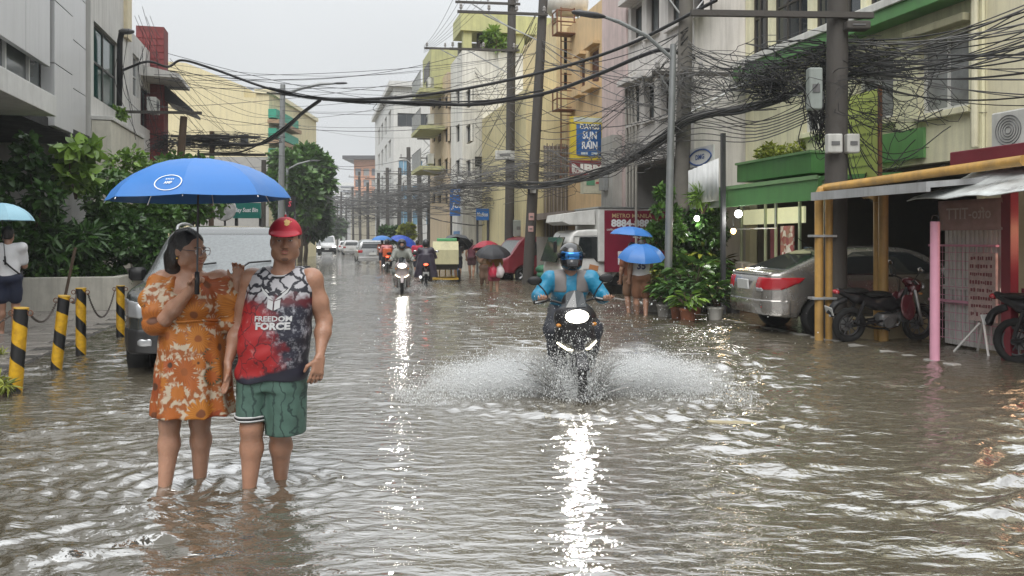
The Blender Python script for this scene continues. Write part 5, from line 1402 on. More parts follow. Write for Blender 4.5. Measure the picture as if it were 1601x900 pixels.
# vines and potted plants by the shop
hedge('dense vine climbing the grey awning post', 1105, 300, 430, 56, 17.6, 2600, .12, .08, LF_d, 48, 'climbing_vine', 'vine')
hedge('vine screen behind the street lamp foot', 1040, 290, 440, 52, 17.3, 2600, .13, .08, LF_m, 49, 'climbing_vine', 'vine')
hedge('dark leaves hanging under the grey awning', 1075, 325, 420, 60, 17.9, 2000, .12, .08, LF_d, 50, 'climbing_vine', 'vine')
hedge('small fern growing on top of the grey awning', 1098, 296, 322, 30, 17.0, 260, .22, .04, LF_b, 51, 'fern', 'plant', 6)
M_pot = [pm('pot_white', (.62, .61, .57), .5, streak=.4), pm('pot_terracotta', (.28, .10, .05), .7, streak=.3), pm('pot_grey', (.32, .31, .29), .7, streak=.4), pm('pot_black', (.03, .03, .03), .5)]
def potted(label, px, py, h, spread, n, ln, wd, mat, pot, seed, up=.7):
    p = gp(px, py, 0); t = thing('potted_plant', label, 'potted plant', p, 0, 'plants in front of the shop')
    r = .16; mb = MB(); mb.lathe([(r * .7, -.1), (r * .9, .18), (r, .2), (r, .24), (r * .88, .24), (r * .85, .2), (0, .2)], 16); mb.build('pot', M_pot[pot], t, 'auto')
    g = np.random.default_rng(seed)
    th = g.uniform(0, 2 * PI, n); ph = g.uniform(.1, 1.0, n) ** .8
    stem_l = g.uniform(.25, 1.0, n) * h
    P = np.stack([np.cos(th) * ph * spread * stem_l / h, np.sin(th) * ph * spread * stem_l / h, .2 + stem_l * (1 - .25 * ph)], 1)
    D = np.stack([np.cos(th) * (.5 + ph), np.sin(th) * (.5 + ph), up - ph * .9 + g.normal(0, .2, n)], 1); N = np.stack([-np.cos(th) * .3, -np.sin(th) * .3, np.ones(n)], 1)
    s = g.uniform(.7, 1.25, n); V, Q = leaves(P, D, N, ln * s, wd * s, .22)
    link('foliage', np_mesh('foliage', V, Q, False), t, mat)
    mb = MB()
    for i in range(0, n, max(1, n // 26)): mb.tube(crom([Vector((0, 0, .2)), Vector((P[i, 0] * .4, P[i, 1] * .4, .2 + (P[i, 2] - .2) * .6)), Vector(P[i])], 3), .008, 4, cap=False)
    mb.build('stem', M_bark, t)
pots = (('pale potted plant at the left end of the shop plants', 1022, 487, .75, .28, 90, .22, .09, LF_y, 2, 61), ('tall yellow green plant behind the street lamp', 1098, 480, 1.25, .35, 60, .38, .10, LF_y, 2, 62),
        ('big grey green leaves right of the street lamp', 1085, 490, .95, .5, 70, .34, .22, LF_m, 1, 63), ('dark bushy plant at the water edge', 1060, 498, .55, .42, 160, .18, .09, LF_d, 1, 64),
        ('bushy plant in white pot at the water edge', 1118, 499, .6, .4, 130, .20, .12, LF_m, 0, 65), ('large dark leafy plant behind the white pot', 1108, 484, 1.0, .55, 150, .26, .15, LF_d, 3, 66),
        ('rounded dark plant left of the sedan', 1146, 488, .65, .35, 160, .16, .10, LF_d, 3, 67), ('bluish leafy plant beside the shop counter', 1182, 470, .95, .35, 130, .18, .12, LF_d, 2, 68),
        ('low broadleaf plant in terracotta pot', 1075, 502, .35, .35, 60, .22, .10, LF_b, 1, 69), ('short mixed plant below the street lamp', 1038, 494, .6, .35, 110, .20, .10, LF_m, 2, 70), ('reddish tipped tall plant under the awning', 1130, 478, 1.1, .3, 80, .28, .07, leaf_mat('leaf_red', (.10, .09, .03)), 1, 71))
for q in pots: potted(*q)
stick = MB(); stick.tube([(0, 0, -.1), (.22, .15, 1.35)], .03, 6); so = tag(stick.build('wooden_stick', M_wood), 'dark stick leaning against the wall behind the second bollard', 'stick'); so.location = gp(92, 500)

# ================================================================== vehicles
def poly_sd(px, py, poly):
    d = None; s = None; n = len(poly)
    ins = np.zeros(np.broadcast(px, py).shape, bool)
    for i in range(n):
        ax, ay = poly[i]; bx_, by_ = poly[(i + 1) % n]
        ex, ey = bx_ - ax, by_ - ay; wx, wy = px - ax, py - ay
        t = np.clip((wx * ex + wy * ey) / max(ex * ex + ey * ey, 1e-12), 0, 1)
        dd = (wx - ex * t) ** 2 + (wy - ey * t) ** 2
        d = dd if d is None else np.minimum(d, dd)
        c = ((ay > py) != (by_ > py)) & (px < (bx_ - ax) * (py - ay) / ((by_ - ay) if abs(by_ - ay) > 1e-12 else 1e-12) + ax)
        ins ^= c
    return np.where(ins, -1, 1) * np.sqrt(d)
def smax(a, b, k):
    h = np.clip(.5 - .5 * (b - a) / k, 0, 1); return b * (1 - h) + a * h + k * h * (1 - h)
def mirror(pts): return [(x, z) for x, z in pts] + [(-x, z) for x, z in reversed(pts)]
def smooth_poly(p, it=1):
    for _ in range(it):
        q = []
        for i in range(len(p)):
            a, b = p[i], p[(i + 1) % len(p)]
            q += [(a[0] * .8 + b[0] * .2, a[1] * .8 + b[1] * .2), (a[0] * .2 + b[0] * .8, a[1] * .2 + b[1] * .8)]
        p = q
    return p
class Car:
    def __init__(s, root, side, plan, front, k=.05, arches=()):
        s.root, s.side, s.plan, s.front, s.k, s.arches = root, smooth_poly(side), smooth_poly(mirror(plan)), smooth_poly(mirror(front)), k, arches
        ys = [p[0] for p in side]; zs = [p[1] for p in side]; xs = [p[0] for p in plan]
        s.lo = (-max(xs) - .05, min(ys) - .05, min(zs) - .05); s.hi = (max(xs) + .05, max(ys) + .05, max(zs) + .05)
    def dist(s, f):
        X, Y, Z = f.ax[0], f.ax[1], f.ax[2]
        a = poly_sd(Y[:, None], Z[None, :], s.side)[None, :, :]; b = poly_sd(X[:, None], Y[None, :], s.plan)[:, :, None]; c = poly_sd(X[:, None], Z[None, :], s.front)[:, None, :]
        d = smax(smax(a + 0 * b, b, s.k), c, s.k)
        return d
    def body(s, mat, vs=.03, name='body', extra=None):
        f = Field(s.lo, s.hi, vs); f.D = s.dist(f).astype(np.float32)
        for (y, z, r) in s.arches:
            cy = np.sqrt((f.ax[1][:, None] - y) ** 2 + (f.ax[2][None, :] - z) ** 2)[None] - r
            side = .48 - np.abs(f.ax[0])[:, None, None]
            f.D = np.maximum(f.D, -np.maximum(cy + 0 * side, side)).astype(np.float32)
        if extra: extra(f)
        return f.build(name, mat, s.root)
    def part(s, name, mat, lo, hi, infl=.006, poly=None, pl='xz', vs=.02, parent=None, depth=None, relax=1):
        pad = vs * 2
        f = Field([lo[i] - pad for i in range(3)], [hi[i] + pad for i in range(3)], vs)
        d = s.dist(f) - infl
        if depth: d = np.maximum(d, -(d + depth))
        X, Y, Z = f.ax[0][:, None, None], f.ax[1][None, :, None], f.ax[2][None, None, :]
        bx_ = np.maximum(np.maximum(np.maximum(lo[0] - X, X - hi[0]), np.maximum(lo[1] - Y, Y - hi[1])), np.maximum(lo[2] - Z, Z - hi[2]))
        d = np.maximum(d, bx_)
        if poly is not None:
            A, B = {'xz': (f.ax[0][:, None], f.ax[2][None, :]), 'yz': (f.ax[1][:, None], f.ax[2][None, :]), 'xy': (f.ax[0][:, None], f.ax[1][None, :])}[pl]
            q = poly_sd(A, B, poly); q = {'xz': q[:, None, :], 'yz': q[None], 'xy': q[:, :, None]}[pl]
            d = np.maximum(d, q)
        f.D = d.astype(np.float32)
        V, Q = f.net()
        if len(V) == 0: return None
        return f.build(name, mat, parent or s.root, relax)
    def both(s, name, mat, lo, hi, **kw):
        a = s.part(name, mat, lo, hi, **kw)
        kw = dict(kw)
        if kw.get('poly') is not None and kw.get('pl', 'xz') != 'yz': kw['poly'] = [(-x, z) for x, z in kw['poly']]
        b = s.part(name, mat, (-hi[0], lo[1], lo[2]), (-lo[0], hi[1], hi[2]), **kw)
        return a, b
M_tyre = pm('tyre_rubber', (.012, .012, .012), .75, spec=.3, var=.2, bump=.2)
M_alloy = pm('alloy', (.38, .38, .39), .35, .8)
M_alloy_d = pm('dark_alloy', (.07, .07, .072), .4, .6)
M_glass = pm('car_glass', (.018, .022, .024), .05, var=0, spec=.9)
M_wind = pm('rainy_windscreen', (.17, .185, .19), .16, var=.22, scale=30, spec=.8, bump=.25, bscale=220)
M_lens = pm('clear_lens', (.36, .37, .38), .12, .4, spec=.9)
M_tail = pm('tail_red', (.35, .012, .02), .15, var=.1, spec=.8)
M_plate = pm('number_plate', (.55, .56, .55), .5)
M_chrome = pm('chrome', (.5, .5, .5), .15, 1.0, var=0)
def wheel(root, c, r, w, mat_r=None, spokes=5, axis='x', name='wheel'):
    c = Vector(c); m = Matrix.Rotation(R(90), 3, 'Y') if axis == 'x' else Matrix.Identity(3)
    mb = MB(); mb.lathe([(r * .66, -w / 2), (r * .9, -w / 2), (r * .985, -w * .36), (r, -w * .15), (r, w * .15), (r * .985, w * .36), (r * .9, w / 2), (r * .66, w / 2), (r * .66, -w / 2)], 28, (0, 0, 0), m)
    o = mb.build(name, M_tyre, root, 'auto'); o.location = c
    sg = 1 if c.x >= 0 else -1
    mb = MB(); mb.lathe([(r * .64, -w * .42), (r * .67, -w * .42), (r * .67, w * .42), (r * .64, w * .42), (r * .62, w * .1), (r * .62, -w * .1), (r * .64, -w * .42)], 28, (0, 0, 0), m)
    mb.lathe([(0, -w * .2), (r * .13, -w * .2), (r * .13, w * .44), (0, w * .44)], 10, (0, 0, 0), Matrix.Rotation(R(90) * sg, 3, 'Y'))
    for i in range(spokes):
        t = 2 * PI * i / spokes
        for e in (-.13, .13):
            a = Vector((sg * w * .34, .12 * r * math.cos(t + e), .12 * r * math.sin(t + e))); b = Vector((sg * w * .3, .64 * r * math.cos(t + e * .8), .64 * r * math.sin(t + e * .8)))
            mb.cyl(a, b, r * .05, r * .045, 5)
    mb.build('rim', mat_r or M_alloy, o, 'auto')
    mb = MB(); mb.lathe([(0, 0), (r * .6, 0)], 16, (-sg * w * .1, 0, 0), m); mb.build('brake_disc', M_dkgrey, o)
    return o
def shadow_under(root, lo, hi):
    part('underbody', M_black, root, lo, hi, .02)
# ---- parked grey SUV behind the walkers
P = gp(322, 585); SUVZ = -.14
suv = thing('parked_suv', 'dark grey wet SUV parked at the left kerb behind the couple', 'car', (P.x - SN * 2.36, P.y + CS * 2.36, SUVZ), TH)
M_suv = pm('dark_grey_car_paint', (.055, .060, .058), .25, .5, var=.05, coat=.8)
side = [(-2.34, .36), (-2.40, .55), (-2.39, .84), (-2.28, 1.00), (-2.0, 1.07), (-1.12, 1.15), (-.42, 1.70), (-.15, 1.80), (.4, 1.84), (1.6, 1.82), (2.18, 1.74), (2.36, 1.12), (2.38, .55), (2.28, .36)]
plan = [(.45, -2.42), (.78, -2.32), (.91, -2.0), (.925, -1.0), (.925, 1.9), (.86, 2.32), (.6, 2.42)]
front = [(.80, .3), (.91, .5), (.925, .95), (.89, 1.14), (.72, 1.70), (.62, 1.82), (.3, 1.86)]
c = Car(suv, side, plan, front, .05, ((-1.45, .38, .44), (1.42, .38, .44)))
c.body(M_suv, .028)
c.part('windscreen', M_wind, (-.9, -1.3, 1.0), (.9, -.1, 1.85), poly=[(-.80, 1.17), (.80, 1.17), (.66, 1.70), (-.66, 1.70)], infl=.008)
c.both('side_window', M_glass, (.55, -.9, 1.1), (.95, .42, 1.8), poly=[(-.80, 1.20), (-.22, 1.66), (.36, 1.70), (.36, 1.18)], pl='yz', infl=.007)
c.both('side_window', M_glass, (.55, .42, 1.1), (.95, 1.3, 1.8), poly=[(.46, 1.18), (.46, 1.70), (1.2, 1.68), (1.2, 1.18)], pl='yz', infl=.007)
c.both('headlight', M_lens, (.52, -2.45, .70), (.95, -1.95, 1.0), poly=[(.54, .76), (.58, .92), (.93, 1.0), (.93, .78)], infl=.012)
c.part('grille', M_chrome, (-.5, -2.45, .68), (.5, -2.1, .98), poly=[(-.48, .94), (.48, .94), (.40, .72), (-.40, .72)], infl=.014)
for i in range(4): mb = MB(); mb.box((0, -2.40, .75 + i * .05), (.74, .02, .02)); mb.build('grille_bar', M_black, suv)
c.part('bumper', pm('black_bumper', (.02, .02, .021), .45), (-.96, -2.46, .30), (.96, -1.85, .66), infl=.016)
c.both('fog_lamp', M_lens, (.55, -2.47, .46), (.72, -2.0, .56), infl=.022)
mb = MB(); mb.box((0, -2.44, .55), (.42, .02, .15), None, .005); pl_ = mb.build('number_plate', M_plate, suv)
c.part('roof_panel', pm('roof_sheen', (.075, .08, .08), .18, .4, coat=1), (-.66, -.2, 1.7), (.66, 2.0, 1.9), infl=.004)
for sx in (-1, 1):
    mb = MB(); mb.tube(crom([Vector((sx * .64, -.2, 1.72)), Vector((sx * .65, .0, 1.83)), Vector((sx * .65, .8, 1.865)), Vector((sx * .64, 1.75, 1.80))], 5), .02, 6); mb.build('roof_rail', M_steel, suv, True)
    mb = MB(); mb.box((sx * 1.03, -.72, 1.20), (.20, .12, .17), Matrix.Rotation(sx * .12, 3, 'Z'), .035); mr = mb.build('wing_mirror', M_black, suv, 'auto'); mb = MB(); mb.cyl((sx * .88, -.70, 1.14), (sx * .98, -.72, 1.17), .03, n=6); mb.build('mirror_arm', M_black, mr)
for y in (-1.45, 1.42):
    for sx in (-1, 1): wheel(suv, (sx * .82, y, .37), .37, .24, spokes=6)
mb = MB(); mb.tube([(.1, -1.25, 1.16), (.35, -.98, 1.34), (.62, -.9, 1.36)], .012, 5); mb.tube([(-.7, -1.25, 1.15), (-.4, -1.0, 1.30), (-.05, -.95, 1.34)], .012, 5); mb.build('wiper', M_black, suv)
mb = MB(); mb.box((-.55, -.60, 1.60), (.22, .015, .05), Matrix.Rotation(R(-38), 3, 'X')); mb.build('sticker', M_white, suv)
# ---- silver grey sedan under the green awning
Ps = gp(1186, 519)
sed = thing('silver_sedan', 'silver grey sedan parked under the green awning, rear towards the street', 'car', (6.0, 13.55, -.03), R(98), None)
M_sil = pm('silver_bronze_paint', (.30, .285, .265), .25, .75, var=.05, coat=.7)
side = [(2.12, .30), (2.20, .52), (2.18, .80), (2.10, .985), (1.85, 1.02), (1.05, 1.33), (.55, 1.42), (.0, 1.43), (-.45, 1.38), (-1.25, .98), (-2.0, .80), (-2.18, .62), (-2.2, .38), (-2.1, .26), (0, .24)]
plan = [(.5, -2.22), (.78, -2.05), (.85, -1.5), (.855, .8), (.83, 1.6), (.76, 2.0), (.55, 2.2)]
front = [(.72, .2), (.84, .4), (.855, .68), (.82, .92), (.60, 1.34), (.50, 1.43), (.2, 1.46)]
c = Car(sed, side, plan, front, .06, ((-1.33, .30, .36), (1.25, .30, .36)))
c.body(M_sil, .025)
c.part('rear_window', M_glass, (-.75, .95, .95), (.75, 1.95, 1.42), poly=[(-.70, 1.03), (.70, 1.03), (.52, 1.36), (-.52, 1.36)], infl=.007)
c.part('windscreen', M_glass, (-.75, -1.3, .95), (.75, -.35, 1.42), poly=[(-.70, 1.0), (.70, 1.0), (.54, 1.36), (-.54, 1.36)], infl=.007)
c.both('side_window', M_glass, (.5, -1.0, .9), (.9, .12, 1.4), poly=[(-.95, .97), (-.38, 1.32), (.08, 1.35), (.08, .95)], pl='yz', infl=.006)
c.both('side_window', M_glass, (.5, .12, .9), (.9, 1.3, 1.4), poly=[(.16, .95), (.16, 1.35), (.62, 1.33), (1.18, 1.04), (1.05, .95)], pl='yz', infl=.006)
c.both('tail_light', M_tail, (.42, 1.45, .66), (.9, 2.25, .98), poly=[(2.2, .72), (2.2, .93), (1.5, .93), (1.62, .84), (1.9, .73)], pl='yz', infl=.012)
for sx in (-1, 1):
    pass
c.both('reverse_light', M_lens, (.44, 1.9, .70), (.62, 2.25, .77), infl=.018)
c.part('boot_lip', M_sil, (-.70, 1.9, .95), (.70, 2.2, 1.03), infl=.022)
c.both('reflector', M_tail, (.55, 1.9, .42), (.78, 2.25, .50), infl=.012)
mb = MB(); mb.box((0, 2.195, .80), (.40, .03, .16), Matrix.Rotation(R(-6), 3, 'X'), .005); mb.build('number_plate', M_plate, sed)
c.part('bumper', M_sil, (-.9, 1.75, .28), (.9, 2.3, .58), infl=.012)
for y in (-1.33, 1.25):
    for sx in (-1, 1): wheel(sed, (sx * .77, y, .30), .31, .20, M_alloy_d, 8)
for sx in (-1, 1):
    mb = MB(); mb.box((sx * .95, -.72, 1.02), (.18, .10, .12), None, .03); mb.build('wing_mirror', M_sil, sed, 'auto')
    mb = MB(); mb.box((sx * .848, .20, .82), (.02, .16, .03), None, .008); mb.build('door_handle', M_sil, sed)
    mb = MB(); mb.box((sx * .851, -.05, .62), (.006, .012, .62)); mb.build('door_seam', M_black, sed)
mb = MB(); mb.tube([(0, 1.0, 1.37), (0, 1.22, 1.55)], .006, 4); mb.build('antenna', M_black, sed)
# ---- silver crossover driving away in mid street
def simple_car(label, px, py, sc, rz, paint, kind, back):
    p = gp(px, py)
    t = thing('distant_car', label, 'car', (p.x, p.y + (2.2 if not back else 2.2) * sc, -.14), rz)
    if kind == 'mpv':
        side = [(-2.2, .3), (-2.25, .7), (-2.1, .95), (-1.3, 1.08), (-.5, 1.6), (0, 1.68), (1.7, 1.64), (2.1, 1.5), (2.22, 1.0), (2.25, .5), (2.2, .3)]
    else:
        side = [(-2.25, .3), (-2.3, .7), (-2.22, 1.0), (-1.75, 1.2), (-1.1, 1.8), (-.7, 1.95), (2.1, 1.97), (2.28, 1.85), (2.3, .5), (2.25, .3)]
    h = side[6][1]
    c = Car(t, side, [(.5, -2.3), (.82, -2.1), (.88, -1.5), (.88, 1.8), (.8, 2.25)], [(.78, .25), (.87, .45), (.88, .95), (.70, h - .1), (.5, h + .03)], .06, ((-1.4, .32, .36), (1.35, .32, .36)))
    c.body(paint, .045)
    y0, y1 = (1.2, 2.4) if back else (-2.0, -.3)
    c.part('rear_window' if back else 'windscreen', M_glass if back else M_wind, (-.8, y0, .95), (.8, y1, h), poly=[(-.70, 1.08 if kind == 'mpv' else 1.22), (.70, 1.08 if kind == 'mpv' else 1.22), (.58, h - .14), (-.58, h - .14)], infl=.012, vs=.03)
    c.both('side_window', M_glass, (.5, -.9, 1.0), (.95, 1.9, h - .05), poly=[(-.8, 1.1), (-.3, h - .16), (1.7, h - .16), (1.8, 1.1)], pl='yz', infl=.01, vs=.035)
    if back:
        c.both('tail_light', M_tail, (.58, 1.8, .82), (.95, 2.4, 1.0), infl=.016, vs=.025); mb = MB(); mb.box((0, 2.27, .78), (.42, .03, .15)); mb.build('number_plate', M_plate, t)
        c.part('bumper', pm('silver_bumper', (.32, .32, .32), .4, .4), (-.9, 2.0, .3), (.9, 2.4, .6), infl=.02, vs=.03)
    else:
        lit = pm('lit_headlight', (1, 1, 1), .2, var=0, emit=(1, .95, .85), estr=5)
        c.both('headlight', lit, (.52, -2.4, .78), (.86, -1.9, .96), infl=.016, vs=.025); c.part('grille', M_black, (-.9, -2.4, .32), (.9, -1.9, .74), infl=.018, vs=.03); mb = MB(); mb.box((0, -2.31, .62), (.4, .03, .13)); mb.build('number_plate', M_plate, t)
    for y in (-1.4, 1.35):
        for sx in (-1, 1): wheel(t, (sx * .78, y, .31), .31, .2)
    t.scale = (sc, sc, sc)
    return t
M_silv = pm('silver_paint', (.42, .43, .43), .3, .6, coat=.5, var=.04); M_whp = pm('white_car_paint', (.62, .62, .62), .3, coat=.5, var=.04); M_blkp = pm('black_car_paint', (.025, .025, .028), .25, coat=.5, var=.04)
simple_car('silver car with dark rear window driving away through the flood', 568, 413, 1.0, R(180 + 14), M_silv, 'mpv', True)
simple_car('white van with lit headlights coming down the far street', 503, 397, 1.05, R(12), M_whp, 'van', False)
simple_car('small white car just left of the silver car', 541, 398, .95, R(180 + 14), M_whp, 'mpv', True)
simple_car('dark car half hidden beyond the man in the red cap', 479, 398, 1.0, R(12), M_blkp, 'mpv', False)
simple_car('far white car at the street end', 533, 394, .9, R(180 + 14), M_whp, 'mpv', True)
# ---- red van and blue pickup body behind the leaning pole
p = gp(828, 438)
van = thing('red_van', 'dark red van parked behind the leaning pole', 'van', (p.x + .5, p.y + 1.4, -.12), R(-64))
M_redp = pm('dark_red_paint', (.22, .02, .035), .35, coat=.4, var=.12)
c = Car(van, [(-1.9, .3), (-1.95, .8), (-1.7, 1.05), (-1.25, 1.62), (-.9, 1.74), (1.8, 1.74), (1.92, 1.6), (1.95, .4), (1.9, .3)], [(.5, -1.97), (.76, -1.75), (.8, 1.8), (.7, 1.95)], [(.72, .25), (.79, .45), (.79, 1.0), (.70, 1.65), (.5, 1.77)], .05, ((-1.2, .3, .34), (1.2, .3, .34)))
c.body(M_redp, .035)
c.part('windscreen', M_wind, (-.75, -1.9, .95), (.75, -.9, 1.7), poly=[(-.66, 1.05), (.66, 1.05), (.58, 1.6), (-.58, 1.6)], infl=.01, vs=.03)
c.both('side_window', M_glass, (.5, -1.4, .9), (.85, 1.7, 1.65), poly=[(-1.2, 1.02), (-.95, 1.55), (1.5, 1.55), (1.5, 1.02)], pl='yz', infl=.01, vs=.03)
for y in (-1.2, 1.2):
    for sx in (-1, 1): wheel(van, (sx * .7, y, .29), .29, .18)
p = gp(862, 436)
pk = thing('blue_truck', 'blue panelled truck bed behind the rider and leaning pole', 'truck', (p.x + .1, p.y + .5, -.12), R(-4))
M_blup = pm('blue_truck_paint', (.02, .11, .19), .45, var=.15, streak=.3)
part('bed', M_blup, pk, (-1.25, -.8, .72), (1.5, .9, 1.52), .03); part('rim', pm('red_rim', (.32, .03, .05), .5), pk, (-1.28, -.83, 1.525), (1.53, .93, 1.60), .01); part('frame', M_black, pk, (-1.2, -.7, .4), (1.45, .8, .715), .02)
for x in (-.8, -.2, .4, 1.0): part('stiffener', M_blup, pk, (x, -.83, .74), (x + .05, -.802, 1.50))
for x in (-.75, .95):
    for y in (-.62, .72): wheel(pk, (x, y, .34), .34, .2).rotation_euler = (0, 0, R(90))
# green sacks by the pole
for i, (dx, dz, lab) in enumerate(((0, .0, 'green woven sack lying lowest by the leaning pole'), (.08, .22, 'green woven sack in the middle of the pile'), (.02, .42, 'green woven sack on top of the pile'))):
    q = gp(848, 443); f = Field((-.45, -.35, -.25), (.45, .35, .35), .03)
    f.ell((0, 0, 0), (.34 - .04 * i, .26, .15)); f.wob(lambda X, Y, Z: .012 * np.sin(X * 31 + Z * 20) * np.cos(Y * 25))
    o = f.build('green_sack', pm('green_sack', (.05, .20, .11), .6, var=.35, scale=14)); o.location = (q.x + dx, q.y + .3, .06 + dz); o.rotation_euler = (0, 0, i * .7); tag(o, lab, 'sack', 'green sacks by the pole')
# ---- delivery truck
p = gp(878, 462)
tr = thing('delivery_truck', 'white delivery truck with maroon cargo box parked facing left', 'truck', (p.x, p.y, -.12), TH)
M_cabw = pm('cab_white', (.66, .66, .64), .35, coat=.3, var=.05, streak=.15)
f = Field((-.15, -.1, .2), (1.75, 1.85, 2.0), .03)
sd = smooth_poly([(.0, .42), (-.02, .95), (.30, 1.78), (.48, 1.88), (1.55, 1.90), (1.60, 1.85), (1.60, .42)])
f.D = np.maximum(poly_sd(f.ax[0][:, None], f.ax[2][None, :], sd)[:, None, :], np.abs(f.ax[1] - .88)[None, :, None] - .86).astype(np.float32)
cy = np.sqrt((f.ax[0][:, None] - .75) ** 2 + (f.ax[2][None, :] - .36) ** 2)[:, None, :] - .43
f.D = np.maximum(f.D, -np.maximum(cy, f.ax[1][None, :, None] - .35)).astype(np.float32)
f.build('cab', M_cabw, tr)
mb = MB(); mb.prism([(.42, 1.12), (.50, 1.68), (1.30, 1.70), (1.30, 1.08), (.98, 1.02), (.9, 1.12)], .005, .03, 'y'); mb.v = [(x, y - .012, z) for x, y, z in mb.v]; mb.build('side_window', M_glass, tr)
mb = MB(); mb.box((.0, .88, 1.34), (.03, 1.5, .72), Matrix.Rotation(R(20), 3, 'Y')); mb.build('windscreen', M_glass, tr)
mb = MB(); mb.tube([(.34, .008, .55), (.34, .008, 1.70), (1.38, .008, 1.74), (1.40, .008, .55), (.34, .008, .55)], .008, 4); mb.build('door_seam', M_dkgrey, tr)
mb = MB(); mb.box((1.28, .005, .98), (.16, .03, .05), None, .01); mb.build('door_handle', M_black, tr)
mb = MB(); mb.box((.9, .012, .86), (.26, .01, .14), Matrix.Rotation(.2, 3, 'Y')); mb.build('door_emblem', pm('emblem_orange', (.45, .20, .08), .5), tr)
mb = MB(); mb.box((-.22, -.1, 1.42), (.08, .12, .3), None, .02); mb.tube([(-.05, .02, 1.72), (-.22, -.1, 1.55)], .012, 5); mb.build('wing_mirror', M_black, tr)
M_mar = pm('maroon_box', (.20, .012, .035), .4, var=.08); M_boxw = pm('box_white', (.60, .60, .58), .4, streak=.25)
part('cargo_box', M_boxw, tr, (1.0, -.1, 1.02), (4.6, 1.9, 2.46), .02); part('cargo_box_lower', M_boxw, tr, (1.68, -.1, .62), (4.6, 1.9, 1.03), .02)
part('side_panel', M_mar, tr, (1.16, -.125, .74), (4.55, -.105, 2.40)); part('roof_edge', M_steel, tr, (.98, -.13, 2.465), (4.62, 1.92, 2.50))
mb = MB(); mb.prism([(.25, 2.02), (.05, 2.10), (.10, 2.30), (.95, 2.42), (.98, 2.02)], .1, 1.7, 'y'); mb.build('roof_unit', M_boxw, tr)
part('chassis', M_black, tr, (.3, .2, .35), (4.5, 1.6, .615))
for x in (.75, 3.5):
    for y in (.12, 1.64):
        wheel(tr, (x, y, .36), .36, .22).rotation_euler = (0, 0, R(90))
lettering('lettering', 'METRO MANILA', tr, pm('truck_letter_gold', (.55, .42, .22), .5), (1.95, -.13, 2.26), (1, 0, 0), (0, 0, 1), w=1.15, h=.11, bold=.015)
lettering('lettering', '8884-8888', tr, M_swhite, (1.97, -.13, 2.06), (1, 0, 0), (0, 0, 1), w=1.25, h=.21, bold=.05)
lettering('lettering', 'CAVITE/LAGUNA', tr, M_swhite, (1.4, -.13, 1.88), (1, 0, 0), (0, 0, 1), w=.36, h=.05)
lettering('lettering', '049-4179511', tr, M_swhite, (2.12, -.13, 1.87), (1, 0, 0), (0, 0, 1), w=.92, h=.13, bold=.03)
lettering('lettering', '-835 30', tr, M_swhite, (2.28, -.13, 1.70), (1, 0, 0), (0, 0, 1), w=.62, h=.12, bold=.03)
mb = MB(); mb.box((1.75, -.13, 1.12), (.42, .01, .36), None, .004); em = mb.build('logo_panel', M_swhite, tr)
mb = MB(); mb.box((1.75, -.14, 1.12), (.30, .01, .24)); mb.build('logo_field', M_mar, em)

# ---- motorcycles
M_bike_b = pm('bike_black', (.012, .012, .014), .35, coat=.15, var=.05, spec=.35); M_bike_r = pm('bike_red', (.10, .010, .018), .25, coat=.7, var=.05); M_eng = pm('engine_metal', (.16, .16, .16), .5, .6, var=.3, scale=12)
M_seat = pm('seat_vinyl', (.009, .009, .009), .6, spec=.25, bump=.2, bscale=60)
M_lit = pm('bike_lamp_lit', (1, 1, 1), .2, var=0, emit=(1, .95, .80), estr=4.5)
M_drl = pm('bike_marker_lit', (1, 1, 1), .2, var=0, emit=(1, .92, .62), estr=2.2)
M_brake = pm('bike_tail_lit', (.6, .02, .02), .3, var=0, emit=(1, .10, .04), estr=2.5)
def bike_wheel(t, c, r, w, spokes=10, steer=0.0):
    mb = MB(); mb.torus((0, 0, 0), r - w * .5, w * .52, 30, 8, 'x'); o = mb.build('wheel', M_tyre, t, True); o.location = c; o.rotation_euler = (0, 0, steer)
    mb = MB(); mb.torus((0, 0, 0), r - w * 1.15, .014, 28, 6, 'x'); mb.cyl((-.05, 0, 0), (.05, 0, 0), .045, n=10)
    for i in range(spokes):
        a = 2 * PI * i / spokes; mb.cyl((.02, .04 * math.cos(a), .04 * math.sin(a)), (.0, (r - w * 1.1) * math.cos(a + .12), (r - w * 1.1) * math.sin(a + .12)), .010, n=5)
    mb.build('rim', M_alloy_d, o, 'auto')
    mb = MB(); mb.lathe([(.05, -.003), (.11, -.003), (.11, .003), (.05, .003)], 18, (.055, 0, 0), Matrix.Rotation(R(90), 3, 'Y')); mb.build('brake_disc', M_steel, o)
    return o
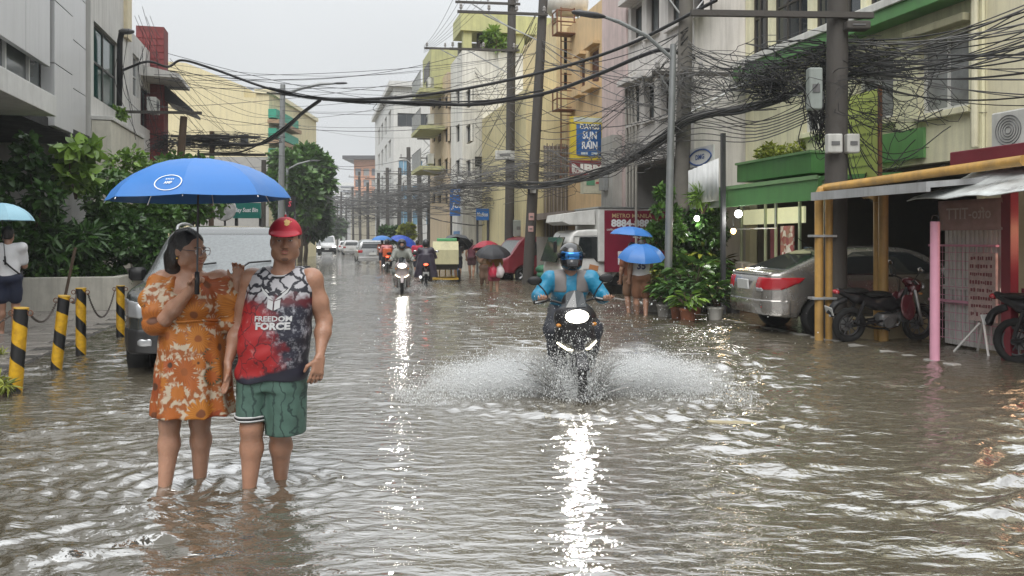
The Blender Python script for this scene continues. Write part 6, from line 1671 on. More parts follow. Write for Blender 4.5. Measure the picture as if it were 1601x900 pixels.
def motorcycle(label, loc, rz, paint, kind='underbone', lit=False, tail_lit=False, res=.012, steer=0.0, group=None, tilt=0.0, zt=-.12, detail=True, accent=None):
    t = thing('motorcycle', label, 'motorcycle', (loc[0], loc[1], zt), rz, group); t.rotation_euler = (0, tilt, rz)
    rw = .285
    bike_wheel(t, (0, -.62, rw), rw, .085, steer=steer); bike_wheel(t, (0, .62, rw), rw, .10)
    # fork
    mb = MB()
    for sx in (-.085, .085): mb.cyl((sx, -.62, rw), (sx, -.40, .92), .024, .026, 8)
    mb.build('fork', M_steel, t, True)
    f = Field((-.12, -1.0, .4), (.12, -.25, .75), res)
    f.D = np.minimum(f.D, np.maximum(np.abs(np.sqrt((f.ax[1][None, :, None] + .62) ** 2 + (f.ax[2][None, None, :] - rw) ** 2) - .315) - .012, np.maximum(np.abs(f.ax[0])[:, None, None] - .06, .12 + rw - f.ax[2][None, None, :]))).astype(np.float32)
    f.build('front_fender', paint, t)
    # front fairing
    f = Field((-.32, -.75, .25), (.32, -.05, 1.12), res)
    if kind == 'scooter':
        f.ell((0, -.50, .86), (.21, .17, .15), .04); f.ell((0, -.47, .66), (.20, .15, .22), .06)
        f.cap((-.16, -.40, .55), (-.15, -.30, .35), .09, .05, .05); f.cap((.16, -.40, .55), (.15, -.30, .35), .09, .05, .05)
        f.ell((0, -.44, 1.0), (.12, .06, .12), .04)
    else:
        f.ell((0, -.46, .90), (.125, .13, .12), .03); f.ell((0, -.36, .98), (.13, .09, .07), .04)
        for sx in (-1, 1): f.ell((sx * .13, -.30, .58), (.03, .13, .22), .03, rot=Matrix.Rotation(R(-20), 3, 'X')); f.cap((sx * .10, -.36, .80), (sx * .13, -.26, .55), .035, .03, .03)
    f.build('fairing', accent or paint, t)
    # main body: tank tunnel, seat, tail
    f = Field((-.2, -.4, .35), (.2, .95, 1.0), res)
    f.chain([(0, -.28, .62), (0, -.05, .58), (0, .18, .62)], [.085, .09, .10], .05); f.ell((0, .05, .68), (.10, .20, .10), .05)
    f.chain([(0, .18, .62), (0, .55, .72), (0, .86, .84)], [.10, .085, .045], .04); f.build('body_panel', paint, t)
    f = Field((-.2, -.15, .6), (.2, .9, 1.0), res); f.ell((0, .18, .775), (.125, .26, .05), .03); f.ell((0, .58, .835), (.115, .24, .045), .05); f.build('seat', M_seat, t)
    # engine block, exhaust, frame
    mb = MB(); mb.box((0, -.02, .36), (.22, .30, .20), None, .04); mb.cyl((0, -.14, .40), (0, -.36, .43), .075, .07, 10); mb.cyl((.11, .02, .34), (.15, .02, .34), .085, n=14); mb.cyl((-.11, .02, .34), (-.15, .02, .34), .085, n=14)
    mb.build('engine', M_eng, t, 'auto')
    if detail:
        mb = MB()
        for k in range(6): mb.box((0, -.20 - .027 * k, .42), (.18, .008, .17))
        mb.build('cooling_fins', M_eng, t)
    mb = MB(); mb.tube(crom([Vector((.06, -.34, .36)), Vector((.10, -.30, .22)), Vector((.12, .0, .18)), Vector((.14, .3, .24))], 4), .02, 7); mb.tube([(.14, .3, .24), (.155, .45, .29), (.17, .85, .42)], [.03, .048, .045], 10); mb.build('exhaust', M_chrome, t, 'auto')
    mb = MB()
    for sx in (-.09, .09): mb.tube([(sx, .1, .36), (sx, .62, rw)], .022, 6); mb.cyl((sx * 1.2, .58, .34), (sx * 1.2, .46, .68), .026, n=8)
    mb.tube([(0, -.36, .9), (0, -.2, .5), (0, .05, .3), (0, .3, .36)], .03, 6); mb.build('frame', M_black, t, 'auto')
    f = Field((-.12, .3, .4), (.12, 1.05, .75), res)
    mb = MB(); mb.tube(crom([Vector((0, .72, .70)), Vector((0, .90, .62)), Vector((0, .98, .46))], 4), [.05] * 9, 6); mb.v = [(x * 1.3, y, z) for x, y, z in mb.v]; mb.build('rear_fender', M_black, t, True)
    mb = MB(); mb.box((0, .99, .52), (.20, .012, .13), Matrix.Rotation(R(-20), 3, 'X'), .003); mb.build('number_plate', M_plate, t)
    mb = MB(); mb.ball((0, .90, .82), (.075, .05, .04)); mb.build('tail_light', M_brake if tail_lit else M_tail, t, True)
    # handlebar
    hb_ = MB(); hb_.tube(crom([Vector((-.36, -.22, 1.0)), Vector((-.22, -.28, 1.02)), Vector((0, -.36, .97)), Vector((.22, -.28, 1.02)), Vector((.36, -.22, 1.0))], 4), .013, 7); h_ = hb_.build('handlebar', M_black, t, True)
    for sx in (-1, 1):
        mb = MB(); mb.cyl((sx * .25, -.27, 1.017), (sx * .37, -.215, 1.0), .019, n=8); mb.build('grip', M_seat, h_, 'auto')
        mb = MB(); mb.tube([(sx * .25, -.29, 1.03), (sx * .36, -.27, 1.0)], .007, 5); mb.build('lever', M_steel, h_)
        mb = MB(); mb.tube([(sx * .22, -.29, 1.03), (sx * .27, -.30, 1.12), (sx * .33, -.29, 1.19)], .008, 5); mr = mb.build('mirror_stem', M_black, t)
        mb = MB(); mb.ball((sx * .36, -.285, 1.22), (.075, .02, .045), 12, 6); mb.build('mirror', M_black, mr, True)
        mb = MB(); mb.ball((sx * .36, -.268, 1.22), (.065, .008, .037), 12, 6); mb.build('mirror_glass', M_chrome, mr, True)
        mb = MB(); mb.ball((sx * (.17 if kind == 'scooter' else .13), -.58 if kind == 'scooter' else -.5, .80), (.03, .03, .02)); mb.build('indicator', pm('amber_lens', (.5, .2, .02), .3), t, True)
        if lit and kind == 'scooter':
            mb = MB(); mb.tube([(sx * .19, -.555, .63), (sx * .11, -.63, .575), (sx * .05, -.645, .56)], [.010, .014, .008], 6); mb.build('marker_light', M_drl, t, True)
        mb = MB(); mb.tube([(sx * .1, .08, .24), (sx * .27, .1, .25)], .014, 6); mb.build('footrest', M_seat, t)
    mb = MB(); mb.ball((0, -.64 if kind == 'scooter' else -.575, .88 if kind == 'scooter' else .90), (.115, .05, .068), 14, 8); hl = mb.build('headlight', M_lit if lit else M_lens, t, True)
    if kind == 'scooter':
        mb = MB(); mb.loft([[(-.10, -.60, .97), (0, -.63, .97), (.10, -.60, .97)], [(-.085, -.52, 1.10), (0, -.55, 1.13), (.085, -.52, 1.10)]], cap=False, closed=False); o = mb.build('windshield', M_glass, t); o.modifiers.new('s', 'SOLIDIFY').thickness = .006
    if lit:
        ld = bpy.data.lights.new('headlight_beam', 'SPOT'); ld.energy = 25; ld.color = (1, .96, .88); ld.spot_size = R(60); ld.spot_blend = .8; ld.shadow_soft_size = .06
        lo = bpy.data.objects.new('headlight_beam', ld); COL.objects.link(lo); lo.parent = t; lo.location = (0, -.72, .88); lo.rotation_euler = (R(78), 0, PI)
    return t
# rider's scooter
Pb = gp(903, 628)
HB = motorcycle('dark scooter with blazing headlight ploughing through the water', (Pb.x, Pb.y + .90), R(4), M_bike_b, 'scooter', True, res=.011, tilt=R(-2))
# parked red motorcycle
Pm = gp(1392, 537)
motorcycle('black and dark red motorcycle parked in front of the silver sedan', (Pm.x, Pm.y + .25), R(90 + 11), M_bike_b, 'underbone', zt=0.0, tilt=R(-8), res=.011, accent=M_bike_r).scale = (.92, .92, .92)
motorcycle('black motorcycle cut off by the right edge beside the red stall', (6.42, 9.2), R(25), M_bike_b, 'underbone', zt=-.03, steer=R(-10))
motorcycle('dark motorcycle parked in shade beside the man in white', (gp(48, 478).x, gp(48, 478).y + .3), R(35), M_bike_b, 'underbone', zt=.0)
Pf = gp(621, 459)
FB1 = motorcycle('far motorcycle with lit headlight and grey jacketed rider', (Pf.x, Pf.y + .9), R(8), pm('bike_white_red', (.35, .30, .30), .3, coat=.4), 'scooter', True, res=.02, detail=False)
Pf2 = gp(664, 446)
FB2 = motorcycle('motorcycle of the tricycle seen from behind, tail lamp lit', (Pf2.x, Pf2.y + .3), R(180 + 6), M_bike_b, 'underbone', False, True, res=.02, detail=False)
Pf3 = gp(603, 424)
FB3 = motorcycle('motorcycle with orange delivery box riding away', (Pf3.x, Pf3.y + .3), R(180 + 10), pm('bike_orange', (.5, .10, .03), .4), 'underbone', False, True, res=.02, detail=False)
mb = MB(); mb.box((0, .72, 1.0), (.42, .38, .40), None, .03); mb.build('delivery_box', pm('delivery_orange', (.55, .10, .03), .5), FB3)
# tricycle sidecar
Pt = gp(690, 441)
tc_ = thing('tricycle_sidecar', 'cream tricycle sidecar with green roof beside the poncho rider', 'tricycle', (Pt.x + .05, Pt.y + .9, -.12), R(6))
M_tcr = pm('cream_tarp', (.50, .47, .28), .6, var=.12, streak=.3); M_tyl = pm('sidecar_yellow', (.50, .30, .02), .5, var=.2)
mb = MB(); mb.prism([(-.9, .75), (-.85, 1.25), (-.6, 1.55), (.55, 1.55), (.62, 1.48), (.62, .78), (.45, .72)], -.45, .45, 'x'); mb.build('cabin', M_tcr, tc_)
part('roof', pm('sidecar_green', (.10, .38, .16), .5), tc_, (-.30, -.6, 1.555), (.40, .5, 1.66), .02); part('rear_panel', M_tyl, tc_, (-.30, .625, .80), (.36, .65, 1.02), .01); part('skirt', pm('dark_skirt', (.05, .045, .03), .6), tc_, (-.43, -.7, .55), (.43, .60, .715), .01)
for x in (-.42, -.2, .02, .24, .42): part('bar', M_tyl, tc_, (x - .02, .60, .22), (x + .02, .64, .72))
part('floor', M_tyl, tc_, (-.45, -.8, .2), (.45, .66, .25)); wheel(tc_, (.5, .1, .26), .26, .1)

# ================================================================== people
def skin_mat(name, col):
    m = pm(name, col, .36, var=.16, scale=11, bump=.2, bscale=95)
    b = m.node_tree.nodes['Principled BSDF']; b.inputs['Subsurface Weight'].default_value = .12; b.inputs['Subsurface Radius'].default_value = (.02, .008, .004)
    return m
S_man = skin_mat('skin_a', (.37, .195, .125)); S_wom = skin_mat('skin_b', (.41, .225, .15)); S_far = skin_mat('skin_c', (.38, .21, .14))
M_hair = pm('black_hair', (.012, .009, .008), .35, var=.2, scale=30, bump=.4, bscale=120)
V3 = lambda *a: np.array(a, float)
def unit(v): v = np.array(v, float); return v / np.linalg.norm(v)
def joints(h=1.65, **kw):
    s = h / 1.65
    J = dict(pel=V3(0, 0, .90), mid=V3(0, -.01, 1.05), chest=V3(0, -.005, 1.22), neck=V3(0, .015, 1.39), head=V3(0, 0, 1.53),
             shL=V3(.175, .01, 1.34), shR=V3(-.175, .01, 1.34), elL=V3(.23, .03, 1.07), elR=V3(-.23, .03, 1.07), wrL=V3(.24, -.06, .84), wrR=V3(-.24, -.06, .84),
             hipL=V3(.085, 0, .87), hipR=V3(-.085, 0, .87), knL=V3(.095, -.02, .48), knR=V3(-.095, -.02, .48), anL=V3(.10, .02, .085), anR=V3(-.10, .02, .085))
    for k in J: J[k] = J[k] * s
    for k, v in kw.items(): J[k] = V3(*v)
    return J
def hand(f, w, d, across, curl=.35, s=1.0, k=.006, hold=False):
    w = np.array(w, float); d = unit(d); ac = np.array(across, float); ac = unit(ac - d * (ac @ d)); n = np.cross(d, ac)
    for o in (-.024, 0, .024): f.cap(w + ac * o * .6 * s, w + d * .078 * s + ac * o * s, .017 * s, .013 * s, .012)
    L = (.066, .074, .068, .052); rr = .0092 * s
    for i in range(4):
        b = w + d * .080 * s + ac * (.030 - .0205 * i) * s
        c = curl * (1 + .12 * i); lat = ac * (.10 - .07 * i)
        d1 = unit(d * math.cos(c * .8) + n * math.sin(c * .8) + lat * .5); d2 = unit(d * math.cos(c * 2.0) + n * math.sin(c * 2.0) + lat * .3); d3 = unit(d * math.cos(c * 2.9) + n * math.sin(c * 2.9))
        p1 = b + d1 * L[i] * .5 * s; p2 = p1 + d2 * L[i] * .32 * s; p3 = p2 + d3 * L[i] * .25 * s
        f.cap(b, p1, rr, rr * .95, k); f.cap(p1, p2, rr * .95, rr * .88, k); f.cap(p2, p3, rr * .88, rr * .75, k)
    b = w + d * .022 * s + ac * .026 * s
    t1 = unit(d * .62 + ac * (.62 if not hold else .3) + n * (.35 if not hold else .8)); t2 = unit(d * .85 + ac * .15 + n * (.35 if not hold else 1.0))
    f.cap(b, b + t1 * .046 * s, .013 * s, .011 * s, .008); f.cap(b + t1 * .046 * s, b + t1 * .046 * s + t2 * .034 * s, .011 * s, .0085 * s, k)
def head(f, c, Rm, s=1.0, fat=1.0, ears=True):
    M = np.array(Rm); P = lambda x, y, z: np.array(c) + M @ (np.array((x, y, z)) * s)
    E = lambda p, r, k, op='add': f.ell(P(*p), np.array(r) * s, k, op, rot=M)
    E((0, .014, .03), (.076, .097, .093), .02)
    E((0, -.028, -.04), (.064 * fat, .066, .076), .03); E((0, -.058, -.096), (.034 * fat, .028, .024), .025)
    for e in (-1, 1):
        E((e * .036 * fat, -.056, -.036), (.033 * fat, .030, .034), .02); E((e * .05 * fat, -.012, -.07), (.022 * fat, .035, .028), .025)
    f.cap(P(-.034, -.078, .018), P(.034, -.078, .018), .013 * s, .013 * s, .018)
    for e in (-1, 1): E((e * .031, -.098, .001), (.019, .013, .010), .010, 'sub')
    f.cap(P(0, -.086, .004), P(0, -.109, -.032), .008 * s, .013 * s, .010)
    for e in (-1, 1): E((e * .013, -.100, -.037), (.010, .010, .008), .006)
    E((0, -.096, -.060), (.025, .009, .0065), .006); E((0, -.094, -.073), (.021, .010, .0075), .006)
    for e in (-1, 1):
        E((e * .031, -.084, .001), (.0145, .012, .0085), .004)     # lids
        if ears: E((e * .077, .016, -.008), (.010, .021, .033), .006)
    return P, M
def face_parts(root, body, P, M, s=1.0, eyes=True):
    def small(name, mat, items, vs=.0035):
        pts = np.array([P(*i[0]) for i in items]); f = Field(pts.min(0) - .04, pts.max(0) + .04, vs)
        for p, r in items: f.ell(P(*p), np.array(r) * s, .002, rot=M)
        return f.build(name, mat, root, 0)
    small('lips', pm('lips', (.36, .13, .10), .35), [((0, -.0975, -.060), (.022, .0085, .005)), ((0, -.0958, -.072), (.019, .0095, .006))])
    for e in (-1, 1):
        small('eyebrow', M_hair, [((e * .022, -.0935, .020), (.010, .006, .004)), ((e * .034, -.0905, .022), (.011, .006, .004)), ((e * .044, -.085, .019), (.007, .006, .003))])
        if eyes:
            small('eye', pm('eye_white', (.6, .57, .54), .25), [((e * .031, -.0915, .001), (.0115, .006, .0050))], .002); small('iris', pm('iris', (.02, .012, .01), .15), [((e * .031, -.0955, .001), (.0052, .0035, .0050))], .002)
def trunk(f, J, g=0.0, fat=1.0):
    f.ell(J['pel'], (.158 * fat + g, .118 * fat + g, .125 + g), .07); f.ell(J['mid'], (.146 * fat + g, .112 * fat + g, .15 + g), .07)
    f.ell(J['chest'], (.160 * fat + g, .108 * fat + g, .165 + g), .07); f.cap(J['shL'], J['shR'], .058 + g, .058 + g, .06)
def limbs_body(f, J, fat=1.0, sh=True):
    f.cap(J['neck'] - V3(0, 0, .03), J['head'] - V3(0, -.01, .04), .062 * fat ** .5, .055 * fat ** .5, .03)
    for s_ in 'LR':
        S, E_, W = J['sh' + s_], J['el' + s_], J['wr' + s_]
        f.ell(S, (.060 * fat, .062 * fat, .065), .04); f.chain([S, S * .45 + E_ * .55, E_], [.054 * fat, .050 * fat, .042 * fat ** .7], .03)
        f.chain([E_, E_ * .65 + W * .35, W], [.041 * fat ** .7, .042 * fat ** .8, .026], .025)
        Hp, K, A = J['hip' + s_], J['kn' + s_], J['an' + s_]
        f.chain([Hp, Hp * .5 + K * .5, K], [.088 * fat, .075 * fat, .056 * fat ** .8], .04)
        q = K * .68 + A * .32 + V3(0, .018, 0); f.chain([K, q, A], [.054 * fat ** .8, .056 * fat ** .9, .036], .03)
def feet(f, J, s=1.0, dirs=None):
    for s_ in 'LR':
        A = J['an' + s_]; d = unit(dirs[s_] if dirs else (0, -1, 0)); h = A - V3(0, 0, .045)
        f.cap(A, h - d * .035, .034, .03, .02); f.cap(h - d * .03, h + d * .13 - V3(0, 0, .012), .034, .024, .03)
def hair_short(root, c, Rm, s=1.0, res=.01, mat=None):
    M = np.array(Rm); P = lambda x, y, z: np.array(c) + M @ (np.array((x, y, z)) * s)
    f = Field(np.array(c) - .16 * s, np.array(c) + .17 * s, res)
    f.ell(P(0, .022, .038), np.array((.085, .098, .094)) * s, .02, rot=M); f.ell(P(0, .05, -.03), np.array((.072, .06, .06)) * s, .03, rot=M)
    f.plane(P(0, -.05, .045), M @ V3(0, -.75, -.66), .015); f.plane(P(0, .05, -.075), (0, 0, -1), .01)
    return f.build('hair', mat or M_hair, root)
def bbox(J, pad=.16):
    A = np.array(list(J.values())); return A.min(0) - pad - V3(0, 0, .03), A.max(0) + pad + V3(0, 0, .12)

def canopy(root, c, r, h, mat, n=8, rot=None, name='panel', under=None, ribs=True):
    """umbrella canopy: one mesh for each gore, with ribs"""
    c = Vector(c); rot = rot or Matrix.Identity(3); K = 7; W = 6
    def pt(t, k):
        q = k / K; rr = r * math.sin(q * 1.25) / math.sin(1.25); z = -h * (1 - math.cos(q * 1.25)) / (1 - math.cos(1.25))
        a = 2 * PI * t / n; frac = t - math.floor(t + 1e-9); sag = math.sin(PI * frac)
        rr *= 1 - .075 * q * sag; z -= .075 * h * sag * q * (1.25 - q)
        return c + rot @ Vector((rr * math.sin(a), -rr * math.cos(a), z))
    for i in range(n):
        rows = [[pt(i + j / W, k) for j in range(W + 1)] for k in range(K + 1)]
        mb = MB(); mb.loft(rows, cap=False, closed=False); o = mb.build(name, mat, root, True, fix=False)
    if ribs:
        mb = MB()
        for i in range(n): mb.tube([pt(i, k) - rot @ Vector((0, 0, .012)) for k in range(K + 1)], .003, 4)
        mb.build('rib_frame', M_steel, root)
    mb = MB(); mb.cyl(c + rot @ Vector((0, 0, -.01)), c + rot @ Vector((0, 0, .05)), .008, .004, 6); mb.build('finial', M_black, root)
    return pt
def umbrella(label, top, r, h, mat, grip, group=None, rot=None):
    top = Vector(top); grip = Vector(grip)
    t = thing('umbrella', label, 'umbrella', grip, 0, group)
    pt = canopy(t, top - grip, r, h, mat, rot=rot)
    mb = MB(); mb.tube([top - grip, (0, 0, 0)], .006, 6); mb.build('shaft', M_dkgrey, t)
    d = (-(top - grip)).normalized(); mb = MB(); mb.tube([-d * .06, d * .07], [.013, .015], 8); mb.build('handle', M_black, t, True)
    return t, pt
U_blue = pm('umbrella_blue', (.032, .155, .44), .45, var=.07, scale=5); U_pale = pm('umbrella_pale_blue', (.33, .58, .70), .5, var=.06); U_black = pm('umbrella_black', (.012, .012, .016), .5, var=.2)
U_grey = pm('umbrella_grey', (.06, .065, .075), .5, var=.2); U_red = pm('umbrella_red', (.30, .012, .03), .5, var=.1)

# ---------------------------------------------------------------- the man in the red cap
def shirt_print():
    m = bpy.data.materials.new('jersey_print'); m.use_nodes = True; nt = m.node_tree; L = nt.links.new; b = nt.nodes['Principled BSDF']; b.inputs['Roughness'].default_value = .55
    t = nd(nt, 'ShaderNodeTexCoord'); sp = nd(nt, 'ShaderNodeSeparateXYZ'); L(t.outputs['Object'], sp.inputs[0])
    n0 = nd(nt, 'ShaderNodeTexNoise'); n0.inputs['Scale'].default_value = 14; n0.inputs['Detail'].default_value = 5; L(t.outputs['Object'], n0.inputs['Vector'])
    ws = nd(nt, 'ShaderNodeVectorMath', operation='MULTIPLY_ADD'); ws.inputs[1].default_value = (.09, .09, .09); L(n0.outputs['Color'], ws.inputs[0]); L(t.outputs['Object'], ws.inputs[2])
    def crack(scale, th):
        v = nd(nt, 'ShaderNodeTexVoronoi', feature='DISTANCE_TO_EDGE'); v.inputs['Scale'].default_value = scale; L(ws.outputs[0], v.inputs['Vector'])
        r = nd(nt, 'ShaderNodeMapRange'); r.inputs[1].default_value = th * .55; r.inputs[2].default_value = th; L(v.outputs['Distance'], r.inputs[0]); return r.outputs[0]
    def mix(a, b_, f):
        x = nd(nt, 'ShaderNodeMix', data_type='RGBA')
        for s_, v in ((6, a), (7, b_)):
            if isinstance(v, tuple): x.inputs[s_].default_value = (*v, 1)
            else: L(v, x.inputs[s_])
        L(f, x.inputs[0]); return x.outputs[2]
    def step(src, lo, hi, mul=1.0, add=0.0):
        r = nd(nt, 'ShaderNodeMapRange'); r.inputs[1].default_value = lo; r.inputs[2].default_value = hi; L(src, r.inputs[0]); return r.outputs[0]
    def lin(x, y, z, nz):
        a = nd(nt, 'ShaderNodeVectorMath', operation='DOT_PRODUCT'); a.inputs[1].default_value = (x, y, z); L(t.outputs['Object'], a.inputs[0])
        q = nd(nt, 'ShaderNodeMath', operation='MULTIPLY_ADD'); q.inputs[1].default_value = nz; L(n0.outputs['Fac'], q.inputs[0]); L(a.outputs['Value'], q.inputs[2]); return q.outputs[0]
    top = mix((.012, .012, .02), (.44, .43, .45), crack(12.5, .12))
    n2 = nd(nt, 'ShaderNodeTexNoise'); n2.inputs['Scale'].default_value = 22; n2.inputs['Detail'].default_value = 8; n2.inputs['Roughness'].default_value = .75; L(t.outputs['Object'], n2.inputs['Vector'])
    navy = mix((.010, .010, .022), (.42, .42, .46), step(n2.outputs['Fac'], .50, .68))
    redc = mix((.34, .014, .016), (.50, .24, .22), step(n2.outputs['Fac'], .56, .70)); redc = mix((.10, .008, .012), redc, crack(9.0, .035))
    low = mix(redc, navy, step(lin(1, 0, .25, .30), .36, .48))
    band = mix((.09, .006, .012), low, step(lin(.0, 0, -1, .12), -1.20, -1.15))
    col = mix(band, top, step(lin(0, 0, 1, .16), 1.335, 1.37))
    hem = mix((.010, .010, .022), col, step(lin(-.22, 0, 1, .05), .855, .875))
    L(hem, b.inputs['Base Color']); return m
mx0, my0 = -1.412, 4.865
man = thing('person', 'man in red cap and sleeveless printed jersey wading towards the camera', 'person', (mx0, my0, -.12))
J = joints(pel=(-.04, .0, .93), mid=(-.02, -.03, 1.08), chest=(.005, -.01, 1.26), neck=(.015, .02, 1.43), head=(.034, -.005, 1.608), shL=(.186, .01, 1.375), shR=(-.168, .01, 1.375),
           elL=(.262, .035, 1.12), elR=(-.255, .03, 1.10), wrL=(.262, -.075, .93), wrR=(-.288, -.075, .885), hipL=(.055, 0, .88), hipR=(-.125, 0, .88), knL=(.005, -.02, .47), knR=(-.15, -.07, .49), anL=(-.03, .12, .10), anR=(-.165, -.07, .09))
FAT = 1.18
lo, hi = bbox(J)
f = Field(lo, hi, .0062)
trunk(f, J, -.012, FAT); limbs_body(f, J, FAT); feet(f, J, 1, dict(L=(.15, -1, 0), R=(-.12, -1, 0)))
f.ell((-.02, -.045, 1.04), (.17, .13, .14), .08)
Rh = Matrix.Rotation(R(14), 3, 'Z') @ Matrix.Rotation(R(-2), 3, 'X')
Pm_, Mm_ = head(f, J['head'], Rh, 1.05, 1.09)
hand(f, J['wrR'] + V3(0, -.005, -.02), (-.02, -.12, -1), (.55, -.75, 0), .16, 1.08)
hand(f, J['wrL'] + V3(0, -.01, -.02), (-.14, -.15, -1), (-.80, -.55, 0), .30, 1.08)
f.build('body', S_man, man, 2)
face_parts(man, None, Pm_, Mm_, 1.05)
fb = Field(J['head'] + V3(-.1, -.16, -.17), J['head'] + V3(.1, 0, .02), .004)
fb.ell(Pm_(0, -.074, -.101), (.024, .016, .016), .004, rot=Mm_)
for e in (-1, 1): fb.cap(Pm_(e * .004, -.107, -.0505), Pm_(e * .026, -.094, -.056), .0035, .002, .003)
fb.build('beard', pm('stubble', (.16, .085, .06), .7, var=.4, scale=60), man, 1)
hair_short(man, J['head'] + V3(0, .006, .0), Rh, 1.04, .008)
# jersey
f = Field((-.36, -.30, .74), (.36, .28, 1.50), .0075)
f.loft([(.775, -.045, -.015, .205, .165), (.90, -.035, -.02, .212, .175), (1.05, -.02, -.03, .210, .178), (1.22, .0, -.015, .205, .158), (1.32, .01, 0, .205, .135), (1.40, .013, .008, .200, .105), (1.455, .015, .012, .115, .078)], .03, pw=2.35,
       fold=lambda a, z: .010 * np.sin(3 * a + 9 * z) * np.clip((1.25 - z) * 3, 0, 1) + .008 * np.sin(7 * a - 14 * z + 1) * np.clip((1.2 - z) * 3, 0, 1.2))
f.wob(lambda X, Y, Z: .007 * np.sin(26 * Z + 15 * X) * np.clip((1.15 - Z) * 4, 0, 1) + .003 * np.sin(55 * Z - 30 * X + 2) * np.clip((1.25 - Z) * 4, 0, 1))
for e, s_ in ((-1, 'R'), (1, 'L')): f.ell(J['sh' + s_] + V3(e * .112, 0, -.035), (.070, .14, .125), .02, 'sub')
f.ell(J['neck'] + V3(.002, -.055, .05), (.088, .10, .085), .02, 'sub')
jersey = f.build('jersey', shirt_print(), man, 2)
bvh = BVHTree.FromObject(jersey, bpy.context.evaluated_depsgraph_get())
def on_front(bv, x, z, off=.004, y0=-1.0):
    h = bv.ray_cast(Vector((x, y0, z)), Vector((0, 1, 0)))
    return Vector((x, (h[0].y if h[0] else -.15) - off, z))
def print_text(s, cx, cz, w, h, mat, parent, bv, bold=.02, arch=0.0):
    vs_, fs, tw, th_ = text_geo(s, bold)
    mb = MB(); mb.add([on_front(bv, cx + x * w / tw, cz + y * h / th_ - arch * (x / tw) ** 2) for x, y in vs_], fs); mb.build('lettering', mat, parent, fix=False)
M_jw = pm('jersey_white', (.52, .52, .52), .55, var=.03)
print_text('FREEDOM', .012, 1.155, .215, .032, M_jw, jersey, bvh, .03); print_text('FORCE', .012, 1.113, .20, .044, M_jw, jersey, bvh, .05)
def emblem(polys, cx, cz, s, mat, parent, bv, off=.005):
    mb = MB()
    for pg in polys:
        mb.add([on_front(bv, cx + x * s, cz + z * s, off) for x, z in pg], [tuple(range(len(pg)))])
    mb.build('emblem', mat, parent, fix=False)
wing = [[(.06, -1), (.52, -.78), (.52, -.1), (.06, -.28)], [(.06, -.2), (.52, -.02), (.66, .3), (.30, .05)], [(.45, .0), (.60, .05), (1.0, .42), (1.25, .95), (.85, .55), (.62, .36)], [(.45, .42), (.58, .40), (.9, .66), (.75, .70)]]
emblem(wing + [[(-x, z) for x, z in reversed(p)] for p in wing], .012, 1.275, .072, M_jw, jersey, bvh)
# neck and arm trims
mb = MB(); mb.tube([Vector((.017 + .085 * math.sin(t), -.012 - .083 * math.cos(t), 1.428 - .028 * math.cos(t))) for t in np.linspace(-2.2, 2.2, 22)], .0065, 6); mb.build('collar_trim', M_jw, man, True)
mb = MB(); mb.tube([Vector((.017 + .092 * math.sin(t), -.012 - .093 * math.cos(t), 1.420 - .030 * math.cos(t))) for t in np.linspace(-2.2, 2.2, 22)], .004, 6); mb.build('collar_trim', M_black, man, True)
def short_print():
    m = pm('teal_shorts', (.065, .125, .10), .6, var=.35, scale=9); nt = m.node_tree; L = nt.links.new; b = nt.nodes['Principled BSDF']
    src = b.inputs['Base Color'].links[0].from_socket
    t = nd(nt, 'ShaderNodeTexCoord'); w = nd(nt, 'ShaderNodeTexWave'); w.inputs['Scale'].default_value = 5.5; w.inputs['Distortion'].default_value = 9; w.inputs['Detail'].default_value = 3; w.inputs['Detail Scale'].default_value = 1.6
    L(t.outputs['Object'], w.inputs['Vector']); r = nd(nt, 'ShaderNodeMapRange'); r.inputs[1].default_value = .0; r.inputs[2].default_value = .16; L(w.outputs['Fac'], r.inputs[0])
    x = nd(nt, 'ShaderNodeMix', data_type='RGBA'); x.inputs[6].default_value = (.018, .04, .035, 1); L(r.outputs[0], x.inputs[0]); L(src, x.inputs[7]); L(x.outputs[2], b.inputs['Base Color']); return m
f = Field((-.34, -.26, .40), (.26, .26, .96), .008)
fold = lambda a, z: .022 * np.sin(4 * a + 6 * z) + .014 * np.sin(9 * a - 10 * z)
f.loft([(.72, -.045, 0, .195, .155), (.94, -.045, 0, .195, .155)], .03, pw=2.3)
f.loft([(.535, -.155, -.035, .098, .125), (.78, -.13, -.01, .115, .15), (.88, -.12, 0, .11, .145)], .03, fold=fold); f.loft([(.445, .035, -.005, .118, .13), (.66, .04, .0, .12, .15), (.88, .045, 0, .115, .145)], .03, fold=lambda a, z: fold(a + 1, z))
shorts = f.build('shorts', short_print(), man, 2)
for z, mt in ((.545, M_jw), (.556, M_black), (.567, M_jw)):
    mb = MB(); mb.tube([Vector((-.155 + .0985 * math.cos(t) * (1 + fold(t, z)), -.035 + .1255 * math.sin(t) * (1 + fold(t, z)), z)) for t in np.linspace(0, 2 * PI, 40)[:-1]], .006, 5, closed=True); mb.build('hem_stripe', mt, man, True)
